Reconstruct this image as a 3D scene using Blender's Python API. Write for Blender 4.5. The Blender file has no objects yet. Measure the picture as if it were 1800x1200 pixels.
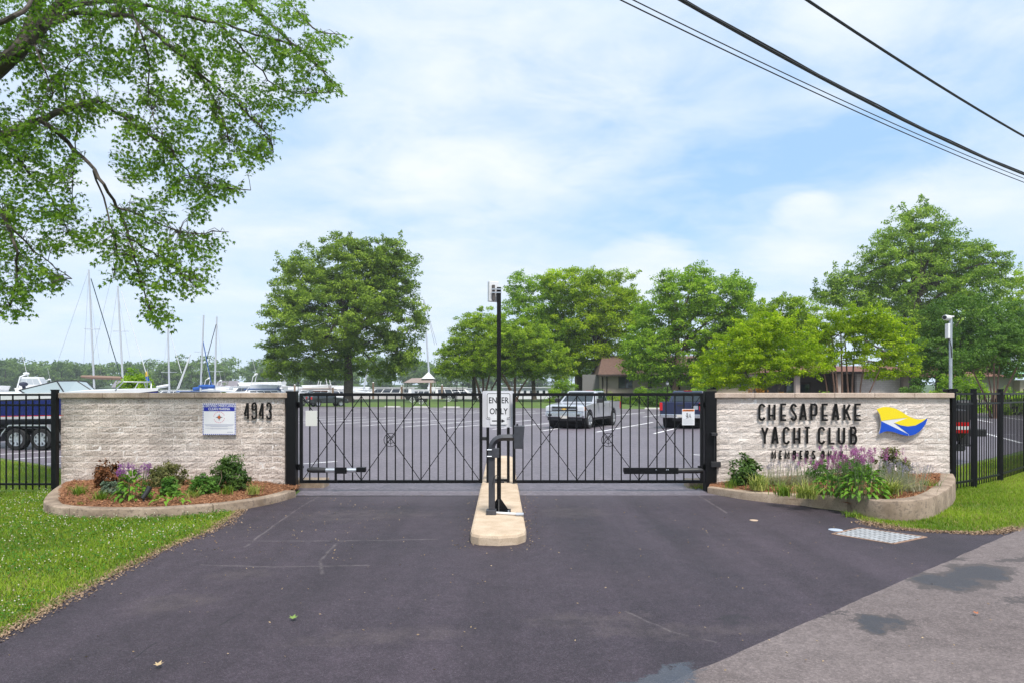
import bpy, math, random
import numpy as np
from mathutils import Vector, Matrix, noise as mnoise

S = bpy.context.scene
COL = S.collection
random.seed(7)
PI = math.pi
R = math.radians

# ------------------------------------------------------------------ camera
CAMH, FPX, HY = 1.75, 1200.0, 688.0          # eye height (m), focal length and horizon row of the 1800 x 1200 photograph
cam = bpy.data.objects.new('camera', bpy.data.cameras.new('camera'))
COL.objects.link(cam)
cam.location = (0, 0, CAMH)
cam.rotation_euler = (R(90), 0, 0)
cam.data.sensor_width = 36.0
cam.data.lens = 24.0
cam.data.shift_y = 88.0 / 1800.0
cam.data.clip_start = 0.1
cam.data.clip_end = 6000
S.camera = cam

# ------------------------------------------------------------------ sky, sun, exposure
SUN_EL, SUN_AZ = R(60), R(160)               # azimuth from +Y towards +X: behind the camera, to the right
world = bpy.data.worlds.new('World')
S.world = world
world.use_nodes = True


def N(nt, typ, **kw):
    n = nt.nodes.new(typ)
    for k, v in kw.items():
        if k.startswith('i_'):
            key = k[2:]
            key = int(key) if key.isdigit() else key.replace('_', ' ')
            n.inputs[key].default_value = v
        else:
            setattr(n, k, v)
    return n


def mth(nt, op, a, b=None, c=None, clamp=False):
    n = nt.nodes.new('ShaderNodeMath')
    n.operation = op
    n.use_clamp = clamp
    for i, v in enumerate((a, b, c)):
        if v is None:
            continue
        if isinstance(v, (int, float)):
            n.inputs[i].default_value = v
        else:
            nt.links.new(v, n.inputs[i])
    return n.outputs[0]


def ramp(nt, fac, stops, interp='LINEAR'):
    n = nt.nodes.new('ShaderNodeValToRGB')
    n.color_ramp.interpolation = interp
    els = n.color_ramp.elements
    while len(els) < len(stops):
        els.new(0.5)
    for e, (p, c) in zip(els, stops):
        e.position = p
        e.color = (*c, 1) if len(c) == 3 else c
    nt.links.new(fac, n.inputs[0])
    return n.outputs[0]


def mixc(nt, fac, a, b, blend='MIX'):
    n = nt.nodes.new('ShaderNodeMix')
    n.data_type = 'RGBA'
    n.blend_type = blend
    for sock, v in ((n.inputs[0], fac), (n.inputs[6], a), (n.inputs[7], b)):
        if isinstance(v, (int, float)):
            sock.default_value = v
        elif isinstance(v, (tuple, list)):
            sock.default_value = (*v, 1) if len(v) == 3 else v
        else:
            nt.links.new(v, sock)
    return n.outputs[2]


def build_world():
    nt = world.node_tree
    nt.nodes.clear()
    L = nt.links.new
    out = N(nt, 'ShaderNodeOutputWorld')
    bg = N(nt, 'ShaderNodeBackground', i_Strength=0.0545)
    L(bg.outputs[0], out.inputs[0])
    sky = N(nt, 'ShaderNodeTexSky', sky_type='NISHITA', sun_disc=False, sun_elevation=SUN_EL, sun_rotation=SUN_AZ,
            air_density=1.0, dust_density=1.2, ozone_density=1.2)
    tc = N(nt, 'ShaderNodeTexCoord')
    sep = N(nt, 'ShaderNodeSeparateXYZ')
    L(tc.outputs['Generated'], sep.inputs[0])
    x, y, z = sep.outputs
    zc = mth(nt, 'ADD', mth(nt, 'MAXIMUM', z, 0.0), 0.16)
    comb = N(nt, 'ShaderNodeCombineXYZ')
    L(mth(nt, 'DIVIDE', x, zc), comb.inputs[0])
    L(mth(nt, 'DIVIDE', y, zc), comb.inputs[1])
    mp = N(nt, 'ShaderNodeMapping')
    mp.inputs['Rotation'].default_value = (0, 0, R(-28))
    mp.inputs['Scale'].default_value = (0.85, 1.0, 1)
    L(comb.outputs[0], mp.inputs[0])
    n1 = N(nt, 'ShaderNodeTexNoise', i_Scale=1.1, i_Detail=9.0, i_Roughness=0.56, i_Distortion=0.35)
    L(mp.outputs[0], n1.inputs[0])
    n2 = N(nt, 'ShaderNodeTexNoise', i_Scale=4.2, i_Detail=8.0, i_Roughness=0.6, i_Distortion=0.6)
    L(mp.outputs[0], n2.inputs[0])
    den = mth(nt, 'ADD', mth(nt, 'MULTIPLY', n1.outputs[0], 0.66), mth(nt, 'MULTIPLY', n2.outputs[0], 0.34))
    # the break in the cloud deck ahead and to the right
    yc = mth(nt, 'MAXIMUM', y, 0.05)
    u = mth(nt, 'DIVIDE', x, yc)
    v = mth(nt, 'DIVIDE', z, yc)

    def lobe(u0, v0, ru, rv, tilt):
        du = mth(nt, 'SUBTRACT', u, u0)
        dv = mth(nt, 'SUBTRACT', mth(nt, 'SUBTRACT', v, v0), mth(nt, 'MULTIPLY', du, tilt))
        a = mth(nt, 'POWER', mth(nt, 'DIVIDE', du, ru), 2.0)
        b = mth(nt, 'POWER', mth(nt, 'DIVIDE', dv, rv), 2.0)
        return mth(nt, 'SUBTRACT', 1.0, mth(nt, 'ADD', a, b), clamp=True)
    gap = mth(nt, 'ADD', lobe(0.36, 0.315, 0.34, 0.10, 0.22), mth(nt, 'MULTIPLY', lobe(0.10, 0.235, 0.36, 0.045, -0.05), 0.55))
    gap = mth(nt, 'ADD', gap, mth(nt, 'MULTIPLY', lobe(0.60, 0.40, 0.42, 0.14, 0.2), 0.42))
    den = mth(nt, 'SUBTRACT', den, mth(nt, 'MULTIPLY', gap, 0.185))
    puff = mth(nt, 'ADD', lobe(0.195, 0.195, 0.085, 0.040, 0.1), mth(nt, 'MULTIPLY', lobe(0.43, 0.265, 0.06, 0.03, 0.1), 0.6))
    den = mth(nt, 'ADD', den, mth(nt, 'MULTIPLY', mth(nt, 'MULTIPLY', puff, n2.outputs[0]), 0.55))
    cov = ramp(nt, den, [(0.28, (0.12,) * 3), (0.38, (0.50,) * 3), (0.46, (0.78,) * 3), (0.56, (1.0,) * 3)])
    n3 = N(nt, 'ShaderNodeTexNoise', i_Scale=1.7, i_Detail=6.0, i_Roughness=0.55)
    L(mp.outputs[0], n3.inputs[0])
    hi = mth(nt, 'ADD', n3.outputs[0], mth(nt, 'ADD', mth(nt, 'MULTIPLY', lobe(-0.05, 0.48, 0.42, 0.24, 0.0), 0.12), mth(nt, 'MULTIPLY', puff, 0.14)))
    cloud = ramp(nt, hi, [(0.34, (4.25, 5.2, 6.5)), (0.50, (4.85, 5.55, 6.5)), (0.66, (5.75, 6.1, 6.5))])
    blue = mixc(nt, 0.65, sky.outputs[0], (2.6, 4.6, 7.3))
    col = mixc(nt, cov, blue, cloud)
    hz = ramp(nt, z, [(0.0, (0.8,) * 3), (0.10, (0.45,) * 3), (0.26, (0.0,) * 3)])
    col = mixc(nt, hz, col, (4.7, 5.6, 6.7))
    L(col, bg.inputs[0])


build_world()
sun = bpy.data.objects.new('sun', bpy.data.lights.new('sun', 'SUN'))
COL.objects.link(sun)
sun.data.energy = 1.5
sun.data.angle = R(13)
sun.data.color = (1.0, 0.96, 0.90)
sd = Vector((math.sin(SUN_AZ) * math.cos(SUN_EL), math.cos(SUN_AZ) * math.cos(SUN_EL), math.sin(SUN_EL)))
sun.rotation_euler = sd.to_track_quat('Z', 'Y').to_euler()
sun.location = (20, -20, 40)

vs = S.view_settings
vs.view_transform = 'Standard'
vs.look = 'None'
vs.gamma = 1
vs.use_curve_mapping = False
vs.exposure = 1.62
S.cycles.use_denoising = True
S.cycles.max_bounces = 6
S.cycles.diffuse_bounces = 3
S.cycles.glossy_bounces = 3
S.cycles.transmission_bounces = 4
S.cycles.volume_bounces = 1
S.cycles.caustics_reflective = False
S.cycles.caustics_refractive = False


# ------------------------------------------------------------------ helpers
def gp(px, py, z=0.0):
    """a point on the level z under a pixel of the photograph"""
    d = (CAMH - z) * FPX / (py - HY)
    return ((px - 900.0) / FPX * d, d, z)


def at(px, py, d):
    """a point at distance d in front of the camera"""
    return ((px - 900.0) / FPX * d, d, CAMH - (py - HY) / FPX * d)


def tag(o, label=None, cat=None, group=None, kind=None):
    if label: o['label'] = label
    if cat: o['category'] = cat
    if group: o['group'] = group
    if kind: o['kind'] = kind
    return o


def thing(name, label, cat, loc=(0, 0, 0), rotz=0.0, group=None):
    o = bpy.data.objects.new(name, None)
    o.empty_display_size = 0.2
    COL.objects.link(o)
    o.location = loc
    o.rotation_euler = (0, 0, rotz)
    return tag(o, label, cat, group)


def copy_tree(o, parent=None):
    c = o.copy()
    COL.objects.link(c)
    if parent: c.parent = parent
    for ch in o.children:
        copy_tree(ch, c)
    return c


def local(parent, v):
    """world points (n,3) into the frame of a top-level thing"""
    v = np.asarray(v, dtype=float)
    l = np.array(parent.location)
    a = -parent.rotation_euler[2]
    d = v - l
    c, s = math.cos(a), math.sin(a)
    return np.stack([d[:, 0] * c - d[:, 1] * s, d[:, 0] * s + d[:, 1] * c, d[:, 2]], axis=1)


def link(name, me, mats, parent=None, kind=None):
    o = bpy.data.objects.new(name, me)
    COL.objects.link(o)
    if mats is not None:
        for m in (mats if isinstance(mats, (list, tuple)) else [mats]):
            me.materials.append(m)
    if parent is not None: o.parent = parent
    if kind: o['kind'] = kind
    return o


class MB:
    """collects simple shapes for ONE mesh object"""
    def __init__(self):
        self.v, self.f, self.mi, self.m = [], [], [], 0
        self.T = None

    def raw(self, verts, faces):
        b = len(self.v)
        for p in verts:
            p = Vector(p)
            if self.T is not None: p = self.T @ p
            self.v.append(tuple(p))
        for f in faces:
            self.f.append(tuple(b + i for i in f))
            self.mi.append(self.m)
        return self

    def box(self, x0, x1, y0, y1, z0, z1):
        return self.raw([(x0, y0, z0), (x1, y0, z0), (x1, y1, z0), (x0, y1, z0), (x0, y0, z1), (x1, y0, z1), (x1, y1, z1), (x0, y1, z1)],
                        [(0, 3, 2, 1), (4, 5, 6, 7), (0, 1, 5, 4), (1, 2, 6, 5), (2, 3, 7, 6), (3, 0, 4, 7)])

    def hexa(self, b4, t4):
        return self.raw(list(b4) + list(t4), [(0, 3, 2, 1), (4, 5, 6, 7), (0, 1, 5, 4), (1, 2, 6, 5), (2, 3, 7, 6), (3, 0, 4, 7)])

    def bar(self, p, q, w, h=None, up=(0, 0, 1)):
        """a square bar from p to q, w across and h along up"""
        h = w if h is None else h
        p, q = Vector(p), Vector(q)
        d = (q - p).normalized()
        u = Vector(up)
        s = d.cross(u)
        if s.length < 1e-4: s = d.cross(Vector((0, 1, 0)))
        s.normalize()
        u = s.cross(d).normalized()
        a, b = s * w / 2, u * h / 2
        return self.hexa([p - a - b, p + a - b, p + a + b, p - a + b], [q - a - b, q + a - b, q + a + b, q - a + b])

    def tube(self, pts, rad, n=8, caps=True):
        pts = [Vector(p) for p in pts]
        rad = [rad] * len(pts) if isinstance(rad, (int, float)) else rad
        prev = None
        vs, fs = [], []
        for i, p in enumerate(pts):
            d = (pts[min(i + 1, len(pts) - 1)] - pts[max(i - 1, 0)]).normalized()
            if prev is None:
                s = d.cross(Vector((0, 0, 1)))
                if s.length < 1e-3: s = d.cross(Vector((0, 1, 0)))
            else:
                s = prev - d * prev.dot(d)
                if s.length < 1e-5: s = d.orthogonal()
            s.normalize()
            prev = s
            t = d.cross(s)
            for k in range(n):
                a = 2 * PI * k / n
                vs.append(p + (s * math.cos(a) + t * math.sin(a)) * rad[i])
        for i in range(len(pts) - 1):
            for k in range(n):
                k2 = (k + 1) % n
                fs.append((i * n + k, i * n + k2, (i + 1) * n + k2, (i + 1) * n + k))
        if caps:
            fs.append(tuple(range(n - 1, -1, -1)))
            fs.append(tuple((len(pts) - 1) * n + k for k in range(n)))
        return self.raw(vs, fs)

    def cyl(self, p, q, r, n=16, r2=None):
        return self.tube([p, q], [r, r if r2 is None else r2], n)

    def lathe(self, prof, axis_p, axis_d, n=20):
        """profile of (radius, height) pairs round an axis"""
        d = Vector(axis_d).normalized()
        s = d.orthogonal().normalized()
        t = d.cross(s)
        P = Vector(axis_p)
        vs, fs = [], []
        for r, h in prof:
            for k in range(n):
                a = 2 * PI * k / n
                vs.append(P + d * h + (s * math.cos(a) + t * math.sin(a)) * r)
        for i in range(len(prof) - 1):
            for k in range(n):
                k2 = (k + 1) % n
                fs.append((i * n + k, i * n + k2, (i + 1) * n + k2, (i + 1) * n + k))
        return self.raw(vs, fs)

    def prism(self, poly, plane, lo, hi):
        """2-D outline pushed along the third axis; plane 'xz' pushes along y, 'xy' along z, 'yz' along x"""
        n = len(poly)

        def P(a, b, c):
            return {'xz': (a, c, b), 'xy': (a, b, c), 'yz': (c, a, b)}[plane]
        vs = [P(a, b, lo) for a, b in poly] + [P(a, b, hi) for a, b in poly]
        fs = [tuple(range(n - 1, -1, -1)), tuple(range(n, 2 * n))]
        for i in range(n):
            j = (i + 1) % n
            fs.append((i, j, n + j, n + i))
        return self.raw(vs, fs)

    def ribbon(self, pts, w, y0, y1):
        """stroke of width w along 2-D points in the xz plane, between y0 and y1"""
        P = [Vector((a, b)) for a, b in pts]
        n = len(P)
        lft, rgt = [], []
        for i in range(n):
            d0 = (P[i] - P[i - 1]).normalized() if i > 0 else None
            d1 = (P[i + 1] - P[i]).normalized() if i < n - 1 else None
            d0 = d0 or d1
            d1 = d1 or d0
            m = (d0 + d1)
            m = m.normalized() if m.length > 1e-6 else d0
            nrm = Vector((-m.y, m.x))
            k = min(1.6, 1.0 / max(0.35, nrm.dot(Vector((-d0.y, d0.x)))))
            lft.append(P[i] + nrm * w / 2 * k)
            rgt.append(P[i] - nrm * w / 2 * k)
        vs = []
        for a, b in zip(lft, rgt):
            vs += [(a.x, y0, a.y), (b.x, y0, b.y), (a.x, y1, a.y), (b.x, y1, b.y)]
        fs = [(0, 1, 3, 2), (4 * (n - 1) + 1, 4 * (n - 1), 4 * (n - 1) + 2, 4 * (n - 1) + 3)]
        for i in range(n - 1):
            a, b = 4 * i, 4 * i + 4
            fs += [(a, b, b + 1, a + 1), (a + 2, a + 3, b + 3, b + 2), (a, a + 2, b + 2, b), (a + 1, b + 1, b + 3, a + 3)]
        return self.raw(vs, fs)

    def ball(self, c, r, n=8, m=6, sc=(1, 1, 1)):
        c = Vector(c)
        vs, fs = [], []
        for i in range(m + 1):
            th = PI * i / m
            for k in range(n):
                a = 2 * PI * k / n
                vs.append(c + Vector((math.sin(th) * math.cos(a) * sc[0], math.sin(th) * math.sin(a) * sc[1], math.cos(th) * sc[2])) * r)
        for i in range(m):
            for k in range(n):
                k2 = (k + 1) % n
                fs.append((i * n + k, (i + 1) * n + k, (i + 1) * n + k2, i * n + k2))
        return self.raw(vs, fs)

    def mesh(self, name, parent=None, world=True, smooth=False):
        v = self.v
        if parent is not None and world:
            v = local(parent, v).tolist()
        me = bpy.data.meshes.new(name)
        me.from_pydata(v, [], self.f)
        if len(set(self.mi)) > 1:
            me.polygons.foreach_set('material_index', self.mi)
        if smooth:
            me.polygons.foreach_set('use_smooth', [True] * len(me.polygons))
            me.set_sharp_from_angle(angle=R(42))
        me.update()
        return me

    def build(self, name, mats, parent=None, world=False, smooth=False, bevel=0.0, kind=None):
        o = link(name, self.mesh(name, parent, world, smooth), mats, parent, kind)
        if bevel:
            b = o.modifiers.new('bevel', 'BEVEL')
            b.width = bevel
            b.segments = 2
            b.limit_method = 'ANGLE'
            b.angle_limit = R(40)
        return o


def np_mesh(name, V, n_side, tint=None):
    """one mesh out of many separate n-sided faces; V is (faces * n_side, 3)"""
    V = np.ascontiguousarray(V, dtype=np.float32).reshape(-1, 3)
    nv = len(V)
    nf = nv // n_side
    me = bpy.data.meshes.new(name)
    me.vertices.add(nv)
    me.vertices.foreach_set('co', V.ravel())
    me.loops.add(nv)
    me.loops.foreach_set('vertex_index', np.arange(nv, dtype=np.int32))
    me.polygons.add(nf)
    me.polygons.foreach_set('loop_start', np.arange(0, nv, n_side, dtype=np.int32))
    if tint is not None:
        a = me.attributes.new('tint', 'FLOAT', 'FACE')
        a.data.foreach_set('value', np.ascontiguousarray(tint, dtype=np.float32))
    me.update(calc_edges=True)
    return me


def in_poly(P, poly):
    x, y = P[:, 0], P[:, 1]
    ins = np.zeros(len(P), bool)
    n = len(poly)
    j = n - 1
    for i in range(n):
        xi, yi = poly[i][:2]
        xj, yj = poly[j][:2]
        c = ((yi > y) != (yj > y)) & (x < (xj - xi) * (y - yi) / (yj - yi + 1e-12) + xi)
        ins ^= c
        j = i
    return ins


def seg_dist(P, path):
    d = np.full(len(P), 1e9)
    for a, b in zip(path[:-1], path[1:]):
        a, b = np.array(a[:2]), np.array(b[:2])
        ab = b - a
        t = np.clip(((P - a) @ ab) / (ab @ ab), 0, 1)
        d = np.minimum(d, np.linalg.norm(P - (a + t[:, None] * ab), axis=1))
    return d


def smooth_path(pts, k=6):
    """Catmull-Rom through 2-D points"""
    P = [np.array(p, float) for p in pts]
    P = [2 * P[0] - P[1]] + P + [2 * P[-1] - P[-2]]
    out = []
    for i in range(1, len(P) - 2):
        for s in range(k):
            t = s / k
            out.append(0.5 * ((2 * P[i]) + (-P[i - 1] + P[i + 1]) * t + (2 * P[i - 1] - 5 * P[i] + 4 * P[i + 1] - P[i + 2]) * t * t
                              + (-P[i - 1] + 3 * P[i] - 3 * P[i + 1] + P[i + 2]) * t ** 3))
    out.append(P[-2])
    return [tuple(p) for p in out]


def text_mesh(txt, size, parent, name, mat, x, z, y, center=True, bold=0.0, xs=1.0):
    """flat print in the xz plane, facing -y"""
    cu = bpy.data.curves.new(name, 'FONT')
    cu.body = txt
    cu.size = size
    cu.align_x = 'CENTER' if center else 'LEFT'
    cu.offset = bold
    cu.resolution_u = 3
    tmp = bpy.data.objects.new('tmp', cu)
    me = bpy.data.meshes.new_from_object(tmp)
    bpy.data.objects.remove(tmp)
    bpy.data.curves.remove(cu)
    n = len(me.vertices)
    co = np.empty(n * 3, np.float32)
    me.vertices.foreach_get('co', co)
    co = co.reshape(-1, 3)
    me.vertices.foreach_set('co', np.stack([co[:, 0] * xs + x, np.full(n, y), co[:, 1] + z], 1).astype(np.float32).ravel())
    me.materials.clear()
    me.update()
    return link(name, me, mat, parent)


# ------------------------------------------------------------------ materials
MATS = {}


def mat(name, col, rough=0.6, metal=0.0, var=0.0, vscale=6.0, bump=0.0, bscale=40.0, spec=0.5, coord='Object', col2=None, detail=5.0,
        speck=None, sscale=200.0, samt=0.5, coat=0.0):
    if name in MATS: return MATS[name]
    m = bpy.data.materials.new(name)
    m.use_nodes = True
    nt = m.node_tree
    b = nt.nodes['Principled BSDF']
    b.inputs['Roughness'].default_value = rough
    b.inputs['Metallic'].default_value = metal
    b.inputs['Specular IOR Level'].default_value = spec
    if coat:
        b.inputs['Coat Weight'].default_value = coat
        b.inputs['Coat Roughness'].default_value = 0.05
    b.inputs['Base Color'].default_value = (*col, 1)
    if coord == 'World':
        src = N(nt, 'ShaderNodeNewGeometry').outputs['Position']
    else:
        src = N(nt, 'ShaderNodeTexCoord').outputs[coord]
    c = None
    if var or col2:
        n = N(nt, 'ShaderNodeTexNoise', i_Scale=vscale, i_Detail=detail, i_Roughness=0.6)
        nt.links.new(src, n.inputs[0])
        lo = tuple(max(0, v * (1 - var)) for v in col)
        hi = col2 if col2 else tuple(min(1, v * (1 + var)) for v in col)
        c = ramp(nt, n.outputs[0], [(0.33, lo), (0.67, hi)])
    if speck:
        n = N(nt, 'ShaderNodeTexNoise', i_Scale=sscale, i_Detail=2.0, i_Roughness=0.7)
        nt.links.new(src, n.inputs[0])
        f = ramp(nt, n.outputs[0], [(0.52, (0,) * 3), (0.66, (samt,) * 3)])
        c = mixc(nt, f, c if c is not None else col, speck)
    if c is not None:
        nt.links.new(c, b.inputs['Base Color'])
    if bump:
        n = N(nt, 'ShaderNodeTexNoise', i_Scale=bscale, i_Detail=6.0, i_Roughness=0.65)
        nt.links.new(src, n.inputs[0])
        bp = N(nt, 'ShaderNodeBump', i_Strength=bump, i_Distance=0.02)
        nt.links.new(n.outputs[0], bp.inputs['Height'])
        nt.links.new(bp.outputs[0], b.inputs['Normal'])
    MATS[name] = m
    return m


def leaf_mat(name, dark, light, trans=0.35, rough=0.5, big=0.25):
    """tint (one value per leaf) picks the leaf's own green between dark and light; a little light passes through"""
    if name in MATS: return MATS[name]
    m = bpy.data.materials.new(name)
    m.use_nodes = True
    nt = m.node_tree
    nt.nodes.clear()
    out = N(nt, 'ShaderNodeOutputMaterial')
    a = N(nt, 'ShaderNodeAttribute', attribute_name='tint')
    g = N(nt, 'ShaderNodeTexCoord')
    n = N(nt, 'ShaderNodeTexNoise', i_Scale=big, i_Detail=2.0)
    nt.links.new(g.outputs['Object'], n.inputs[0])
    f = mth(nt, 'ADD', mth(nt, 'MULTIPLY', a.outputs['Fac'], 0.75), mth(nt, 'MULTIPLY', mth(nt, 'SUBTRACT', n.outputs[0], 0.35), 0.6), clamp=True)
    c = mixc(nt, f, dark, light)
    d = N(nt, 'ShaderNodeBsdfPrincipled', i_Roughness=rough)
    d.inputs['Specular IOR Level'].default_value = 0.12
    nt.links.new(c, d.inputs['Base Color'])
    t = N(nt, 'ShaderNodeBsdfTranslucent')
    tcx = mixc(nt, 1.0, c, (1.0, 1.25, 0.45), 'MULTIPLY')
    nt.links.new(tcx, t.inputs[0])
    mx = N(nt, 'ShaderNodeMixShader', i_Fac=trans)
    nt.links.new(d.outputs[0], mx.inputs[1])
    nt.links.new(t.outputs[0], mx.inputs[2])
    nt.links.new(mx.outputs[0], out.inputs[0])
    MATS[name] = m
    return m


def glass_mat(name, col=(0.02, 0.03, 0.035), rough=0.04, alpha=1.0):
    if name in MATS: return MATS[name]
    m = bpy.data.materials.new(name)
    m.use_nodes = True
    b = m.node_tree.nodes['Principled BSDF']
    b.inputs['Base Color'].default_value = (*col, 1)
    b.inputs['Roughness'].default_value = rough
    b.inputs['Specular IOR Level'].default_value = 0.8
    b.inputs['Alpha'].default_value = alpha
    MATS[name] = m
    return m




M_black = mat('black_paint', (0.006, 0.006, 0.007), 0.42, var=0.3, vscale=9, spec=0.22)
M_steelgrey = mat('dark_grey_steel', (0.045, 0.046, 0.055), 0.45, var=0.2, vscale=12)
M_white = mat('white_paint', (0.78, 0.78, 0.78), 0.45, var=0.04)
M_gel = mat('white_gelcoat', (0.78, 0.78, 0.79), 0.25, var=0.05, vscale=2)
M_sign = mat('white_sign', (0.72, 0.72, 0.74), 0.45, var=0.03)
M_ink = mat('black_print', (0.012, 0.012, 0.015), 0.5)
M_chrome = mat('chrome', (0.75, 0.76, 0.78), 0.18, metal=1.0)
M_alu = mat('aluminium', (0.55, 0.57, 0.60), 0.35, metal=0.8, var=0.1)
M_galv = mat('galvanised_steel', (0.42, 0.45, 0.50), 0.45, metal=0.55, var=0.12, vscale=8)
M_rubber = mat('tyre_rubber', (0.016, 0.016, 0.017), 0.8, bump=0.2, bscale=90)
M_glass = glass_mat('dark_glass')
M_bark = mat('bark', (0.085, 0.066, 0.052), 0.9, var=0.35, vscale=5, bump=0.6, bscale=18)
M_bark_red = mat('crape_bark', (0.15, 0.085, 0.058), 0.8, var=0.3, vscale=4, bump=0.3, bscale=14)
M_bark_grey = mat('maple_bark', (0.075, 0.060, 0.048), 0.9, var=0.4, vscale=7, bump=0.7, bscale=30)
M_plast = mat('black_plastic', (0.02, 0.02, 0.022), 0.5)
M_red = mat('red_lens', (0.55, 0.015, 0.02), 0.25)
M_amber = mat('amber_lens', (0.75, 0.25, 0.02), 0.25)
M_wood = mat('weathered_wood', (0.22, 0.15, 0.10), 0.85, var=0.3, vscale=4)


# ================================================================== THE SETTING
def lot_edge(x):
    return np.clip(84.5 - 0.30 * (np.asarray(x, float) + 30), 62, 90)


def ground_z(x, y):
    x = np.asarray(x, float)
    y = np.asarray(y, float)
    t = y - lot_edge(x)
    z = np.clip(t * 0.030, 0, .62) * np.clip((x + 33) / 6, 0, 1)
    shore = np.where(x < 6, np.interp(x, [-36, -27], [58.0, 109.0]), 109 + (x - 6) * 3.0)
    k = np.clip((y - shore) / 2.0, 0, 1)
    return z * (1 - k) - 2.0 * k


def build_ground():
    xs = np.concatenate([np.arange(-300, -80, 20), np.arange(-80, 120, 4), np.arange(120, 301, 20)])
    ys = np.concatenate([np.arange(-40, 60, 10), np.arange(60, 118, 1.0), np.arange(118, 330, 6)])
    X, Y = np.meshgrid(xs, ys)
    Z = ground_z(X, Y)
    V = np.stack([X.ravel(), Y.ravel(), Z.ravel()], 1)
    nx, ny = len(xs), len(ys)
    F = [(j * nx + i, j * nx + i + 1, (j + 1) * nx + i + 1, (j + 1) * nx + i) for j in range(ny - 1) for i in range(nx - 1)]
    me = bpy.data.meshes.new('ground')
    me.from_pydata(V.tolist(), [], F)
    m = mat('lawn_soil', (0.060, 0.115, 0.016), 0.95, coord='World', vscale=0.55, col2=(0.105, 0.165, 0.030), detail=9, bump=0.8, bscale=14,
            speck=(0.15, 0.17, 0.05), sscale=16, samt=0.45)
    link('ground', me, m, None, 'structure')


build_ground()


def sheet(name, poly, z, m, parent=None, kind='structure', jit=0.0, seed=0):
    """a flat polygon; jit roughens its outline"""
    pts = []
    rnd = random.Random(seed)
    n = len(poly)
    for i in range(n):
        a, b = np.array(poly[i][:2]), np.array(poly[(i + 1) % n][:2])
        L = np.linalg.norm(b - a)
        k = max(1, int(L / 0.12)) if jit and L < 30 else 1
        nn = np.array([-(b - a)[1], (b - a)[0]]) / max(L, 1e-6)
        for q in range(k):
            p = a + (b - a) * q / k
            if jit: p = p + nn * (mnoise.noise(Vector((p[0] * 2.1, p[1] * 2.1, seed))) * jit + rnd.uniform(-.3, .3) * jit)
            pts.append((p[0], p[1], z))
    me = bpy.data.meshes.new(name)
    me.from_pydata(pts, [], [tuple(range(len(pts)))])
    me.update()
    if me.polygons[0].normal.z < 0:
        me.flip_normals()
    return link(name, me, m, parent, kind)


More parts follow.
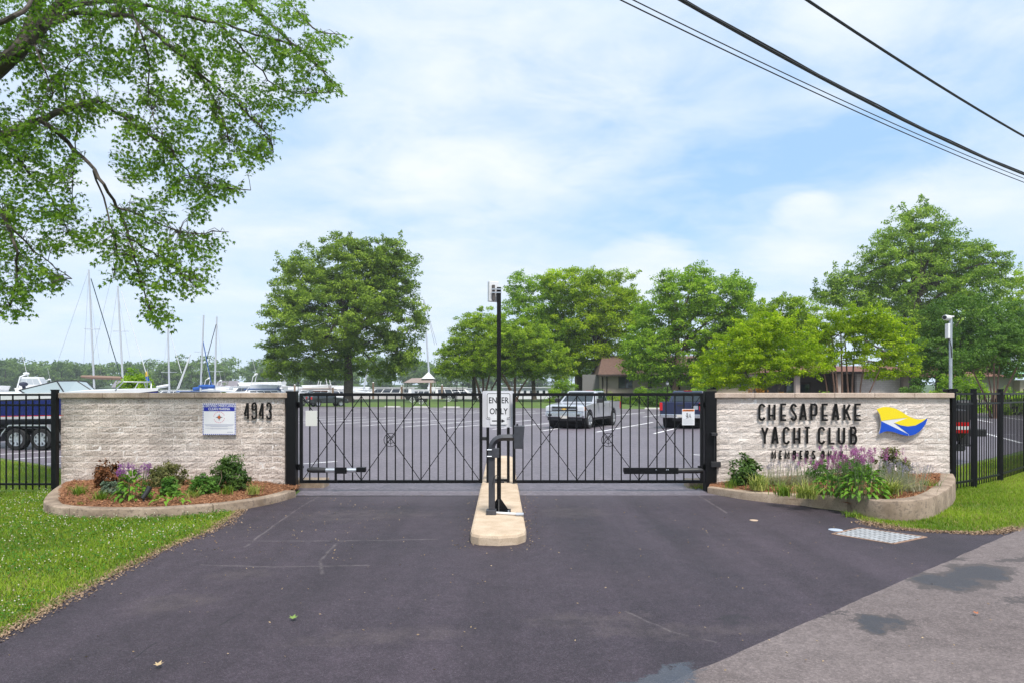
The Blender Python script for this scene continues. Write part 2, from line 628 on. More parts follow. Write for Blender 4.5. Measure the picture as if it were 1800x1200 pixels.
def asphalt(name, lo, hi, rough, speck, samt, sc=150, bump=0.35, patch=0.5, wet=0.0, stains=(), seams=()):
    """stains: (x, y, rx, ry, rot, kind) damp and wet patches and puddles; seams: (a, b, width, kind) dusty joints and cracks"""
    m = bpy.data.materials.new(name)
    m.use_nodes = True
    nt = m.node_tree
    b = nt.nodes['Principled BSDF']
    b.inputs['Specular IOR Level'].default_value = 0.4
    pos = N(nt, 'ShaderNodeNewGeometry').outputs['Position']
    n1 = N(nt, 'ShaderNodeTexNoise', i_Scale=patch, i_Detail=8.0, i_Roughness=0.62, i_Distortion=0.4)
    nt.links.new(pos, n1.inputs[0])
    c = ramp(nt, n1.outputs[0], [(0.32, lo), (0.70, hi)])
    v = N(nt, 'ShaderNodeTexVoronoi', i_Scale=sc)
    nt.links.new(pos, v.inputs['Vector'])
    sepc = N(nt, 'ShaderNodeSeparateColor')
    nt.links.new(v.outputs['Color'], sepc.inputs[0])
    f = ramp(nt, sepc.outputs[0], [(0.55, (0,) * 3), (1.0, (samt,) * 3)])
    c = mixc(nt, f, c, speck)
    v2 = N(nt, 'ShaderNodeTexVoronoi', i_Scale=sc * .42)
    nt.links.new(pos, v2.inputs['Vector'])
    sep2 = N(nt, 'ShaderNodeSeparateColor')
    nt.links.new(v2.outputs['Color'], sep2.inputs[0])
    c = mixc(nt, 1.0, c, ramp(nt, sep2.outputs[0], [(0.0, (0.80,) * 3), (0.6, (1.0,) * 3), (1.0, (1.22,) * 3)]), 'MULTIPLY')
    n4 = N(nt, 'ShaderNodeTexNoise', i_Scale=5.0, i_Detail=6.0, i_Roughness=0.7)
    nt.links.new(pos, n4.inputs[0])
    c = mixc(nt, 1.0, c, ramp(nt, n4.outputs[0], [(0.3, (0.80,) * 3), (0.7, (1.18,) * 3)]), 'MULTIPLY')
    rr = ramp(nt, n1.outputs[0], [(0.3, (rough - wet,) * 3), (0.7, (rough + 0.06,) * 3)])
    bs = None
    if seams:
        # tyre-worn lanes running along the drive, and grazing sheen near the gates painted in
        mpx = N(nt, 'ShaderNodeMapping')
        mpx.inputs['Scale'].default_value = (1.5, .14, 1)
        mpx.inputs['Rotation'].default_value = (0, 0, R(6))
        nt.links.new(pos, mpx.inputs[0])
        n5 = N(nt, 'ShaderNodeTexNoise', i_Scale=1.0, i_Detail=4.0, i_Roughness=0.5)
        nt.links.new(mpx.outputs[0], n5.inputs[0])
        c = mixc(nt, 1.0, c, ramp(nt, n5.outputs[0], [(0.35, (0.82,) * 3), (0.65, (1.25,) * 3)]), 'MULTIPLY')
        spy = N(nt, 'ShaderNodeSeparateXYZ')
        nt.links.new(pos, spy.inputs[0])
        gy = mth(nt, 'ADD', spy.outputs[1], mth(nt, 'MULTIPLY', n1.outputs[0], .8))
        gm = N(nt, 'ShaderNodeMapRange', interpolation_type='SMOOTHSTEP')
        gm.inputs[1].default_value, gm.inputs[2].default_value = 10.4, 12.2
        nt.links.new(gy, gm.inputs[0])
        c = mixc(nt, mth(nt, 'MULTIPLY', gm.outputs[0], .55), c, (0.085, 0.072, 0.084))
    if stains or seams:
        wn = N(nt, 'ShaderNodeTexNoise', i_Scale=3.0, i_Detail=9.0, i_Roughness=0.74)
        nt.links.new(pos, wn.inputs[0])
        sc_ = N(nt, 'ShaderNodeVectorMath', operation='MULTIPLY_ADD')
        nt.links.new(wn.outputs['Color'], sc_.inputs[0])
        sc_.inputs[1].default_value = (.74, .74, 0)
        sc_.inputs[2].default_value = (-.37, -.37, 0)
        ad = N(nt, 'ShaderNodeVectorMath', operation='ADD')
        nt.links.new(pos, ad.inputs[0])
        nt.links.new(sc_.outputs[0], ad.inputs[1])
        sp = N(nt, 'ShaderNodeSeparateXYZ')
        nt.links.new(ad.outputs[0], sp.inputs[0])
        sp0 = N(nt, 'ShaderNodeSeparateXYZ')
        nt.links.new(pos, sp0.inputs[0])

        def ell(x, y, rx, ry, rot, e0, e1, S_):
            cx_, sx_ = math.cos(rot), math.sin(rot)
            dx, dy = mth(nt, 'SUBTRACT', S_.outputs[0], x), mth(nt, 'SUBTRACT', S_.outputs[1], y)
            p = mth(nt, 'ADD', mth(nt, 'MULTIPLY', dx, cx_ / rx), mth(nt, 'MULTIPLY', dy, sx_ / rx))
            q = mth(nt, 'ADD', mth(nt, 'MULTIPLY', dx, -sx_ / ry), mth(nt, 'MULTIPLY', dy, cx_ / ry))
            r2 = mth(nt, 'ADD', mth(nt, 'MULTIPLY', p, p), mth(nt, 'MULTIPLY', q, q))
            n = nt.nodes.new('ShaderNodeMapRange')
            n.interpolation_type = 'SMOOTHSTEP'
            n.inputs[1].default_value, n.inputs[2].default_value, n.inputs[3].default_value, n.inputs[4].default_value = e0, e1, 1, 0
            nt.links.new(r2, n.inputs[0])
            return n.outputs[0]

        def mx(l):
            o = l[0]
            for k in l[1:]: o = mth(nt, 'MAXIMUM', o, k)
            return o
        if seams:
            brk = ramp(nt, n4.outputs[0], [(0.40, (0.15,) * 3), (0.60, (1,) * 3)])
            for kind, colr in (('dust', (0.215, 0.185, 0.180)), ('crack', (0.012, 0.011, 0.013))):
                L_ = []
                for a_, b_, w_, k_ in seams:
                    if k_ != kind: continue
                    dx, dy = b_[0] - a_[0], b_[1] - a_[1]
                    ln = math.hypot(dx, dy)
                    px_, py_ = mth(nt, 'SUBTRACT', sp0.outputs[0], a_[0]), mth(nt, 'SUBTRACT', sp0.outputs[1], a_[1])
                    t_ = mth(nt, 'ADD', mth(nt, 'MULTIPLY', px_, dx / ln), mth(nt, 'MULTIPLY', py_, dy / ln))
                    n_ = mth(nt, 'ADD', mth(nt, 'MULTIPLY', px_, -dy / ln), mth(nt, 'MULTIPLY', py_, dx / ln))
                    n_ = mth(nt, 'ADD', n_, mth(nt, 'MULTIPLY', mth(nt, 'SUBTRACT', wn.outputs[0], .5), .10))
                    ins = mth(nt, 'MULTIPLY', mth(nt, 'GREATER_THAN', t_, 0.0), mth(nt, 'LESS_THAN', t_, ln))
                    ac = mth(nt, 'SUBTRACT', 1.0, mth(nt, 'DIVIDE', mth(nt, 'ABSOLUTE', n_), w_ / 2), clamp=True)
                    L_.append(mth(nt, 'MULTIPLY', ins, ac))
                if L_:
                    msk = mx(L_)
                    if kind == 'dust': msk = mth(nt, 'MULTIPLY', msk, brk)
                    c = mixc(nt, mth(nt, 'MULTIPLY', msk, .45 if kind == 'dust' else .85), c, colr)
        dry_ = [ell(*s_[:5], .2, 1.3, sp) for s_ in stains if s_[5] == 'dry']
        if dry_: c = mixc(nt, mth(nt, 'MULTIPLY', mth(nt, 'MULTIPLY', mx(dry_), ramp(nt, n4.outputs[0], [(0.35, (0.05,) * 3), (0.7, (1,) * 3)])), .30), c, (0.125, 0.100, 0.088))
        dark_ = [ell(*s_[:5], .2, 1.2, sp) for s_ in stains if s_[5] == 'dark']
        if dark_: c = mixc(nt, mth(nt, 'MULTIPLY', mx(dark_), .6), c, (0.020, 0.018, 0.020))
        dm = [ell(s_[0], s_[1], s_[2] * 1.18, s_[3] * 1.25, s_[4], .9, 1.12, sp) for s_ in stains if s_[5] == 'wet'] + [ell(*s_[:5], .8, 1.15, sp) for s_ in stains if s_[5] == 'damp']
        if dm:
            dm = mx(dm)
            c = mixc(nt, mth(nt, 'MULTIPLY', dm, .78), c, (0.062, 0.054, 0.054))
        wm = [ell(*s_[:5], .55, 1.0, sp) for s_ in stains if s_[5] in ('wet', 'puddle')]
        if wm:
            wm = mx(wm)
            c = mixc(nt, mth(nt, 'MULTIPLY', wm, .85), c, mixc(nt, f, (0.036, 0.036, 0.042), (0.10, 0.10, 0.11)))
            rr = mth(nt, 'SUBTRACT', rr, mth(nt, 'MULTIPLY', wm, .30), clamp=True)
        pm = [ell(*s_[:5], .4, .95, sp) for s_ in stains if s_[5] == 'puddle']
        if pm:
            pm = mx(pm)
            rr = mth(nt, 'MULTIPLY', rr, mth(nt, 'SUBTRACT', 1.0, mth(nt, 'MULTIPLY', pm, .92)))
            bs = mth(nt, 'MULTIPLY', mth(nt, 'SUBTRACT', 1.0, pm), bump)
    nt.links.new(c, b.inputs['Base Color'])
    nt.links.new(rr, b.inputs['Roughness'])
    bp = N(nt, 'ShaderNodeBump', i_Strength=bump, i_Distance=0.004)
    nt.links.new(v.outputs['Distance'], bp.inputs['Height'])
    if bs is not None: nt.links.new(bs, bp.inputs['Strength'])
    nt.links.new(bp.outputs[0], b.inputs['Normal'])
    MATS[name] = m
    return m


def stain(px, py, rx, ry, rot, kind):
    x, y, _ = gp(px, py)
    return (x, y, rx, ry, rot, kind)


ROT = math.atan2(4.65, 5.60)
PUD = [(0.80, 4.02, .62, .13, ROT, 'puddle'), (-0.5, 3.0, .9, .12, ROT, 'puddle')]
ROAD_ST = PUD + [stain(1668, 1024, .33, .24, .3, 'wet'), stain(1716, 1008, .44, .22, .45, 'wet'), stain(1630, 1020, .20, .10, .2, 'wet'), stain(1546, 1097, .23, .13, .5, 'wet'),
                 stain(1800, 984, .42, .09, .3, 'damp'), stain(1650, 986, .42, .06, .3, 'damp'), stain(1805, 1058, .25, .07, .2, 'damp'), stain(1405, 1078, .2, .03, .5, 'damp'),
                 stain(1440, 1085, .3, .05, .4, 'damp'), stain(1560, 1000, .3, .04, .4, 'damp')]
DRIVE_ST = PUD + [stain(1288, 1087, .16, .09, .3, 'dark'), stain(1180, 1110, .9, .16, .1, 'dry'), stain(660, 1120, .7, .2, .2, 'dry'), stain(1040, 1090, .5, .25, .1, 'dry'), stain(640, 905, 1.1, .5, .1, 'dry'),
                  stain(1010, 900, .6, .5, .1, 'dry'), stain(430, 1010, .35, .2, .1, 'dry'), stain(300, 1060, .4, .3, .5, 'dry')]
SEAMS = []
for pts, w, k in (([(598, 852), (540, 884), (486, 920), (430, 962)], .045, 'dust'), ([(430, 951), (600, 951), (770, 948)], .055, 'dust'), ([(350, 993), (480, 997), (650, 994)], .06, 'dust'),
                  ([(1188, 852), (1230, 872), (1278, 902)], .05, 'dust'), ([(592, 955), (563, 985), (566, 1010)], .05, 'dust'), ([(430, 1076), (385, 1100)], .022, 'crack'), ([(275, 1130), (225, 1165)], .02, 'crack'),
                  ([(1100, 1075), (1180, 1112), (1260, 1130)], .035, 'dust'), ([(500, 872), (840, 871)], .16, 'crack'), ([(918, 868), (1200, 868)], .14, 'crack')):
    for a_, b_ in zip(pts[:-1], pts[1:]): SEAMS.append((gp(*a_)[:2], gp(*b_)[:2], w, k))
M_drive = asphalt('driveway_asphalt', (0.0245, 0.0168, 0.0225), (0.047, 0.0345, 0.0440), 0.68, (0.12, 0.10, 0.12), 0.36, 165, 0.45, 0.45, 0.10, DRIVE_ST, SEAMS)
M_lot = asphalt('lot_asphalt', (0.126, 0.107, 0.126), (0.164, 0.142, 0.162), 0.50, (0.25, 0.23, 0.26), 0.3, 60, 0.2, 0.22)
M_road = asphalt('road_asphalt', (0.116, 0.093, 0.090), (0.158, 0.130, 0.126), 0.84, (0.30, 0.25, 0.23), 0.35, 150, 0.35, 0.7, 0.0, ROAD_ST)
M_line = mat('lot_stripe_paint', (0.80, 0.79, 0.80), 0.7, var=0.15, vscale=1.5, coord='World')
# the planting-bed outlines (ground line of the kerbs)
KERB_L = smooth_path([(-7.86, 11.86), (-7.42, 10.94), (-6.90, 10.05), (-6.40, 9.58), (-5.75, 9.42), (-5.10, 9.44), (-4.57, 9.64), (-4.15, 9.95),
                      (-3.90, 10.28), (-3.70, 10.72), (-3.58, 11.30)], 5)
KERB_R1 = smooth_path([(3.38, 11.80), (3.70, 11.12), (4.10, 10.70), (4.55, 10.36), (4.90, 9.98)], 5)
KERB_R2 = smooth_path([(4.90, 9.98), (4.93, 9.62), (5.05, 9.33), (5.35, 9.24), (5.78, 9.45), (6.30, 9.96), (6.84, 10.60), (7.28, 11.20), (7.66, 11.84)], 5)

ROAD_A, ROAD_B = np.array((0.96, 4.10)), np.array((6.56, 8.75))
rdir = (ROAD_B - ROAD_A) / np.linalg.norm(ROAD_B - ROAD_A)
rnor = np.array((rdir[1], -rdir[0]))
road_near = [ROAD_A + rdir * t for t in np.arange(-40, 62, 3.0)]
sheet('road', [tuple(p) for p in road_near] + [tuple(ROAD_A + rdir * 60 + rnor * 9), tuple(ROAD_A - rdir * 40 + rnor * 9)], 0.012, M_road, jit=0.018, seed=3)
r0 = ROAD_A + rnor * 0.25

dl = [(-3.98, 10.05), (-3.86, 9.4), (-3.78, 8.6), (-3.84, 7.6), (-3.80, 6.6), (-3.72, 5.6), (-3.64, 4.8), (-3.62, 3.6), (-3.9, 2.2), (-5.5, 0.4)]
dr = [(4.74, 9.46), (4.72, 9.10), (4.90, 8.72), (5.30, 8.50), (5.9, 8.42), (6.5, 8.75)]
drive = [(-3.62, 11.5), (-3.86, 10.45)] + dl
drive += [tuple(ROAD_A + rdir * t + rnor * 0.3) for t in (-8.0, -5.0, -2.0, 0.0, 2.0, 5.0, 7.3)]
drive += dr[::-1] + [(4.80, 9.98), (4.4, 10.5), (3.9, 10.95), (3.46, 11.5)]
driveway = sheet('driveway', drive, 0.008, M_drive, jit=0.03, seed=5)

lx = np.arange(40, -29, -2.5)
lot = [(-28.6, 70), (-33, 56), (-40, 52), (-62, 50), (-62, 30), (-30, 19.6), (-14.0, 18.4), (-12.0, 16.95), (-10.4, 15.7), (-8.2, 13.6), (-6, 12.75), (-4.6, 12.5), (-3.75, 12.1), (-3.6, 11.2), (3.5, 11.2), (3.6, 12.1), (4.4, 12.5), (6, 12.75), (8.0, 13.9), (9.8, 15.6), (12.5, 17.9), (15.2, 20.3), (21, 23), (40, 30)]
lot += [(float(x), float(lot_edge(x)) - 1.2) for x in lx]
parking_lot = sheet('parking_lot', lot, 0.004, M_lot, jit=0.05, seed=9)


def strip(name, a, b, w, z, m, parent, jit=0.0):
    a, b = np.array(a[:2]), np.array(b[:2])
    d = (b - a) / np.linalg.norm(b - a)
    n = np.array((-d[1], d[0]))
    k = max(1, int(np.linalg.norm(b - a) / 0.25)) if jit else 1
    Lp, Rp = [], []
    for i in range(k + 1):
        p = a + (b - a) * i / k
        off = mnoise.noise(Vector((p[0] * 1.7, p[1] * 1.7, 4.0))) * jit
        ww = w * (1 + (random.uniform(-.5, .4) if jit else 0))
        Lp.append(tuple(p + n * (ww / 2 + off)))
        Rp.append(tuple(p - n * (ww / 2 - off)))
    return sheet(name, Lp + Rp[::-1], z, m, parent, kind=None)


# painted stall lines
uu, vv = np.array((0.908, -0.419)), np.array((0.419, 0.908))
P0 = np.array((-3.2, 32.8))


def lot_line(a, b, w=0.14):
    a, b = np.array(a), np.array(b)
    for p in (a, b):
        if p[1] > float(lot_edge(p[0])) - 1.4 or p[1] < 19 or (p[0] < -28 and p[1] > 46): return
    strip('stall_line', a, b, w, 0.009, M_line, parking_lot)


for k in range(-13, 12):
    q = P0 + uu * 2.52 * k
    lot_line(q, q + vv * 10.6)
    lot_line(q + vv * 18.5, q + vv * 29.2)
    e = q + vv * 47
    lot_line(q + vv * 37.5, q + vv * 42.6)
for t in (5.3, 23.9):
    lot_line(P0 + vv * t - uu * 22, P0 + vv * t + uu * 27, 0.1)
for a, b in (((533, 815), (592, 810.5)), ((1219, 798.5), (1262, 802)), ((-60, 802), (100, 792)), ((25, 806.5), (135, 800)), ((78, 815.5), (170, 811))):
    strip('stall_line', gp(*a), gp(*b), 0.11, 0.009, M_line, parking_lot)

# water and the far shore
mw = bpy.data.materials.new('creek_water')
mw.use_nodes = True
_b = mw.node_tree.nodes['Principled BSDF']
_b.inputs['Base Color'].default_value = (0.06, 0.085, 0.09, 1)
_b.inputs['Roughness'].default_value = 0.12
_n = N(mw.node_tree, 'ShaderNodeTexNoise', i_Scale=0.8, i_Detail=5.0)
_p = N(mw.node_tree, 'ShaderNodeBump', i_Strength=0.3, i_Distance=0.1)
mw.node_tree.links.new(N(mw.node_tree, 'ShaderNodeNewGeometry').outputs['Position'], _n.inputs[0])
mw.node_tree.links.new(_n.outputs[0], _p.inputs['Height'])
mw.node_tree.links.new(_p.outputs[0], _b.inputs['Normal'])
WZ = -0.4
sheet('water', [(-1050, 50), (1050, 50), (1050, 1050), (-1050, 1050)], WZ, mw)

xs = np.arange(-1000, 1001, 20)
ys = np.array([360, 366, 375, 400, 460, 600, 1000.0])
zz = np.array([-2.0, 0.2, 1.0, 3.0, 6.0, 8.0, 9.0])
V = [(float(x), float(y + 8 * math.sin(x * 0.013)), float(z)) for y, z in zip(ys, zz) for x in xs]
nx = len(xs)
F = [(j * nx + i, j * nx + i + 1, (j + 1) * nx + i + 1, (j + 1) * nx + i) for j in range(len(ys) - 1) for i in range(nx - 1)]
me = bpy.data.meshes.new('far_shore')
me.from_pydata(V, [], F)
link('far_shore', me, mat('shore_ground', (0.05, 0.085, 0.03), 0.95, var=0.3, vscale=0.05, coord='World'), None, 'structure')

# haze over the water
hz = bpy.data.materials.new('haze')
hz.use_nodes = True
hz.node_tree.nodes.clear()
_o = N(hz.node_tree, 'ShaderNodeOutputMaterial')
_v = N(hz.node_tree, 'ShaderNodeVolumePrincipled', i_Density=0.00028, i_Anisotropy=0.2)
_v.inputs['Color'].default_value = (0.90, 0.95, 1.0, 1)
hz.node_tree.links.new(_v.outputs[0], _o.inputs['Volume'])
hb = MB().box(-1070, 1070, -90, 1070, -3.2, 38).build('haze', hz, None, kind='stuff')


# ================================================================== WALLS, FENCES, GATES
M_stone = mat('split_face_stone', (0.50, 0.42, 0.365), 0.92, coord='World', vscale=3.2, col2=(0.78, 0.68, 0.61), detail=9, bump=1.0, bscale=42,
              speck=(0.17, 0.135, 0.11), sscale=38, samt=0.75)
M_stone2 = mat('pale_split_face_stone', (0.62, 0.535, 0.475), 0.92, coord='World', vscale=3.0, col2=(0.78, 0.695, 0.63), detail=9, bump=1.0, bscale=42,
               speck=(0.34, 0.29, 0.25), sscale=34, samt=0.45)
M_core = mat('block_joint', (0.80, 0.75, 0.71), 0.95, coord='World', var=0.2)
M_cap = mat('cap_stone', (0.36, 0.27, 0.20), 0.9, coord='World', vscale=7, col2=(0.55, 0.43, 0.34), bump=0.5, bscale=90, speck=(0.16, 0.11, 0.08), sscale=55, samt=0.65)
M_cap2 = mat('pale_cap_stone', (0.48, 0.37, 0.29), 0.9, coord='World', vscale=5, col2=(0.62, 0.50, 0.41), bump=0.5, bscale=90, speck=(0.28, 0.19, 0.14), sscale=60, samt=0.5)


def block_mesh(L, H, dep, seed, name='block'):
    """split-face block: rough front (towards -y), straight joints"""
    rnd = random.Random(seed)
    nx, nz = 7, 3
    vs, fs = [], []
    for j in range(nz + 1):
        for i in range(nx + 1):
            x, z = L * i / nx, H * j / nz
            edge = i in (0, nx) or j in (0, nz)
            dy = rnd.uniform(0.000, 0.003) if edge else -rnd.uniform(-0.003, 0.009)
            if not edge:
                x += rnd.uniform(-.25, .25) * L / nx
                z += rnd.uniform(-.2, .2) * H / nz
            vs.append((x, dy, z))
    for j in range(nz):
        for i in range(nx):
            a = j * (nx + 1) + i
            fs.append((a, a + 1, a + nx + 2, a + nx + 1))
    b = len(vs)
    vs += [(0, dep, 0), (L, dep, 0), (L, dep, H), (0, dep, H)]
    bl, br, tl, tr = 0, nx, nz * (nx + 1), nz * (nx + 1) + nx
    fs += [tuple([b, b + 1] + list(range(br, bl - 1, -1))), tuple([b + 3] + list(range(tl, tr + 1)) + [b + 2]),
           tuple([b] + [j * (nx + 1) for j in range(nz + 1)] + [b + 3]), tuple([b + 1, b + 2] + [j * (nx + 1) + nx for j in range(nz, -1, -1)]), (b, b + 3, b + 2, b + 1)]
    me = bpy.data.meshes.new(name)
    me.from_pydata(vs, [], fs)
    me.update()
    return me


def stone_wall(x0, x1, y, label, m, mc, seed, caps):
    n, H = 16, 1.645
    t = thing('stone_wall', label, 'wall', ((x0 + x1) / 2, y, 0))
    W, dep = x1 - x0, 0.42
    MB().box(-W / 2 + .05, W / 2 - .05, 0.0045, dep - .02, 0, H - .004).build('core', M_core, t)
    rnd = random.Random(seed)
    h = H / n
    shared = {}

    def blk(x, L, r, d=0.16):
        key = (round(L, 2), rnd.randrange(5), d)
        if key not in shared:
            shared[key] = block_mesh(key[0] - 0.007, h - 0.007, d, hash(key) % 9999)
            shared[key].materials.append(m)
        o = bpy.data.objects.new('block', shared[key])
        COL.objects.link(o)
        o.parent = t
        o.location = (x, rnd.uniform(-.002, .003), r * h + .0035)
    for r in range(n):
        x = -W / 2
        e0, e1 = (0.44, 0.22) if r % 2 else (0.22, 0.44)
        blk(x, e0, r, dep)
        x += e0
        end = W / 2 - e1
        while end - x > 0.01:
            L = 0.44
            if end - x < 0.66: L = end - x if end - x <= 0.46 else round((end - x) / 2, 2)
            blk(x, min(L, end - x), r)
            x += L
        blk(W / 2 - e1, e1, r, dep)
    cw = (W + 0.10) / caps
    for k in range(caps):
        x = -W / 2 - 0.05 + k * cw
        MB().box(x + .002, x + cw - .002, -0.055, dep + .055, H, H + 0.087 + rnd.uniform(-.002, .002)).build('cap_stone', mc, t, bevel=0.010)
    return t


wallL = stone_wall(-7.93, -3.99, 12.0, 'grey split-face block wall with the number 4943, left of the gates', M_stone, M_cap, 3, 5)
wallR = stone_wall(3.60, 7.70, 12.0, 'pale split-face block wall carrying the yacht club lettering, right of the gates', M_stone2, M_cap2, 8, 6)


for m_ in (M_stone, M_stone2):                 # each block has its own shade of stone
    nt_ = m_.node_tree
    bs_ = nt_.nodes['Principled BSDF']
    old = bs_.inputs['Base Color'].links[0].from_socket
    oi = N(nt_, 'ShaderNodeObjectInfo')
    f_ = ramp(nt_, oi.outputs['Random'], [(0.0, (0.84, 0.83, 0.82)), (0.5, (1.0, 1.0, 1.0)), (1.0, (1.10, 1.09, 1.08))])
    nt_.links.new(mixc(nt_, 1.0, old, f_, 'MULTIPLY'), bs_.inputs['Base Color'])


# ---- raised letters
def arc(cx, cz, rx, rz, a0, a1, n=7):
    return [(cx + rx * math.cos(R(a0 + (a1 - a0) * i / n)), cz + rz * math.sin(R(a0 + (a1 - a0) * i / n))) for i in range(n + 1)]


GL = {
    'C': [arc(.21, .80, .20, .19, 5, 180) + arc(.21, .19, .20, .18, 180, 355)],
    'H': [[(0, 0), (0, 1)], [(.42, 0), (.42, 1)], [(0, .29), (.42, .29)]],
    'E': [[(.42, 1), (0, 1), (0, 0), (.42, 0)], [(0, .29), (.40, .29)]],
    'S': [arc(.21, .80, .19, .19, 10, 170, 6) + [(.04, .72), (.10, .60), (.32, .36), (.39, .25)] + arc(.21, .18, .19, .18, 15, -170, 6)],
    'A': [[(0, 0), (.19, 1), (.25, 1), (.44, 0)], [(.06, .27), (.38, .27)]],
    'P': [[(0, 0), (0, 1), (.24, 1)] + arc(.24, .82, .17, .18, 90, 0, 4) + arc(.24, .48, .17, .17, 0, -90, 4) + [(0, .31)]],
    'K': [[(0, 0), (0, 1)], [(.42, 1), (.06, .46)], [(.15, .58), (.44, 0)]],
    'Y': [[(0, 1), (.21, .50), (.21, 0)], [(.42, 1), (.21, .50)]],
    'T': [[(.21, 0), (.21, .99)], [(0, 1), (.42, 1)]],
    'L': [[(0, 1), (0, 0), (.40, 0)]],
    'U': [[(0, 1), (0, .2)] + arc(.21, .2, .21, .2, 180, 360, 7) + [(.42, 1)]],
    'B': [[(0, .56), (0, 1), (.22, 1)] + arc(.22, .79, .16, .21, 90, -90, 5) + [(0, .57)], [(0, .57), (0, 0), (.24, 0)] + arc(.24, .28, .18, .28, -90, 90, 6)],
    'M': [[(0, 0), (0, 1), (.24, .30), (.48, 1), (.48, 0)]],
    'N': [[(0, 0), (0, 1), (.42, 0), (.42, 1)]],
    'R': [[(0, 0), (0, 1), (.24, 1)] + arc(.24, .76, .17, .24, 90, -90, 5) + [(0, .52)], [(.16, .52), (.43, 0)]],
    'O': [arc(.21, .80, .20, .19, -10, 190, 8) + arc(.21, .19, .20, .19, 180, 360, 8) + [(.41, .80)]],
    '4': [[(.78, 0), (.78, 1)], [(.68, 1.0), (.0, .27)], [(0, .24), (1.0, .24)]],
    '9': [arc(.46, .78, .40, .22, 0, 360, 12), [(.86, .80), (.86, .24)] + arc(.46, .22, .40, .22, 0, -180, 7)],
    '3': [arc(.46, .76, .38, .24, 170, -75, 9) + arc(.46, .25, .40, .25, 70, -170, 9)],
}


def letters(rows, wall_y, stroke, proud, label, name, cat, m, depth=0.016):
    """rows: (character, left px, right px, top px, bottom px) read off the photograph; mounted just off the wall"""
    d = wall_y - proud
    s = d / FPX
    c = at((rows[0][1] + rows[-1][2]) / 2, rows[0][4], d)
    t = thing(name, label, cat, c)
    for ch, x0, x1, y0, y1 in rows:
        X0, X1 = (x0 - 900) * s, (x1 - 900) * s
        Z1, Z0 = CAMH - (y0 - HY) * s, CAMH - (y1 - HY) * s
        gw = max(p[0] for st in GL[ch] for p in st)
        gw = gw if gw > 0.05 else 0.4
        b = MB()
        W, H = X1 - X0 - stroke, Z1 - Z0 - stroke
        for k, st in enumerate(GL[ch]):
            b.ribbon([(X0 + stroke / 2 + p[0] / gw * W - c[0], Z0 + stroke / 2 + p[1] * H - c[2]) for p in st], stroke, -0.0008 * k, depth - 0.0008 * k)
        b.build('digit' if ch.isdigit() else 'letter', m, t)
        # the two studs that hold the character off the rough stone
        MB().cyl(((X0 + X1) / 2 - c[0], depth - .004, Z0 + H * .25 - c[2]), ((X0 + X1) / 2 - c[0], depth + 0.02, Z0 + H * .25 - c[2]), .004, 6).build('stud', m, t)
    return t


def zrow(s, xs, x_of, sc, y0, y1):
    return [(ch, x_of + a / sc, x_of + b / sc, y0, y1) for ch, (a, b) in zip(s, xs)]


M_letter = mat('dark_bronze_letter', (0.007, 0.006, 0.006), 0.5, spec=.2)
letters(zrow('CHESAPEAKE', [(108, 210), (252, 356), (425, 522), (566, 664), (700, 808), (858, 960), (1020, 1120), (1168, 1276), (1332, 1442), (1490, 1595)], 1320, 8.18, 708.3, 739.2),
        11.98, 0.035, 0.024, 'tall dark letters spelling CHESAPEAKE along the top of the pale wall', 'lettering', 'lettering', M_letter)
letters(zrow('YACHTCLUB', [(148, 256), (298, 402), (460, 562), (612, 714), (762, 862), (965, 1070), (1118, 1218), (1252, 1358), (1428, 1530)], 1320, 8.18, 749.0, 780.7),
        11.98, 0.035, 0.024, 'tall dark letters spelling YACHT CLUB, middle line on the pale wall', 'lettering', 'lettering', M_letter)
letters(zrow('MEMBERSONLY', [(298, 364), (410, 456), (490, 560), (607, 656), (705, 752), (785, 836), (880, 930), (1014, 1062), (1108, 1162), (1205, 1246), (1272, 1330)], 1320, 8.18, 790.8, 806.5),
        11.98, 0.024, 0.020, 'small dark letters spelling MEMBERS ONLY, lowest line behind the purple flowers', 'lettering', 'lettering', M_letter)
letters(zrow('4943', [(990, 1110), (1135, 1255), (1285, 1402), (1425, 1548)], 340, 11.25, 706.2, 736.6), 11.98, 0.028, 0.020,
        'raised black house number 4943 on the grey wall', 'house_number', 'house number', M_letter)


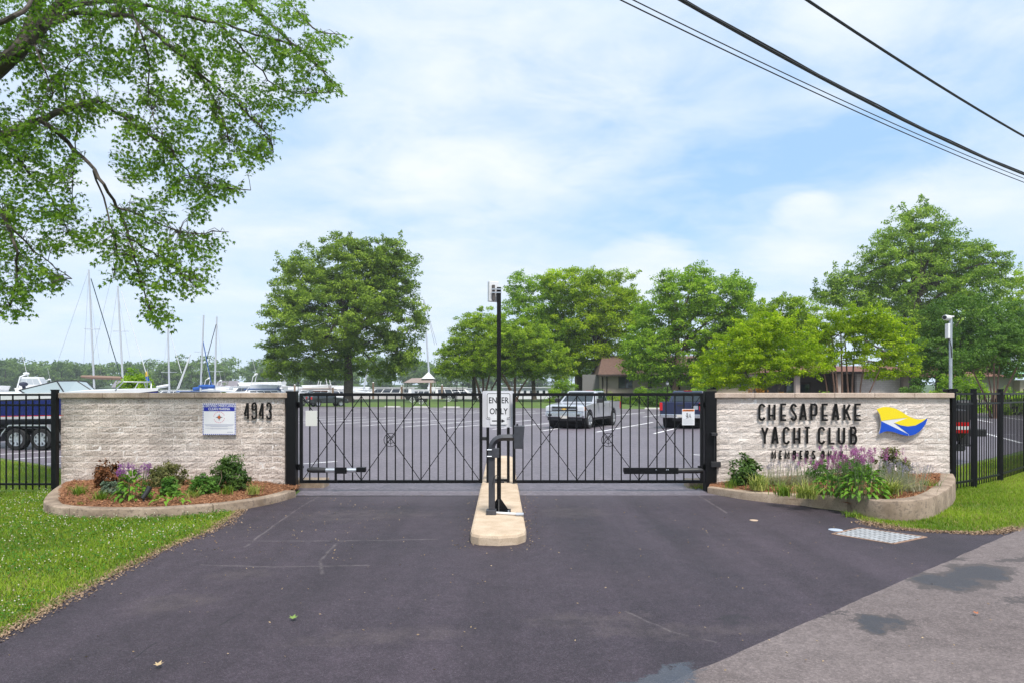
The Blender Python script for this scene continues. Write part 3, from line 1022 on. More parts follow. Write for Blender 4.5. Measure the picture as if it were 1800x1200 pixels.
# ---- club burgee
def burgee():
    d = 11.93
    s = d / FPX
    c = at(1585, 740, d)

    def q(p):
        return ((1230 + p[0] / 3.83 - 1585) * s, -(660 + p[1] / 3.83 - 740) * s)
    top = smooth_path([(1190, 222), (1240, 208), (1300, 214), (1350, 236), (1400, 267), (1450, 288), (1500, 291), (1533, 280)], 4)
    bot = smooth_path([(1533, 280), (1522, 318), (1492, 360), (1452, 390), (1405, 402), (1350, 392), (1300, 376), (1255, 372), (1207, 388)], 4)
    left = [(1219, 345), (1222, 302), (1211, 256)]
    t = thing('club_flag_emblem', 'wavy flag emblem in yellow, white and blue mounted on the pale wall', 'emblem', c)
    MB().prism([q(p) for p in top + bot[1:] + left], 'xz', 0, 0.02).build('backing_plate', M_sign, t)
    wave = smooth_path([(1408, 279), (1430, 287), (1462, 296), (1500, 294), (1533, 280)], 3)
    yel = top + [(1500, 306), (1452, 332), (1400, 339), (1352, 331), (1308, 315), (1408, 279), (1300, 291), (1222, 302), (1211, 256)]
    blu1 = [(1222, 304), (1404, 391), (1405, 402)] + [p for p in bot if p[0] < 1404] + [(1219, 345)]
    blu2 = [(1309, 316), (1352, 332), (1400, 340), (1452, 333), (1500, 307), (1533, 280)] + [p for p in bot if p[0] > 1406 and p[0] < 1533] + [(1407, 402), (1409, 392)]
    MB().prism([q(p) for p in yel], 'xz', -0.004, -0.0005).build('yellow_field', mat('yellow_enamel', (0.84, 0.66, 0.01), 0.4), t)
    mb = mat('blue_enamel', (0.005, 0.07, 0.50), 0.35)
    MB().prism([q(p) for p in blu1], 'xz', -0.004, -0.0005).build('blue_field', mb, t)
    MB().prism([q(p) for p in blu2], 'xz', -0.004, -0.0005).build('blue_field', mb, t)
    b = MB()
    for p in ((1260, 240), (1260, 350), (1460, 350)):
        x, z = q(p)
        b.cyl((x, 0.02, z), (x, 0.07, z), .006, 6)
    b.build('stud', M_alu, t)


burgee()


# ---- marina sign on the left wall
def marina_sign():
    d = 11.955
    s = d / FPX
    x0, x1, z1, z0 = (356 - 900) * s, (414.5 - 900) * s, CAMH - (708 - HY) * s, CAMH - (763.5 - HY) * s
    c = ((x0 + x1) / 2, d, z0)
    W, H = x1 - x0, z1 - z0
    t = thing('marina_sign', 'white and blue certified clean marina sign beside the house number', 'sign', c)
    MB().box(-W / 2, W / 2, 0, 0.02, 0, H).build('panel', M_sign, t)
    mbl = mat('sign_blue', (0.012, 0.02, 0.30), 0.45)
    MB().box(-W / 2 + .022, W / 2 - .022, -.0015, 0, H * .755, H - .022).build('heading_band', mbl, t)
    b = MB()
    n = 17
    for k in range(n):
        x = -W / 2 + (k + .5) * W / n
        b.box(x - W / n * .28, x + W / n * .28, -.0015, 0, 0.003, 0.018).box(x - W / n * .28, x + W / n * .28, -.0015, 0, H - .018, H - .003)
        z = .022 + (k + .5) * (H - .044) / n
        hh = (H - .044) / n * .28
        b.box(-W / 2 + .003, -W / 2 + .018, -.0015, 0, z - hh, z + hh).box(W / 2 - .018, W / 2 - .003, -.0015, 0, z - hh, z + hh)
    b.build('chequered_border', mbl, t)
    text_mesh('CERTIFIED MARYLAND', .062, t, 'lettering', M_sign, 0, H * .885, -.003, bold=.0006, xs=0.86)
    text_mesh('CLEAN MARINA', .062, t, 'lettering', M_sign, 0, H * .785, -.003, bold=.0006, xs=0.86)
    b = MB()
    zc = H * .56
    for a0 in range(0, 360, 20):
        if a0 in (0, 180): continue
        b.ribbon([(0.095 * math.cos(R(a0 + k * 6)), zc + 0.095 * math.sin(R(a0 + k * 6))) for k in range(3)], .010, -.0015, 0)
    b.build('emblem_ring', mat('sign_pink', (0.62, 0.22, 0.28), 0.5), t)

    def star(r, r2, a0):
        return [((r if k % 2 == 0 else r2) * math.cos(R(a0 + k * 45)), zc + (r if k % 2 == 0 else r2) * math.sin(R(a0 + k * 45))) for k in range(8)]
    MB().prism(star(.065, .017, 0), 'xz', -.0015, 0).build('compass_star', mat('sign_black', (0.03, 0.03, 0.03), 0.5), t)
    MB().prism(star(.042, .014, 45), 'xz', -.003, -.0016).build('compass_star', mat('sign_orange', (0.62, 0.12, 0.02), 0.5), t)
    b = MB()
    for z, w in ((.335, .44), (.31, .43), (.285, .40), (.262, .26), (.215, .42), (.19, .26)):
        b.ribbon([(-w * W, z * H), (w * W, z * H)], .0055, -.0012, 0)
    b.ribbon([(.24 * W, .09 * H), (.42 * W, .09 * H)], .010, -.0012, 0)
    b.build('small_print', mat('sign_grey', (0.34, 0.35, 0.45), 0.5), t)


marina_sign()


# ---- kerbs round the planting beds
M_kerb = mat('kerb_concrete', (0.33, 0.245, 0.17), 0.9, coord='World', vscale=4, col2=(0.50, 0.39, 0.29), bump=0.4, bscale=110, speck=(0.20, 0.15, 0.11), sscale=45, samt=0.5)
M_kerb2 = mat('stained_concrete', (0.20, 0.145, 0.10), 0.9, coord='World', vscale=3.0, col2=(0.41, 0.315, 0.235), bump=0.4, bscale=110, speck=(0.12, 0.09, 0.07), sscale=22, samt=0.6)


def kerb(path, w, h0, h1, parent, m, joints):
    P = [np.array(p) for p in path]
    n = len(P)
    nr = []
    for i in range(n):
        d = P[min(i + 1, n - 1)] - P[max(i - 1, 0)]
        d = d / np.linalg.norm(d)
        nr.append(np.array((-d[1], d[0])))
    cuts = [0] + joints + [n - 1]
    for a, b in zip(cuts[:-1], cuts[1:]):
        vs, fs = [], []
        for i in range(a, b + 1):
            h = h0 + (h1 - h0) * i / (n - 1)
            e = 0.006 if i == a and a > 0 else (-0.006 if i == b and b < n - 1 else 0)
            dirv = np.array((nr[i][1], -nr[i][0]))
            p = P[i] + dirv * e
            for o, z in ((0, -.05), (0, h - .022), (.006, h - .008), (.024, h), (w - .02, h), (w, h - .015), (w, -.05)):
                q = p + nr[i] * o
                wob = mnoise.noise(Vector((q[0] * 5, q[1] * 5, z * 7))) * .004
                vs.append((q[0] + wob, q[1] + wob, z + wob))
        k = 7
        for i in range(b - a):
            for j in range(k - 1):
                fs.append((i * k + j, i * k + j + 1, (i + 1) * k + j + 1, (i + 1) * k + j))
        fs += [tuple(range(k)), tuple((b - a) * k + j for j in range(k - 1, -1, -1))]
        mb = MB()
        mb.raw(vs, fs)
        o = mb.build('kerb_segment', m, parent, world=True, smooth=True)
        bm_fix(o.data)


def bm_fix(me):
    import bmesh
    b = bmesh.new()
    b.from_mesh(me)
    bmesh.ops.recalc_face_normals(b, faces=b.faces)
    b.to_mesh(me)
    b.free()


bedL = thing('planting_bed', 'mulched planting bed inside a low concrete kerb, below the grey wall with 4943', 'planting bed', (-5.7, 10.7, 0))
bedR = thing('planting_bed', 'planting bed inside a concrete kerb that rises to the right, below the club lettering', 'planting bed', (5.4, 10.6, 0))
kerb(KERB_L, .20, .145, .12, bedL, M_kerb2, [17, 33])
kerb(KERB_R1, .19, .115, .20, bedR, M_kerb, [])
kerb(KERB_R2, .22, .245, .33, bedR, M_kerb2, [22])

M_mulch = mat('mulch', (0.17, 0.070, 0.030), 0.95, coord='World', vscale=24, col2=(0.33, 0.155, 0.075), detail=8, bump=1.0, bscale=60)
M_chip = leaf_mat('mulch_chip', (0.13, 0.05, 0.022), (0.50, 0.26, 0.14), trans=0.0, rough=0.9, big=3)


def bed_fill(path, wallx0, wallx1, zfun, bed, seed, nchips):
    poly = [p for p in path] + [(wallx1, 12.0), (wallx0, 12.0)]
    A = np.array(poly)
    lo, hi = A.min(0), A.max(0)
    st = 0.14
    xs, ys = np.arange(lo[0] - .2, hi[0] + .2, st), np.arange(lo[1] - .1, 12.1, st)
    X, Y = np.meshgrid(xs, ys)
    P = np.stack([X.ravel(), Y.ravel()], 1)
    nx = len(xs)
    ins = in_poly(P, poly)
    # pull outside grid points back onto the outline so that the sheet ends under the kerb
    Q = P.copy()
    path_a = np.array(path)
    for i in np.where(~ins)[0]:
        j = np.argmin(((path_a - P[i]) ** 2).sum(1))
        if ((path_a[j] - P[i]) ** 2).sum() < (2.2 * st) ** 2:
            Q[i] = path_a[j]
            ins[i] = True
    Z = np.array([zfun(x, y) + .02 * mnoise.noise(Vector((x * 3, y * 3, seed))) for x, y in Q])
    F = []
    for j in range(len(ys) - 1):
        for i in range(nx - 1):
            f = (j * nx + i, j * nx + i + 1, (j + 1) * nx + i + 1, (j + 1) * nx + i)
            if all(ins[k] for k in f): F.append(f)
    mb = MB()
    d_in = seg_dist(Q, path)
    Z = Z - np.clip(.15 - d_in, 0, 1) * .5
    mb.raw(np.stack([Q[:, 0], np.minimum(Q[:, 1], 12.0), Z], 1).tolist(), F)
    mb.build('mulch_bed', M_mulch, bed, world=True, smooth=True)
    rg = np.random.default_rng(seed)
    C = np.stack([rg.uniform(lo[0], hi[0], nchips * 2), rg.uniform(lo[1], 12.0, nchips * 2)], 1)
    C = C[in_poly(C, poly)]
    C = C[seg_dist(C, path) > .19][:nchips]
    n = len(C)
    z = np.array([zfun(x, y) + .02 * mnoise.noise(Vector((x * 3, y * 3, seed))) for x, y in C]) + rg.uniform(.004, .022, n)
    a = rg.uniform(0, 2 * PI, n)
    L = rg.uniform(.006, .022, n)
    W = rg.uniform(.002, .006, n)
    tl = rg.uniform(-.5, .5, n)
    u = np.stack([np.cos(a), np.sin(a), tl], 1) * L[:, None]
    w = np.stack([-np.sin(a), np.cos(a), rg.uniform(-.6, .6, n)], 1) * W[:, None]
    c = np.stack([C[:, 0], C[:, 1], z], 1)
    V = np.stack([c - u - w, c + u - w, c + u + w, c - u + w], 1).reshape(-1, 3)
    V = local(bed, V)
    me = np_mesh('mulch_chips', V, 4, rg.uniform(0, 1, n))
    link('mulch_chips', me, M_chip, bed, 'stuff')


def zL(x, y):
    return .095 + .10 * max(0, min(1, (y - 9.6) / 2.2)) * max(0, min(1, (-3.75 - x) / .8))


def zR(x, y):
    return .08 + .16 * max(0, min(1, (x - 3.6) / 1.8)) + .07 * max(0, min(1, (y - 9.6) / 2.2))


bed_fill(KERB_L, -7.9, -3.7, zL, bedL, 11, 16000)
bed_fill(KERB_R1 + KERB_R2[1:], 3.45, 7.68, zR, bedR, 12, 15000)


# ---- fences
def fence_run(pts, z_top, label, zdrop, ph=.0095, pw=.045):
    base = pts[0]
    t = thing('metal_fence', label, 'fence', (base[0], base[1], 0))

    def L(p): return local(t, np.array([p]))[0]
    n_p = 0
    for i, p in enumerate(pts):
        x, y, _ = L((p[0], p[1], 0))
        z0 = p[2] if len(p) > 2 else 0
        w = pw
        b = MB().box(x - w, x + w, y - w, y + w, z0 - .06, z_top + .055)
        b.build('post', M_black, t, bevel=.004)
        MB().box(x - w - .007, x + w + .007, y - w - .007, y + w + .007, z_top + .055, z_top + .073).build('post_cap', M_black, t, bevel=.004)
    mesh = {}
    for a, b in zip(pts[:-1], pts[1:]):
        A, B = Vector(L((a[0], a[1], 0))), Vector(L((b[0], b[1], 0)))
        d = (B - A)
        Ln = d.length
        d.normalize()
        za, zb = (a[2] if len(a) > 2 else 0), (b[2] if len(b) > 2 else 0)
        for zt, lo in ((z_top - .02, None), (z_top - .20, None), (None, .14)):
            p, q = A + d * .045, B - d * .045
            p.z = zt if zt else za + lo
            q.z = zt if zt else zb + lo
            MB().bar(p, q, .028, .036).build('rail', M_black, t)
        k = max(1, round((Ln - .09) / .1185))
        for i in range(1, k):
            p = A + d * (.045 + (Ln - .09) * i / k)
            zg = za + (zb - za) * i / k
            tall = (i % 2 == 0)
            top = z_top - .002 if tall else z_top - .13
            key = (round(top - zg, 2),)
            if key not in mesh:
                mb = MB().box(-ph, ph, -ph, ph, 0.045, key[0])
                if not tall: mb.hexa([(-ph, -ph, key[0]), (ph, -ph, key[0]), (ph, ph, key[0]), (-ph, ph, key[0])],
                                     [(-.002, -.002, key[0] + .03), (.002, -.002, key[0] + .03), (.002, .002, key[0] + .03), (-.002, .002, key[0] + .03)])
                mesh[key] = mb.mesh('picket')
                mesh[key].materials.append(M_black)
            o = bpy.data.objects.new('picket', mesh[key])
            COL.objects.link(o)
            o.parent = t
            o.location = (p.x, p.y, zg)
    return t


fence_run([(-7.985, 11.93), (-10.40, 11.95), (-12.8, 11.97)], 1.72, 'black picket fence running left from the grey wall in front of the navy boat', 0)
fence_run([(7.775, 12.03), (8.42, 12.45), (9.55, 13.35), (11.15, 14.80), (12.85, 16.3), (14.6, 17.8)], 1.735, 'black picket fence slanting back to the right from the pale wall', 0, .0065, .036)


# ---- gate posts and leaves
def gate_post(px0, px1, d, label):
    s = d / FPX
    x0, x1 = (px0 - 900) * s, (px1 - 900) * s
    t = thing('gate_post', label, 'gate post', ((x0 + x1) / 2, d, 0))
    w = (x1 - x0) / 2
    MB().box(-w, w, -w, w, -.1, 1.755).build('shaft', M_black, t, bevel=.006)
    MB().box(-w - .004, w + .004, -w - .004, w + .004, 1.755, 1.765).build('cap_plate', M_black, t, bevel=.003)
    sgn = 1 if x0 < 0 else -1
    for z in (1.52, .42):
        MB().cyl((sgn * (w + .03), .05, z - .05), (sgn * (w + .03), .05, z + .05), .03, 12).build('hinge', M_black, t)
        MB().box(min(sgn * w * .8, sgn * (w + .1)), max(sgn * w * .8, sgn * (w + .1)), .03, .07, z - .02, z + .02).build('hinge_arm', M_black, t)
    return t


gate_post(505, 522, 12.05, 'square black gate post between the grey wall and the left gate leaf')
pr = gate_post(1238, 1257, 12.05, 'square black gate post between the right gate leaf and the pale wall')
MB().box(-.02, .085, -.19, -.10, .985, 1.04).build('beam_sensor', M_plast, pr, bevel=.006)
MB().cyl((.045, -.12, .985), (.045, -.12, .52), .006, 6).build('conduit', M_plast, pr)
MB().box(-.01, .16, -.13, -.08, .435, .53).build('operator_bracket', M_plast, pr, bevel=.005)


def gate_leaf(px0, px1, d, n_pick, label, emblem_px):
    s = d / FPX
    x0, x1 = (px0 - 900) * s, (px1 - 900) * s
    z0, z1 = CAMH - (848 - HY) * s, CAMH - (690 - HY) * s
    t = thing('gate_leaf', label, 'gate', ((x0 + x1) / 2, d, 0))
    w = (x1 - x0) / 2
    f = .052
    for sx in (-1, 1):
        MB().box(min(sx * w, sx * (w - f)), max(sx * w, sx * (w - f)), -f / 2, f / 2, z0, z1).build('stile', M_black, t, bevel=.004)
    MB().box(-w + f, w - f, -f / 2, f / 2, z1 - f, z1).build('rail', M_black, t)
    MB().box(-w + f, w - f, -f / 2, f / 2, z0, z0 + f).build('rail', M_black, t)
    pm = MB().box(-.010, .010, -.010, .010, z0 + f, z1 - f).mesh('picket')
    pm.materials.append(M_black)
    step = (2 * w - f) / (n_pick + 1)
    for k in range(1, n_pick + 1):
        o = bpy.data.objects.new('picket', pm)
        COL.objects.link(o)
        o.parent = t
        o.location = (-w + f / 2 + k * step, 0, 0)
    xs = [-w + f, -w + f + (2 * w - 2 * f) / 3, -w + f + (2 * w - 2 * f) * 2 / 3, w - f]
    for i in range(3):
        for k, (a, b) in enumerate((((xs[i], z0 + f), (xs[i + 1], z1 - f)), ((xs[i], z1 - f), (xs[i + 1], z0 + f)))):
            y = -.018 - .0125 * k
            MB().bar((a[0], y, a[1]), (b[0], y, b[1]), .012, .012, (0, 1, 0)).build('brace', M_black, t)
    zc = (z0 + z1) / 2 - .03
    MB().ribbon(arc(0, zc, .118, .118, 40, 320, 22), .010, -.050, -.038).build('emblem_letter', M_black, t)
    MB().ribbon(arc(0, zc, .060, .060, 45, 315, 14), .009, -.050, -.038).build('emblem_letter', M_black, t)
    b = MB().ribbon([(-.07, zc + .085), (0, zc), (.07, zc + .085)], .009, -.051, -.039)
    b.ribbon([(0, zc), (0, zc - .10)], .009, -.0515, -.0395)
    b.build('emblem_letter', M_black, t)
    return t


gL = gate_leaf(527, 848, 12.05, 20, 'closed black gate leaf with cross braces, left of the concrete island', 686)
gR = gate_leaf(901, 1236, 12.05, 20, 'closed black gate leaf with cross braces, right of the concrete island', 1067)


def operator(px0, px1, py, d, flip, label, m_cover):
    """swing-gate ram: motor cover at the hinge side, rod, carriage and bracket"""
    s = d / FPX
    c = at((px0 + px1) / 2, py, d)
    t = thing('gate_operator', label, 'gate operator', c)
    L = (px1 - px0) * s
    g = -1 if flip else 1
    a = -L / 2 * g
    b = MB().tube([(a, 0, 0), (a + g * .04, 0, 0), (a + g * .10, 0, 0), (a + g * L * .32, 0, -.005)], [.025, .042, .052, .045], 14)
    b.build('motor_cover', M_plast, t, smooth=True)
    MB().cyl((a + g * L * .30, 0, -.005), (a + g * L * .84, 0, -.005), .040, 16).build('ram_tube', M_alu, t, smooth=True)
    e = -a
    MB().box(min(e, e - g * .16), max(e, e - g * .16), -.05, .05, -.035, .045).build('rod_bracket', M_black, t, bevel=.004)
    if m_cover:
        MB().box(-.02, .19, -.062, -.048, -.06, .05).build('mounting_plate', M_black, t)
        MB().box(-.02, .02, -.06, -.04, -.21, -.055).build('plate_foot', M_black, t)
    else:
        MB().box(-L / 2, L * .18, -.062, -.044, -.055, .055).build('mounting_plate', M_black, t, bevel=.003)
        for x in (-L * .1, L * .03, L * .05):
            MB().cyl((x, -.062, .02), (x, -.068, .02), .010, 8).build('bolt', M_galv, t)
    return t


operator(540, 643, 825, 11.94, False, 'black and silver ram that swings the left gate leaf', True)
operator(1096, 1236, 826, 11.94, True, 'black and silver ram that swings the right gate leaf', False)


def plate_sign(px0, px1, py0, py1, d, name, label, cat, m=None):
    s = d / FPX
    c = at((px0 + px1) / 2, py1, d)
    t = thing(name, label, cat, c)
    W, H = (px1 - px0) * s, (py1 - py0) * s
    MB().box(-W / 2, W / 2, 0, .006, 0, H).build('panel', m or M_sign, t, bevel=.002)
    return t, W, H


plate_sign(537, 557.5, 721, 748, 11.93, 'blank_sign', 'blank cream plate hung on the left gate leaf', 'sign', mat('cream_plate', (0.66, 0.65, 0.60), 0.5))
t, W, H = plate_sign(1199, 1221, 718, 746.5, 11.93, 'warning_sign', 'small warning sign with an orange heading on the right gate leaf', 'sign')
MB().box(-W / 2 + .008, W / 2 - .008, -.0015, 0, H * .86, H - .008).build('heading_band', mat('sign_orange2', (0.80, 0.20, 0.02), 0.5), t)
text_mesh('WARNING', .034, t, 'lettering', M_ink, 0, H * .875, -.003, bold=.0006)
b = MB()
b.ribbon([(-.045, .17), (-.03, .155), (-.015, .165), (-.005, .18)], .010, -.0015, 0)
b.ribbon([(-.04, .13), (-.02, .125), (-.01, .15), (-.03, .17)], .010, -.0022, -.0007)
b.ribbon([(.005, .125), (.028, .20), (.045, .125)], .010, -.0015, 0)
b.ribbon([(.012, .15), (.04, .15)], .007, -.0022, -.0007)
b.ribbon(arc(-.02, .20, .012, .012, 0, 350, 8), .008, -.0015, 0)
b.build('pictogram', M_ink, t)
b = MB()
for k in range(6):
    b.ribbon([(-W * .42, H * (.37 - k * .055)), (W * (.42 if k % 3 else .30), H * (.37 - k * .055))], .004, -.0012, 0)
b.build('small_print', mat('sign_grey3', (0.45, 0.45, 0.45), 0.5), t)


# ---- island with the sign frame, reader post and antenna pole
M_isl = mat('island_concrete', (0.46, 0.345, 0.235), 0.9, coord='World', vscale=3.2, col2=(0.62, 0.49, 0.36), bump=0.35, bscale=120, speck=(0.30, 0.20, 0.12), sscale=60, samt=0.35)


def island():
    t = thing('concrete_island', 'long raised concrete island with a rounded nose between the two gate leaves', 'island', (-.2, 9, 0))
    near = [(-.49, 8.02), (-.47, 7.86), (-.38, 7.76), (-.15, 7.72), (.06, 7.78), (.155, 7.93), (.17, 8.1)]
    far = [(.02, 17.1), (-.06, 17.4), (-.55, 17.4), (-.62, 17.1)]
    poly = near + far

    def off(k):
        c = np.array((-.18, 12.0))
        out = []
        for p in poly:
            p = np.array(p)
            d = np.array((np.sign(p[0] + .2) * k, -k if p[1] < 8 else (k if p[1] > 17.2 else 0)))
            out.append(tuple(p - d))
        return out
    rings = [(0, -.05), (0, .09), (.010, .118), (.035, .13)]
    vs, n = [], len(poly)
    for k, z in rings:
        vs += [(x, y, z) for x, y in off(k)]
    fs = [(i * n + j, i * n + (j + 1) % n, (i + 1) * n + (j + 1) % n, (i + 1) * n + j) for i in range(len(rings) - 1) for j in range(n)]
    fs.append(tuple((len(rings) - 1) * n + j for j in range(n)))
    mb = MB()
    mb.raw(vs, fs)
    o = mb.build('island_body', M_isl, t, world=True)
    bm_fix(o.data)


island()

sf = thing('enter_only_sign', 'white ENTER ONLY sign with an arrow plate on a black post frame', 'sign', (-.25, 12.2, .13))
s_ = 12.2 / FPX


def xz(px, py): return ((px - 900) * s_ + .25, CAMH - (py - HY) * s_ - .13)


xa, _ = xz(857.5, 0)
xb, _ = xz(893.5, 0)
zb0, zt0 = xz(0, 850)[1], xz(0, 694)[1]
for x in (xa, xb):
    MB().box(x - .025, x + .025, -.025, .025, 0.0, zt0).build('post', M_black, sf, bevel=.003)
MB().box(xa + .025, xb - .025, -.02, .02, .02, .065).build('crossbar', M_black, sf)
MB().box(xa + .05, xb - .07, -.05, -.02, -.005, .035).build('anchor', M_plast, sf, bevel=.004)


def rr(cx, cz, w, h, r, n=5):
    out = []
    for sx, sz, a0 in ((1, 1, 0), (-1, 1, 90), (-1, -1, 180), (1, -1, 270)):
        for k in range(n + 1):
            a = R(a0 + 90 * k / n)
            out.append((cx + sx * (w / 2 - r) + r * math.cos(a), cz + sz * (h / 2 - r) + r * math.sin(a)))
    return out


cx, cz = xz(875.6, 718)
MB().prism(rr(cx, cz, 55 * s_, 64 * s_, .03), 'xz', -.030, -.026).build('back_panel', mat('pale_backer', (0.60, 0.60, 0.64), 0.5), sf)
cx, cz = xz(876.5, 712)
MB().prism(rr(cx, cz, 43.5 * s_, 46 * s_, .035), 'xz', -.040, -.034).build('sign_face', M_sign, sf)
o_, i_ = rr(cx, cz, 41 * s_, 43.5 * s_, .03), rr(cx, cz, 41 * s_ - .018, 43.5 * s_ - .018, .024)
b = MB()
n = len(o_)
b.raw([(x, -.0415, z) for x, z in o_] + [(x, -.0415, z) for x, z in i_], [(k, (k + 1) % n, n + (k + 1) % n, n + k) for k in range(n)])
b.build('border', M_ink, sf)
text_mesh('ENTER', .150, sf, 'lettering', M_ink, cx, cz + .045, -.0415, bold=.002, xs=0.80)
text_mesh('ONLY', .150, sf, 'lettering', M_ink, cx, cz - .150, -.0415, bold=.002, xs=0.80)
cx2, cz2 = xz(876.3, 738.7)
MB().prism(rr(cx2, cz2, 29 * s_, 12.6 * s_, .018), 'xz', -.047, -.042).build('arrow_plate', M_sign, sf)
b = MB().raw([(x, -.0482, z) for x, z in [(cx2 - .115, cz2 - .010), (cx2 + .055, cz2 - .010), (cx2 + .055, cz2 - .034), (cx2 + .12, cz2), (cx2 + .055, cz2 + .034), (cx2 + .055, cz2 + .010), (cx2 - .115, cz2 + .010)]],
             [tuple(range(7))])
b.build('arrow', M_ink, sf)
for x, lab in ((xa, -1), (xb, 1)):
    MB().box(min(x + lab * .02, x + lab * .12), max(x + lab * .02, x + lab * .12), -.02, .02, xz(0, 770)[1] - .03, xz(0, 770)[1] + .03).build('gate_stop', M_plast, sf, bevel=.004)

# antenna pole
D_P = 9.26
pp = thing('antenna_pole', 'tall thin black pole on the island with a white antenna box at its top', 'pole', (-.177, D_P, .13))
MB().box(-.028, .028, -.028, .028, 0, 3.03).build('shaft', M_black, pp, bevel=.003)
b = MB()
for dx, dy in ((1, 0), (-1, 0), (0, 1), (0, -1)):
    if dx: b.prism([(dx * .0285, .010), (dx * .0285, .17), (dx * .14, .010)], 'xz', -.005, .005)
    else: b.prism([(dy * .0285, .010), (dy * .0285, .17), (dy * .14, .010)], 'yz', -.005, .005)
b.build('gusset', M_black, pp)
MB().box(-.16, .16, -.16, .16, 0, .010).build('base_plate', M_black, pp)
b = MB()
for sx in (-1, 1):
    b.cyl((sx * .13, -.13, .01), (sx * .13, -.13, .035), .012, 8)
b.build('anchor_bolt', M_galv, pp)
sp = D_P / FPX
# box seen half from behind: its back faces the camera's right
tb = Matrix.Translation(Vector(((859 - 877) * sp, .02, 3.03 - .06))) @ Matrix.Rotation(R(28), 4, 'Z')
b = MB()
b.T = tb
b.box(-.005, .14, -.03, .03, -.13, .145)
b.build('antenna_box', M_sign, pp, bevel=.006)
b = MB()
b.T = tb
b.box(.03, .06, -.07, -.031, -.115, .09)
b.build('box_bracket', mat('bracket_brown', (0.10, 0.085, 0.08), 0.5), pp)
for z in (3.0, 2.955):
    MB().box(-.10, .035, -.040, -.0285, z - .008, z + .008).build('clamp_strap', M_galv, pp)

# reader post
rp = thing('card_reader_post', 'grey gooseneck post with an angular card reader box at the front of the island', 'card reader', (-.32, 9.05, .13))
s9 = 9.05 / FPX
gx = lambda px: (px - 900) * s9 + .32
gz = lambda py: CAMH - (py - HY) * s9 - .13
xp = gx(864.5)
MB().box(xp - .042, xp + .042, -.042, .042, .05, gz(796)).build('upright', M_steelgrey, rp, bevel=.004)
MB().box(gx(855), gx(872.5), -.075, .075, 0, .062).build('foot', M_steelgrey, rp, bevel=.005)
z0_ = gz(797)
pts = [(xp, 0, z0_), (xp, 0, gz(786))] + [(xp + .15 * (1 - math.cos(R(a))), 0, gz(786) + .135 * math.sin(R(a))) for a in (15, 30, 45, 60, 75, 90)] + [(gx(905), 0, gz(786) + .135)]
b = MB()
b.tube(pts, .043, 4)
b.build('gooseneck', M_steelgrey, rp)
MB().box(gx(858), gx(877.5), -.07, .06, gz(803), gz(787)).build('clamp', M_steelgrey, rp, bevel=.004)
b = MB()
for z in (gz(789), gz(800.5)):
    b.cyl((gx(858) - .012, -.075, z), (gx(858) + .05, -.075, z), .008, 6)
b.build('clamp_bolt', M_galv, rp)
b = MB().prism([(gx(903.5), gz(787)), (gx(919), gz(787)), (gx(922), gz(747.5)), (gx(903.5), gz(747.5))], 'xz', -.09, .09)
b.build('reader_box', M_steelgrey, rp, bevel=.006)
MB().box(gx(907.5), gx(911), -.03, .03, gz(747.5), gz(744)).build('lens', M_plast, rp)
MB().tube([gxp for gxp in [(gx(866), -.05, gz(850)), (gx(868), -.05, gz(838)), (gx(872), -.045, gz(834)), (gx(876), -.04, gz(836))]], .006, 6).build('cable', M_plast, rp)

rod = thing('white_rod', 'white pipe lying across the island beside the reader post', 'pipe', (-.1, 9.0, .13))
a_, b_ = gp(872, 901, .145), gp(919, 904, .145)
MB().cyl((a_[0] + .1, a_[1] - 9, .02), (b_[0] + .1, b_[1] - 9.0, .02), .016, 10).build('pipe', M_white, rod)
MB().cyl((b_[0] + .1 - .09, b_[1] - 9.0, .022), (b_[0] + .1 + .01, b_[1] - 9.0, .022), .023, 10).build('end_fitting', M_galv, rod)

# concrete block and cabinet behind the left gate post
t = thing('kerb_block', 'short concrete kerb end behind the left gate post', 'kerb', (-3.72, 12.55, 0))
MB().box(-.42, .30, -.12, .25, -.02, .15).build('block_body', M_kerb, t, bevel=.02)
t = thing('kerb_block', 'short concrete kerb end behind the right gate post', 'kerb', (3.35, 12.6, 0))
MB().box(-.12, .5, -.12, .25, -.02, .13).build('block_body', M_kerb, t, bevel=.02)
t = thing('utility_box', 'small teal utility box behind the left gate post', 'utility box', (-4.10, 12.62, 0))
MB().box(-.09, .13, -.08, .08, .30, .62).build('cabinet', mat('teal_paint', (0.02, 0.13, 0.12), 0.5), t, bevel=.008)
MB().box(-.02, .03, -.03, .03, -.05, .30).build('stake', M_galv, t)
MB().box(.005, .03, -.085, -.0805, .40, .50).build('latch', M_galv, t)

# CCTV pole at the end of the right wall
D_C = 12.2
cp = thing('camera_pole', 'grey steel pole with a white security camera at the right end of the pale wall', 'camera pole', ((1671 - 900) / FPX * D_C, D_C, 0))
sc_ = D_C / FPX
MB().cyl((0, 0, 1.73), (0, 0, CAMH + (688 - 557) * sc_), .027, 12).build('shaft', M_galv, cp, smooth=True)
MB().box(-.045, .045, -.05, .05, 0, 1.745).build('base_post', M_black, cp)
MB().box(-.10, .09, -.075, .075, 1.746, 1.80).build('base_cap', M_black, cp, bevel=.006)
zc = CAMH + (688 - 561) * sc_
b = MB().tube([(-.17, -.10, zc + .015), (-.13, -.075, zc + .016), (-.02, 0, zc + .02)], [.045, .05, .043], 12)
b.build('security_camera', M_white, cp, smooth=True)
MB().cyl((-.172, -.102, zc + .015), (-.182, -.108, zc + .015), .034, 12).build('lens', M_plast, cp)
MB().box(-.03, .05, -.03, .04, zc + .03, zc + .055).build('camera_mount', M_white, cp, bevel=.005)
MB().box(-.075, -.032, -.045, .045, CAMH + (688 - 595) * sc_, CAMH + (688 - 569) * sc_).build('junction_box', M_white, cp, bevel=.008)
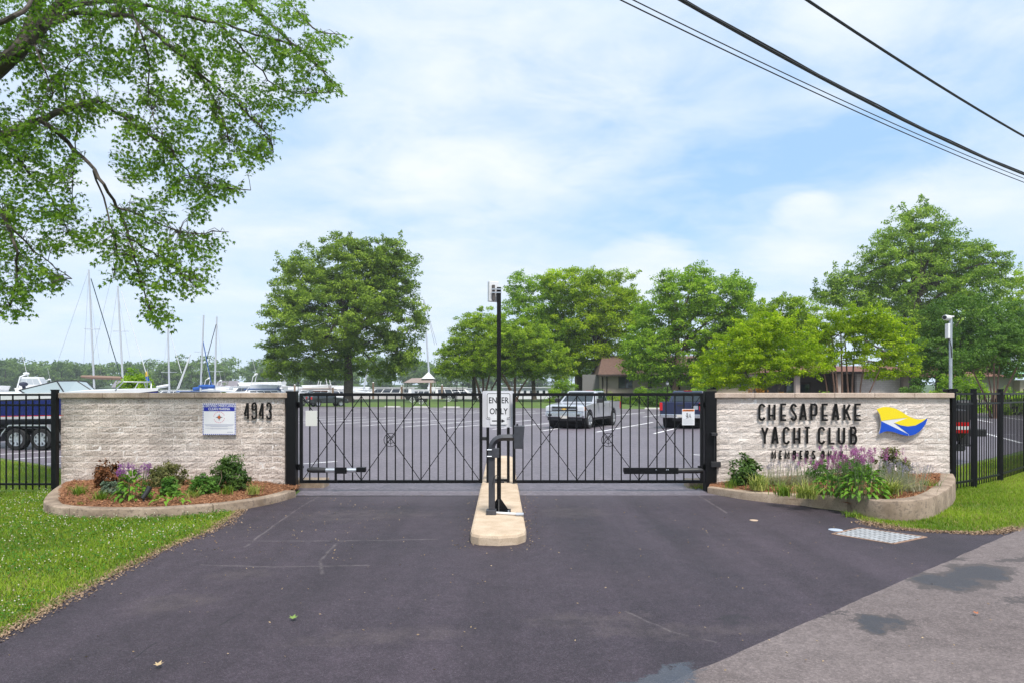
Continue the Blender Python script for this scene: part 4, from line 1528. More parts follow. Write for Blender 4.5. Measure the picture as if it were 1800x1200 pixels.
MB().tube([(-.05, -.03, CAMH + 93 * sc_), (-.04, -.05, CAMH + 86 * sc_), (-.01, -.035, CAMH + 78 * sc_), (0, -.03, CAMH + 60 * sc_)], .008, 6).build('cable', M_plast, cp)

# storm drain and small covers
gA, gB, gC, gD = [np.array(gp(*p)[:2]) for p in ((1463, 939), (1511, 928.2), (1628, 944.5), (1570, 956.5))]
dg = thing('storm_drain', 'galvanised storm drain grate let into the asphalt beside the right lawn', 'drain', (*((gA + gB + gC + gD) / 4), 0))
c0 = (gA + gB + gC + gD) / 4


def q2(u, v): return gA * (1 - u) * (1 - v) + gB * u * (1 - v) + gC * u * v + gD * (1 - u) * v


o = sheet('pit', [tuple(q2(u, v) - c0) for u, v in ((0, 0), (0, 1), (1, 1), (1, 0))], .0105, mat('pit_dark', (0.012, 0.012, 0.013), 0.9), dg, kind=None)


def gbar(u0, v0, u1, v1, w, z0, z1, name):
    a, b = q2(u0, v0) - c0, q2(u1, v1) - c0
    MB().bar((a[0], a[1], (z0 + z1) / 2), (b[0], b[1], (z0 + z1) / 2), w, z1 - z0).build(name, M_grate, dg)


M_grate = mat('worn_grate', (0.42, 0.43, 0.44), 0.55, metal=0.3, var=0.25, vscale=14, coord='World', speck=(0.25, 0.17, 0.12), sscale=30, samt=0.3)
M_rust = mat('rusty_angle', (0.30, 0.19, 0.13), 0.8, var=0.3)
for a in ((0, 0, 0, 1), (1, 0, 1, 1), (0, 0, 1, 0), (0, 1, 1, 1)):
    p, q = q2(a[0], a[1]) - c0, q2(a[2], a[3]) - c0
    MB().bar((p[0], p[1], .010), (q[0], q[1], .010), .03, .010).build('frame', M_rust, dg)
for k in range(1, 13):
    gbar(.02, k / 13, .98, k / 13, .040, .0112, .0130, 'grate_bar')
for k in range(1, 6):
    gbar(k / 6, .02, k / 6, .98, .050, .0115, .0136, 'cross_bar')
for p, r, lab, m in (((1469, 932), .085, 'small round bluish cover set in the asphalt beside the drain grate', mat('cover_blue', (0.40, 0.46, 0.55), 0.5)),
                     ((1325, 915), .055, 'small tan disc set in the asphalt in front of the right bed', mat('cover_tan', (0.50, 0.37, 0.26), 0.7))):
    x, y, _ = gp(*p)
    t = thing('round_cover', lab, 'cover', (x, y, 0))
    MB().lathe([(0.0001, .016), (r * .8, .016), (r * .82, .014), (r, .014), (r, 0)], (0, 0, 0), (0, 0, 1), 20).build('lid', m, t)


# ================================================================== TREES
def leaf_quads(P, Nrm, L, W, rg, droop=0.0):
    """kite-shaped leaves at P facing Nrm; returns (4n,3)"""
    n = len(P)
    r = rg.normal(size=(n, 3))
    T = np.cross(Nrm, r)
    T /= np.linalg.norm(T, axis=1)[:, None] + 1e-9
    if droop:
        T[:, 2] -= droop
        T /= np.linalg.norm(T, axis=1)[:, None] + 1e-9
    B = np.cross(Nrm, T)
    B /= np.linalg.norm(B, axis=1)[:, None] + 1e-9
    L, W = L[:, None], W[:, None]
    mid = P + T * L * .45
    return np.stack([P, mid + B * W * .5, P + T * L, mid - B * W * .5], 1).reshape(-1, 3)


def unit(v): return v / (np.linalg.norm(v, axis=-1, keepdims=True) + 1e-9)


def clump_leaves(C, rad, per, L, rg, up=.55, flat=.6, out=None, ctint=None, spread=.16, ow=.5):
    """per leaves round each clump centre"""
    n = len(C)
    m = int(per)
    P = np.repeat(C, m, 0)
    Rr = np.repeat(rad, m)[:, None]
    d = rg.normal(size=(n * m, 3))
    d = unit(d) * (rg.uniform(0.15, 1, (n * m, 1)) ** .5)
    d[:, 2] *= flat
    P = P + d * Rr
    nr = rg.normal(size=(n * m, 3)) * .75
    nr[:, 2] += up
    if out is not None: nr += np.repeat(out, m, 0) * ow
    nr += d * .5
    nr = unit(nr)
    Ls = L * rg.uniform(.6, 1.25, n * m)
    V = leaf_quads(P, nr, Ls, Ls * rg.uniform(.45, .7, n * m), rg)
    t = np.clip(np.repeat(ctint if ctint is not None else np.full(n, .5), m) + rg.normal(0, spread, n * m), 0, 1)
    return V, t


def tree(name, label, D, lobes, trunk, lm, bark, clump=0.9, per=90, leaf=.30, density=1.0, seed=1, flat=.5, group=None, base_z=0.0, limbs=16,
         stems=None, sprigs=0, tvar=.21, depth=.9, cat='tree', off=0.0):
    """lobes: (px, py, rx, ry) ellipses of the crown in the photograph, all at distance D; trunk: (base px, fork px, fork py, radius)"""
    rg = np.random.default_rng(seed)
    s = D / FPX
    bx = (trunk[0] - 900) * s
    if D > 60: base_z = float(ground_z(bx, D)) - .03
    t = thing(name, label, cat, (bx, D, base_z), 0, group)
    C, O, cr = [], [], []
    for (px, py, rx, ry) in lobes:
        c = np.array(at(px, py, D)) + np.array((0, off, 0))
        a, b = rx * s, ry * s
        dp = (a * b) ** .5 * depth
        k = max(6, int(density * 3.9 * ((a * b * dp) ** (1 / 3) / clump) ** 2.25))
        d = unit(rg.normal(size=(k, 3)))
        r = np.clip(rg.uniform(.30, 1.06, (k, 1)) ** .55, 0, 1.04)
        C.append(c + np.array((0, rg.uniform(-.25, .25) * dp, 0)) + d * r * np.array((a, dp, b)))
        O.append(d)
    C, O = np.concatenate(C), np.concatenate(O)
    keep = C[:, 2] > base_z + .5
    C, O = C[keep], O[keep]
    n = len(C)
    rad = clump * rg.uniform(.6, 1.25, n)
    ct = rg.normal(.5, tvar, n)
    V, tt = clump_leaves(C, rad, per, leaf, rg, flat=flat, out=O, ctint=ct)
    Vs, Ts = [V], [tt]
    if sprigs:                                     # twigs that stand out of the outline
        i = rg.choice(n, sprigs)
        d = O[i] + np.array((0, 0, .7)) + rg.normal(0, .35, (sprigs, 3))
        d = unit(d)
        for q, w in ((.9, .5), (1.35, .38), (1.8, .25)):
            V2, t2 = clump_leaves(C[i] + d * clump * q, np.full(sprigs, clump * w), max(8, per // 4), leaf, rg, flat=.9, ctint=ct[i])
            Vs.append(V2)
            Ts.append(t2)
    V, tt = np.concatenate(Vs), np.concatenate(Ts)
    me = np_mesh('crown', local(t, V), 4, tt)
    link('crown', me, lm, t)
    # trunk and limbs
    b = MB()
    fk = np.array(at(trunk[1], trunk[2], D)) + np.array((0, off, 0))
    base = np.array((bx, D, base_z))
    r0 = trunk[3]
    cc = C.mean(0)
    if stems is None:
        mid = (base + fk) / 2 + np.array((rg.uniform(-.1, .1), 0, 0))
        b.tube([base + np.array((0, 0, -.3)), base + np.array((0, 0, .25)), base + np.array((0, 0, .8)), mid, fk], [r0 * 1.9, r0 * 1.35, r0 * 1.08, r0, r0 * .82], 12)
        sel = rg.choice(n, min(limbs, n), replace=False)
        top = fk * .25 + np.array((cc[0], cc[1], C[:, 2].max())) * .75
        b.tube([fk, (fk + top) / 2 + rg.normal(0, .3, 3), top], [r0 * .8, r0 * .45, r0 * .12], 8)
        for i in sel:
            e = C[i]
            st = fk + (top - fk) * rg.uniform(0, .55)
            m1 = st + (e - st) * .4 + np.array((0, 0, .12 * np.linalg.norm(e - st)))
            m2 = st + (e - st) * .75 + np.array((0, 0, .08 * np.linalg.norm(e - st)))
            b.tube([st, m1, m2, e], [r0 * .38, r0 * .25, r0 * .14, r0 * .04], 6)
    else:
        for (px0, px1, py1, rr) in stems:
            p0 = base + np.array(((px0 - trunk[0]) * s, rg.uniform(-.25, .25), -.1))
            p1 = np.array(at(px1, py1, D)) + np.array((0, rg.uniform(-.9, .9) + off, 0))
            m1 = p0 + (p1 - p0) * .45 + np.array(((p1 - p0)[0] * -.14, 0, .1))
            b.tube([p0, m1, p1], [rr, rr * .75, rr * .5], 8)
            d = np.linalg.norm(C - p1, axis=1)
            for i in np.argsort(d)[rg.choice(min(60, n), 3, replace=False)]:
                e = C[i]
                b.tube([p1, p1 + (e - p1) * .5 + rg.normal(0, .1, 3), e], [rr * .5, rr * .3, rr * .08], 6)
    b.build('trunk', bark, t, world=True, smooth=True)
    return t


LM_oak = leaf_mat('oak_leaf', (0.045, 0.105, 0.014), (0.350, 0.470, 0.050), .30, big=.22)
LM_crape = leaf_mat('crape_leaf', (0.090, 0.172, 0.012), (0.460, 0.600, 0.034), .42, big=.3)
LM_lime = leaf_mat('lime_leaf', (0.105, 0.195, 0.011), (0.580, 0.690, 0.028), .50, big=.4)
LM_mid = leaf_mat('mid_green_leaf', (0.078, 0.178, 0.015), (0.450, 0.620, 0.048), .42, big=.25)
LM_yel = leaf_mat('yellow_green_leaf', (0.120, 0.205, 0.011), (0.560, 0.680, 0.030), .46, big=.25)
LM_will = leaf_mat('willow_oak_leaf', (0.064, 0.150, 0.018), (0.420, 0.560, 0.070), .32, big=.2)
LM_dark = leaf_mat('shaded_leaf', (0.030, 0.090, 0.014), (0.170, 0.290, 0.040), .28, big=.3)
LM_far = leaf_mat('far_leaf', (0.050, 0.112, 0.030), (0.210, 0.300, 0.070), .25, big=.08)

tree('oak_tree', 'broad round dark green oak standing on the grass behind the left gate leaf', 94,
     [(600, 470, 95, 60), (690, 480, 50, 55), (525, 500, 50, 60), (600, 550, 120, 70), (500, 570, 38, 60), (705, 560, 42, 60), (650, 500, 80, 60), (560, 620, 85, 46), (660, 620, 75, 42), (492, 640, 36, 30),
      (718, 625, 24, 30), (605, 440, 44, 24), (684, 446, 30, 26), (575, 655, 40, 18), (520, 652, 44, 18), (690, 655, 34, 16), (468, 615, 16, 26)],
     (612, 612, 628, .62), LM_oak, M_bark, clump=.90, per=100, leaf=.30, density=.86, seed=4, base_z=.40, limbs=34, sprigs=110)

tree('crape_myrtle', 'olive green crape myrtle in front of the marina, left of the antenna pole', 93,
     [(840, 590, 55, 40), (800, 630, 36, 32), (870, 610, 40, 40), (830, 645, 52, 22), (785, 650, 20, 16), (850, 560, 36, 22)],
     (848, 848, 665, .3), LM_crape, M_bark_red, clump=.62, per=90, leaf=.22, density=1.05, seed=6, base_z=.45, sprigs=26,
     stems=[(845, 832, 655, .22), (850, 848, 650, .2), (852, 862, 652, .2), (858, 880, 655, .16)])
tree('crape_myrtle', 'rounded olive green crape myrtle with forked red trunk, just right of the antenna pole', 90,
     [(915, 600, 62, 36), (880, 630, 45, 32), (955, 628, 46, 34), (915, 640, 60, 26), (985, 645, 22, 16), (920, 580, 40, 16)],
     (905, 905, 672, .3), LM_crape, M_bark_red, clump=.60, per=90, leaf=.22, density=1.15, seed=7, base_z=.60, sprigs=30,
     stems=[(904, 885, 660, .18), (905, 905, 652, .24), (907, 930, 660, .17), (903, 872, 648, .14)])
tree('maple_tree', 'tall mid green maple with a narrow top behind the rounded crape myrtle', 100,
     [(915, 510, 28, 30), (950, 530, 48, 45), (925, 560, 50, 38), (1000, 560, 50, 60), (960, 600, 60, 50), (1010, 620, 45, 40)],
     (1022, 1015, 640, .45), LM_mid, M_bark, clump=.85, per=85, leaf=.28, density=1.0, seed=9, base_z=.9, sprigs=50, limbs=14)
tree('locust_tree', 'tall yellow green feathery tree behind the silver pickup', 97,
     [(1010, 500, 60, 36), (1060, 520, 50, 44), (1090, 555, 42, 50), (1030, 560, 60, 46), (1095, 500, 22, 30), (1060, 600, 40, 40), (1000, 640, 34, 30), (975, 490, 30, 22), (1075, 620, 34, 20), (1125, 590, 34, 46), (1110, 545, 30, 36), (1035, 620, 46, 26)],
     (1048, 1050, 640, .42), LM_yel, M_bark, clump=.8, per=85, leaf=.27, density=1.0, seed=12, base_z=.95, sprigs=70, limbs=16)
tree('zelkova_tree', 'large loose green tree in front of the brown roof, left of the lime green tree', 84,
     [(1210, 520, 60, 40), (1270, 530, 55, 40), (1230, 490, 22, 30), (1160, 560, 45, 50), (1230, 570, 75, 45), (1300, 560, 40, 48), (1140, 620, 46, 36), (1200, 625, 70, 36), (1180, 500, 30, 26), (1300, 505, 26, 26),
      (1120, 645, 30, 22), (1270, 620, 50, 40), (1160, 655, 46, 22), (1215, 660, 50, 20), (1270, 655, 44, 24), (1120, 610, 34, 40), (1300, 600, 50, 50)],
     (1185, 1190, 640, .40), LM_mid, M_bark_red, clump=.75, per=70, leaf=.26, density=1.25, seed=15, base_z=.5, sprigs=110, limbs=22)
tree('olive_tree', 'yellowish olive treetop between the lime green tree and the tall willow oak', 75,
     [(1370, 545, 50, 24), (1345, 570, 40, 36), (1395, 570, 36, 30), (1360, 610, 60, 40), (1330, 640, 40, 30), (1410, 545, 34, 26), (1420, 590, 40, 40), (1395, 640, 60, 26)],
     (1375, 1372, 640, .28), LM_crape, M_bark_red, clump=.6, per=70, leaf=.22, seed=17, base_z=.4, sprigs=40, limbs=10)
tree('willow_oak', 'very tall willow oak with a broad domed crown behind the pale wall', 88,
     [(1620, 420, 72, 50), (1555, 470, 52, 50), (1690, 460, 62, 50), (1620, 500, 110, 60), (1500, 515, 45, 42), (1730, 505, 44, 50), (1455, 520, 28, 22), (1560, 560, 90, 46), (1680, 560, 90, 50), (1640, 600, 90, 40),
      (1470, 500, 14, 30), (1750, 470, 20, 30), (1620, 385, 40, 24), (1720, 440, 26, 22), (1600, 640, 60, 30), (1440, 515, 18, 10)],
     (1608, 1606, 560, .55), LM_will, M_bark, clump=.85, per=90, leaf=.27, density=1.02, seed=21, base_z=.6, limbs=30, sprigs=190)
tree('lime_tree', 'bright lime green layered tree above the pale wall, nearest the right gate post', 38,
     [(1345, 580, 60, 30), (1300, 610, 60, 34), (1390, 610, 60, 30), (1260, 650, 45, 28), (1330, 650, 75, 30), (1420, 640, 50, 20), (1360, 565, 40, 18), (1240, 670, 24, 14), (1300, 672, 50, 12), (1450, 622, 24, 8)],
     (1350, 1350, 680, .12), LM_lime, M_bark, clump=.34, per=62, leaf=.135, density=.95, seed=24, base_z=0, flat=.38, sprigs=60,
     stems=[(1345, 1310, 655, .07), (1350, 1350, 640, .08), (1355, 1395, 650, .07)], depth=.8)
tree('crape_myrtle', 'flat topped yellow green crape myrtle with many red stems above the pale wall', 40,
     [(1490, 562, 65, 22), (1540, 570, 50, 26), (1450, 575, 40, 22), (1560, 610, 55, 22), (1580, 640, 44, 18), (1530, 630, 50, 18), (1600, 650, 28, 10), (1430, 600, 24, 22), (1500, 585, 60, 20), (1570, 590, 36, 20), (1455, 615, 36, 16), (1440, 640, 26, 10), (1545, 655, 40, 12)],
     (1490, 1490, 660, .12), LM_yel, M_bark_red, clump=.36, per=62, leaf=.135, density=1.0, seed=26, base_z=0, flat=.4, sprigs=60,
     stems=[(1470, 1452, 600, .07), (1476, 1468, 590, .07), (1484, 1480, 585, .075), (1492, 1496, 590, .07), (1500, 1515, 590, .07), (1508, 1535, 610, .06), (1462, 1442, 605, .05), (1515, 1545, 630, .05)], depth=.8)
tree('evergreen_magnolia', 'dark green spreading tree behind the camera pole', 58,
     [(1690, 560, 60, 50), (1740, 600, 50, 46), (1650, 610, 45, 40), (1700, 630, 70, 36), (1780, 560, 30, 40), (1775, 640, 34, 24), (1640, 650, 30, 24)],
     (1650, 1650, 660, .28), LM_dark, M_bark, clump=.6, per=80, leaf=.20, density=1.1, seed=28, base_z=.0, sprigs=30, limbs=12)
tree('crape_myrtle', 'dark crape myrtle with arching red stems above the right fence', 45,
     [(1740, 620, 50, 22), (1780, 630, 36, 22), (1700, 632, 36, 18), (1770, 590, 44, 28), (1800, 610, 30, 26)],
     (1748, 1748, 668, .12), LM_dark, M_bark_red, clump=.42, per=70, leaf=.15, density=1.1, seed=30, base_z=0, flat=.45, sprigs=20,
     stems=[(1744, 1722, 650, .08), (1746, 1740, 640, .08), (1750, 1760, 640, .08), (1752, 1788, 635, .09), (1748, 1735, 645, .06)])
tree('pale_tree', 'pale yellow green tree at the right edge beyond the willow oak', 96,
     [(1800, 520, 40, 50), (1820, 580, 50, 60), (1790, 500, 16, 22)],
     (1815, 1815, 640, .3), LM_yel, M_bark, clump=.8, per=80, leaf=.26, seed=33, base_z=1.0, sprigs=30, limbs=8)
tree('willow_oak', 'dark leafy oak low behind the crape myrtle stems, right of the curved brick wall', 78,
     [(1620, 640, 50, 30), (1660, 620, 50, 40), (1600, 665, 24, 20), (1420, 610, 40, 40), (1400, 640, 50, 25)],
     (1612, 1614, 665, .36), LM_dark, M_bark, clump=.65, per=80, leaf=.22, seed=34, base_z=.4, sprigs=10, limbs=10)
# small trees in front of the marina (trunks seen between the crape myrtles)
for i, (px, py, lab) in enumerate(((832, 640, 'small dark tree behind the crape myrtle left of the antenna pole'), (937, 640, 'small dark tree behind the crape myrtle right of the antenna pole'))):
    tree('lawn_tree', lab, 99, [(px - 8, py - 20, 36, 26), (px + 10, py, 34, 22), (px, py - 40, 24, 24)], (px + 2, px, py + 10, .28), LM_dark, M_bark, clump=.7, per=70, leaf=.25, seed=40 + i, base_z=.75,
         limbs=8, group='small trees on the marina lawn')


# ---- shrubs and hedges behind the walls
def bush(name, label, c, rx, ry, rz, lm, clump, per, leaf, k, seed, group=None, cat='shrub', stem=True, flat=.8, tv=.16, ow=.7):
    rg = np.random.default_rng(seed)
    t = thing(name, label, cat, c, 0, group)
    d = unit(rg.normal(size=(k, 3)))
    d[:, 2] = np.abs(d[:, 2]) * 1.05 - .05
    C = d * (rg.uniform(.35, 1, (k, 1)) ** .5) * np.array((rx, ry, rz)) * rg.uniform(.85, 1.12, (k, 1))
    C[:, 2] += clump * .4
    V, tt = clump_leaves(C, clump * rg.uniform(.6, 1.2, k), per, leaf, rg, flat=flat, out=d, ctint=rg.normal(.5, tv, k), ow=ow)
    V[:, 2] = np.maximum(V[:, 2], .01)
    link('foliage', np_mesh('foliage', V, 4, tt), lm, t)
    if stem:
        b = MB()
        for i in range(7):
            e = C[rg.integers(k)]
            b.tube([(e[0] * .08, e[1] * .08, -.05), (e[0] * .5, e[1] * .5, e[2] * .45), tuple(e)], [max(.006, rx * .028), max(.005, rx * .02), .003], 5)
        b.build('stem', M_bark, t)
    return t


x, y, z = at(240, 688, 27)
bush('round_shrub', 'round bright green shrub showing above the grey wall by the small flag', (x, y, .9), .82, .7, 1.72, LM_mid, .24, 60, .10, 110, 3)
x, y, z = at(1172, 704, 76)
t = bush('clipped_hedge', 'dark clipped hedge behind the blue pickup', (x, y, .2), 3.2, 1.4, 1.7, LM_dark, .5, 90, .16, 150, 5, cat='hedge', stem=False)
x, y, z = at(1690, 680, 50)
bush('hedge', 'bright hedge below the dark trees behind the camera pole', (x, y, .2), 3.0, 1.0, 2.6, LM_mid, .42, 80, .15, 130, 8, cat='hedge', stem=False)
x, y, z = at(990, 690, 88)
bush('garden_shrub', 'bright green leaning shrub left of the tree trunks behind the silver pickup', (x, y, .5), 2.2, 1.2, 2.9, LM_mid, .5, 70, .2, 80, 9)
for i, (px, w, h, lab) in enumerate(((1072, .5, 1.2, 'reddish shrub under the clubhouse downspout'), (1083, .7, 1.4, 'variegated shrub below the clubhouse window, left end'), (1096, .6, .8, 'low dark shrub below the clubhouse window'),
                                     (1105, .6, .7, 'low dark shrub at the right end below the clubhouse window'), (1118, .8, 1.1, 'pale shrub beside the clubhouse hedge'),
                                     (1520, .8, 1.3, 'dark shrub at the foot of the curved brick wall, left end'), (1548, .8, 1.2, 'bright low shrub at the foot of the curved brick wall'))):
    x, y, z = at(px, 690, 82 if px < 1400 else 62)
    zb = float(ground_z(x, y))
    bush('foundation_shrub', lab, (x, y, zb), w, w, h, (LM_crape, LM_yel, LM_dark, LM_dark, LM_crape, LM_dark, LM_lime)[i], .25, 40, .12, 26, 60 + i)
x, y, z = at(1400, 690, 52)
LM_orange = leaf_mat('orange_leaf', (0.160, 0.070, 0.010), (0.480, 0.220, 0.030), .3)
bush('orange_shrub', 'orange leaved low shrub behind the lime green tree trunk', (x - 2.6, y, .7), 1.9, .8, 1.25, LM_orange, .25, 50, .12, 40, 77)


for i, (px, D_, w_, h_, m_, lab) in enumerate(((1128, 80, 1.6, 1.9, LM_mid, 'leafy green shrub under the zelkova, left of the clipped hedge'), (1232, 72, 1.9, 2.6, LM_mid, 'tall leafy shrub behind the right gate post'),
                                       (1048, 86, 1.1, 1.6, LM_dark, 'dark shrub at the left corner of the clubhouse'), (1440, 50, 1.2, 1.5, LM_mid, 'green shrub in front of the dark clubhouse entrance'),
                                       (1600, 56, 1.6, 2.4, LM_dark, 'dark shrub at the right end of the curved brick wall'), (1785, 52, 2.0, 1.9, LM_mid, 'green shrub in front of the beige outbuilding'))):
    x, y, z = at(px, 690, D_)
    bush('garden_shrub', lab, (x, y, float(ground_z(x, y))), w_, w_ * .7, h_, m_, .38, 70, .16, 60, 120 + i)


# ---- far treeline
def far_crown(seed):
    rg = np.random.default_rng(seed)
    k = 52
    d = unit(rg.normal(size=(k, 3)))
    H = 18.0
    C = d * (rg.uniform(.4, 1, (k, 1)) ** .5) * np.array((7.0, 5.5, 7.6)) * rg.uniform(.8, 1.15, (k, 1))
    C[:, 2] += 9.3
    C[:, 0] += rg.uniform(-1.5, 1.5)
    V, tt = clump_leaves(C, 2.3 * rg.uniform(.6, 1.2, k), 55, 1.15, rg, out=d, ctint=rg.normal(.5, .2, k), flat=.7)
    return np_mesh('crown', V, 4, tt)


FC = [far_crown(100 + i) for i in range(5)]
for m_ in FC: m_.materials.append(LM_far)
TM = MB().tube([(0, 0, -2), (0, 0, 6), (.3, 0, 12)], [.5, .4, .2], 6).mesh('trunk')
TM.materials.append(M_bark)
rgf = np.random.default_rng(55)
xs_far = list(np.arange(-330, -118, 6.3)) + list(np.arange(-118, 30, 9.0))
for i, x in enumerate(xs_far):
    y = 384 + rgf.uniform(-8, 45)
    t = thing('shore_tree', 'hazy green tree in the wood along the far shore', 'tree', (x + rgf.uniform(-3, 3), y, 1.0 + (y - 375) * .05), rgf.uniform(-.6, .6), 'trees along the far shore')
    sc = rgf.uniform(.72, 1.12)
    t.scale = (sc * rgf.uniform(.9, 1.25), sc, sc)
    link('crown', FC[i % 5], None, t)
    link('trunk', TM, None, t)
# the mass of the wood behind them
k = 1000
C = np.stack([rgf.uniform(-380, 120, k), rgf.uniform(430, 560, k), np.zeros(k)], 1)
C[:, 2] = 6 + rgf.uniform(2, 15, k) + 3.5 * np.sin(C[:, 0] * .05) + (C[:, 1] - 430) * .015
V, tt = clump_leaves(C, 4.5 * rgf.uniform(.6, 1.2, k), 50, 1.9, rgf, ctint=rgf.normal(.5, .2, k))
w = link('far_wood', np_mesh('far_wood', V, 4, tt), LM_far, None, 'stuff')
w['label'] = 'hazy wooded skyline across the water'


# ---- the maple whose branches hang in from the left
def star_leaf():
    """a deeply cut five-lobed maple leaf, unit long, in the xy plane, stalk at the origin"""
    p = [(0, 0), (-.20, .10), (-.46, .06), (-.26, .26), (-.50, .58), (-.17, .47), (0, 1.0), (.17, .47), (.50, .58), (.26, .26), (.46, .06), (.20, .10)]
    tri = [(0, 1, 11), (1, 2, 3), (1, 3, 9), (1, 9, 11), (9, 10, 11), (3, 4, 5), (3, 5, 7), (3, 7, 9), (7, 8, 9), (5, 6, 7)]
    return np.array(p), tri


def overhang():
    rg = np.random.default_rng(77)
    D0 = 11.6
    base = at(-420, 688, D0)
    t = thing('silver_maple', 'near maple tree whose leafy branches hang into the top left corner', 'tree', (base[0], D0, 0))
    # branches: pixel polylines with a depth offset and end radii
    BR = [([(-420, 760), (-400, 500), (-260, 300), (-60, 165), (30, 92), (95, 22), (150, -60)], 0.0, .22, .075),
          ([(-60, 165), (20, 95), (52, 45), (80, -40)], .25, .11, .08),
          ([(75, 48), (130, 25), (185, 26), (238, 33), (290, 75), (345, 125), (385, 195), (405, 250)], -.2, .055, .012),
          ([(110, 15), (190, 2), (250, 9), (320, 28), (385, 42), (445, 60), (520, 85), (575, 130)], .4, .045, .010),
          ([(-300, 340), (-120, 290), (0, 240), (70, 212), (120, 191), (172, 178)], -.1, .10, .032),
          ([(76, 214), (120, 250), (165, 300), (205, 365), (228, 420), (243, 480), (262, 545)], -.3, .042, .010),
          ([(380, -60), (430, 0), (480, 45), (535, 95), (590, 150)], .5, .05, .012),
          ([(520, 20), (560, 55), (608, 62)], .5, .02, .006),
          ([(172, 178), (230, 215), (300, 265), (350, 320), (440, 335)], .1, .028, .008),
          ([(205, 365), (260, 385), (330, 410), (402, 408)], -.3, .018, .006),
          ([(345, 125), (420, 190), (470, 235), (482, 270)], 0, .022, .007),
          ([(-120, 290), (-40, 330), (10, 390), (30, 460), (20, 540)], -.5, .05, .010),
          ([(0, 240), (40, 290), (90, 350), (120, 410)], .3, .03, .008),
          ([(10, 390), (60, 440), (125, 490)], -.4, .02, .006),
          ([(385, 42), (440, 100), (500, 160), (598, 160)], .6, .022, .007),
          ([(238, 33), (260, 100), (262, 180), (285, 240)], -.5, .02, .006),
          ([(165, 300), (190, 380), (205, 440), (200, 490)], .2, .02, .006),
          ([(228, 420), (290, 460), (345, 505)], -.2, .016, .005),
          ([(120, 191), (115, 120), (180, 80)], .3, .016, .005),
          ([(60, 80), (90, 150), (80, 190)], -.6, .016, .005),
          ([(-60, 60), (40, 20), (60, -40)], -.7, .05, .02),
          ([(140, 192), (133, 250), (128, 330), (130, 380)], .2, .014, .005)]
    b = MB()
    nodes = []
    for pl, dz, r0, r1 in BR:
        pts = smooth_path(pl, 5)
        W3 = []
        for i, p in enumerate(pts):
            dd = D0 + dz + .35 * math.sin(i * .55 + dz * 5)
            W3.append(at(p[0] + rg.normal(0, 1.2), p[1] + rg.normal(0, 1.2), dd))
        m = len(W3)
        b.tube(W3, [r0 + (r1 - r0) * (i / (m - 1)) ** .8 for i in range(m)], 8 if r0 > .03 else 6)
        nodes += W3
    nodes = np.array(nodes)
    # leafy area seen in the photograph: outline pieces and thin spots
    A = [(-60, -30), (535, -30), (535, 25), (562, 60), (610, 62), (585, 82), (578, 125), (602, 160), (545, 178), (497, 195), (488, 232), (485, 262), (472, 280), (440, 303), (428, 275), (405, 292),
         (388, 295), (415, 322), (463, 332), (420, 346), (372, 342), (372, 372), (340, 384), (322, 350), (300, 345), (298, 372), (255, 420), (236, 330), (200, 285), (215, 215), (180, 190), (150, 235), (-60, 240)]
    Bp = [(-60, 235), (80, 235), (135, 262), (158, 320), (158, 362), (140, 395), (150, 428), (98, 442), (72, 458), (92, 478), (132, 492), (80, 508), (52, 512), (58, 538), (28, 556), (-60, 562)]
    Cp = [(152, 398), (190, 382), (206, 360), (250, 372), (300, 372), (315, 402), (355, 412), (410, 405), (386, 428), (374, 462), (368, 500), (345, 517), (328, 520), (296, 504), (284, 520), (300, 552), (322, 562),
          (272, 574), (248, 544), (246, 494), (205, 498), (180, 490), (214, 468), (162, 462), (150, 425)]
    holes = [(165, 330, 40, 62), (205, 65, 22, 22), (300, 120, 26, 22), (205, 150, 30, 18), (15, 150, 26, 34), (270, 320, 22, 18), (465, 130, 15, 14), (325, 300, 18, 16), (120, 105, 22, 14), (440, 225, 14, 10),
             (100, 330, 10, 14), (230, 250, 16, 16), (395, 130, 16, 12), (370, 230, 12, 14), (10, 15, 14, 12), (275, 480, 10, 12), (60, 400, 10, 14)]
    P = np.stack([rg.uniform(-60, 615, 60000), rg.uniform(-30, 575, 60000)], 1)
    ok = in_poly(P, A) | in_poly(P, Bp) | in_poly(P, Cp)
    for hx, hy, ra, rb in holes:
        e = ((P[:, 0] - hx) / ra) ** 2 + ((P[:, 1] - hy) / rb) ** 2
        ok &= ~((e < 1) & (rg.uniform(0, 1, len(P)) < .93))
    P = P[ok]
    nz = np.array([mnoise.noise(Vector((p[0] * .028, p[1] * .028, 3.0))) + .5 * mnoise.noise(Vector((p[0] * .07, p[1] * .07, 9.0))) for p in P])
    P = P[nz + rg.uniform(-.42, .62, len(P)) > .02]
    tw = P[:4700]                                  # one twig each
    twig = MB()
    lp, ld, lt = [], [], []
    for (px, py) in tw:
        d = D0 + rg.uniform(-.9, 1.0)
        e = np.array(at(px, py, d))
        dist = ((nodes - e) ** 2).sum(1)
        q = nodes[np.argmin(dist)]
        v = e - q
        L = np.linalg.norm(v)
        dirv = unit(v * np.array((1, .7, .6)) + np.array((.25, 0, -.28)) * max(L, .3) + rg.normal(0, .10, 3))
        ln = rg.uniform(.22, .36)
        st = e - dirv * ln * .5
        if L < .38 and rg.uniform() < .7:
            twig.tube([q, q + (st - q) * .5 + np.array((0, 0, .05)), st, e], [.006, .005, .004, .002], 4, caps=False)
        else:
            twig.tube([st, e], [.003, .0015], 3, caps=False)
        tint = rg.normal(.5, .2)
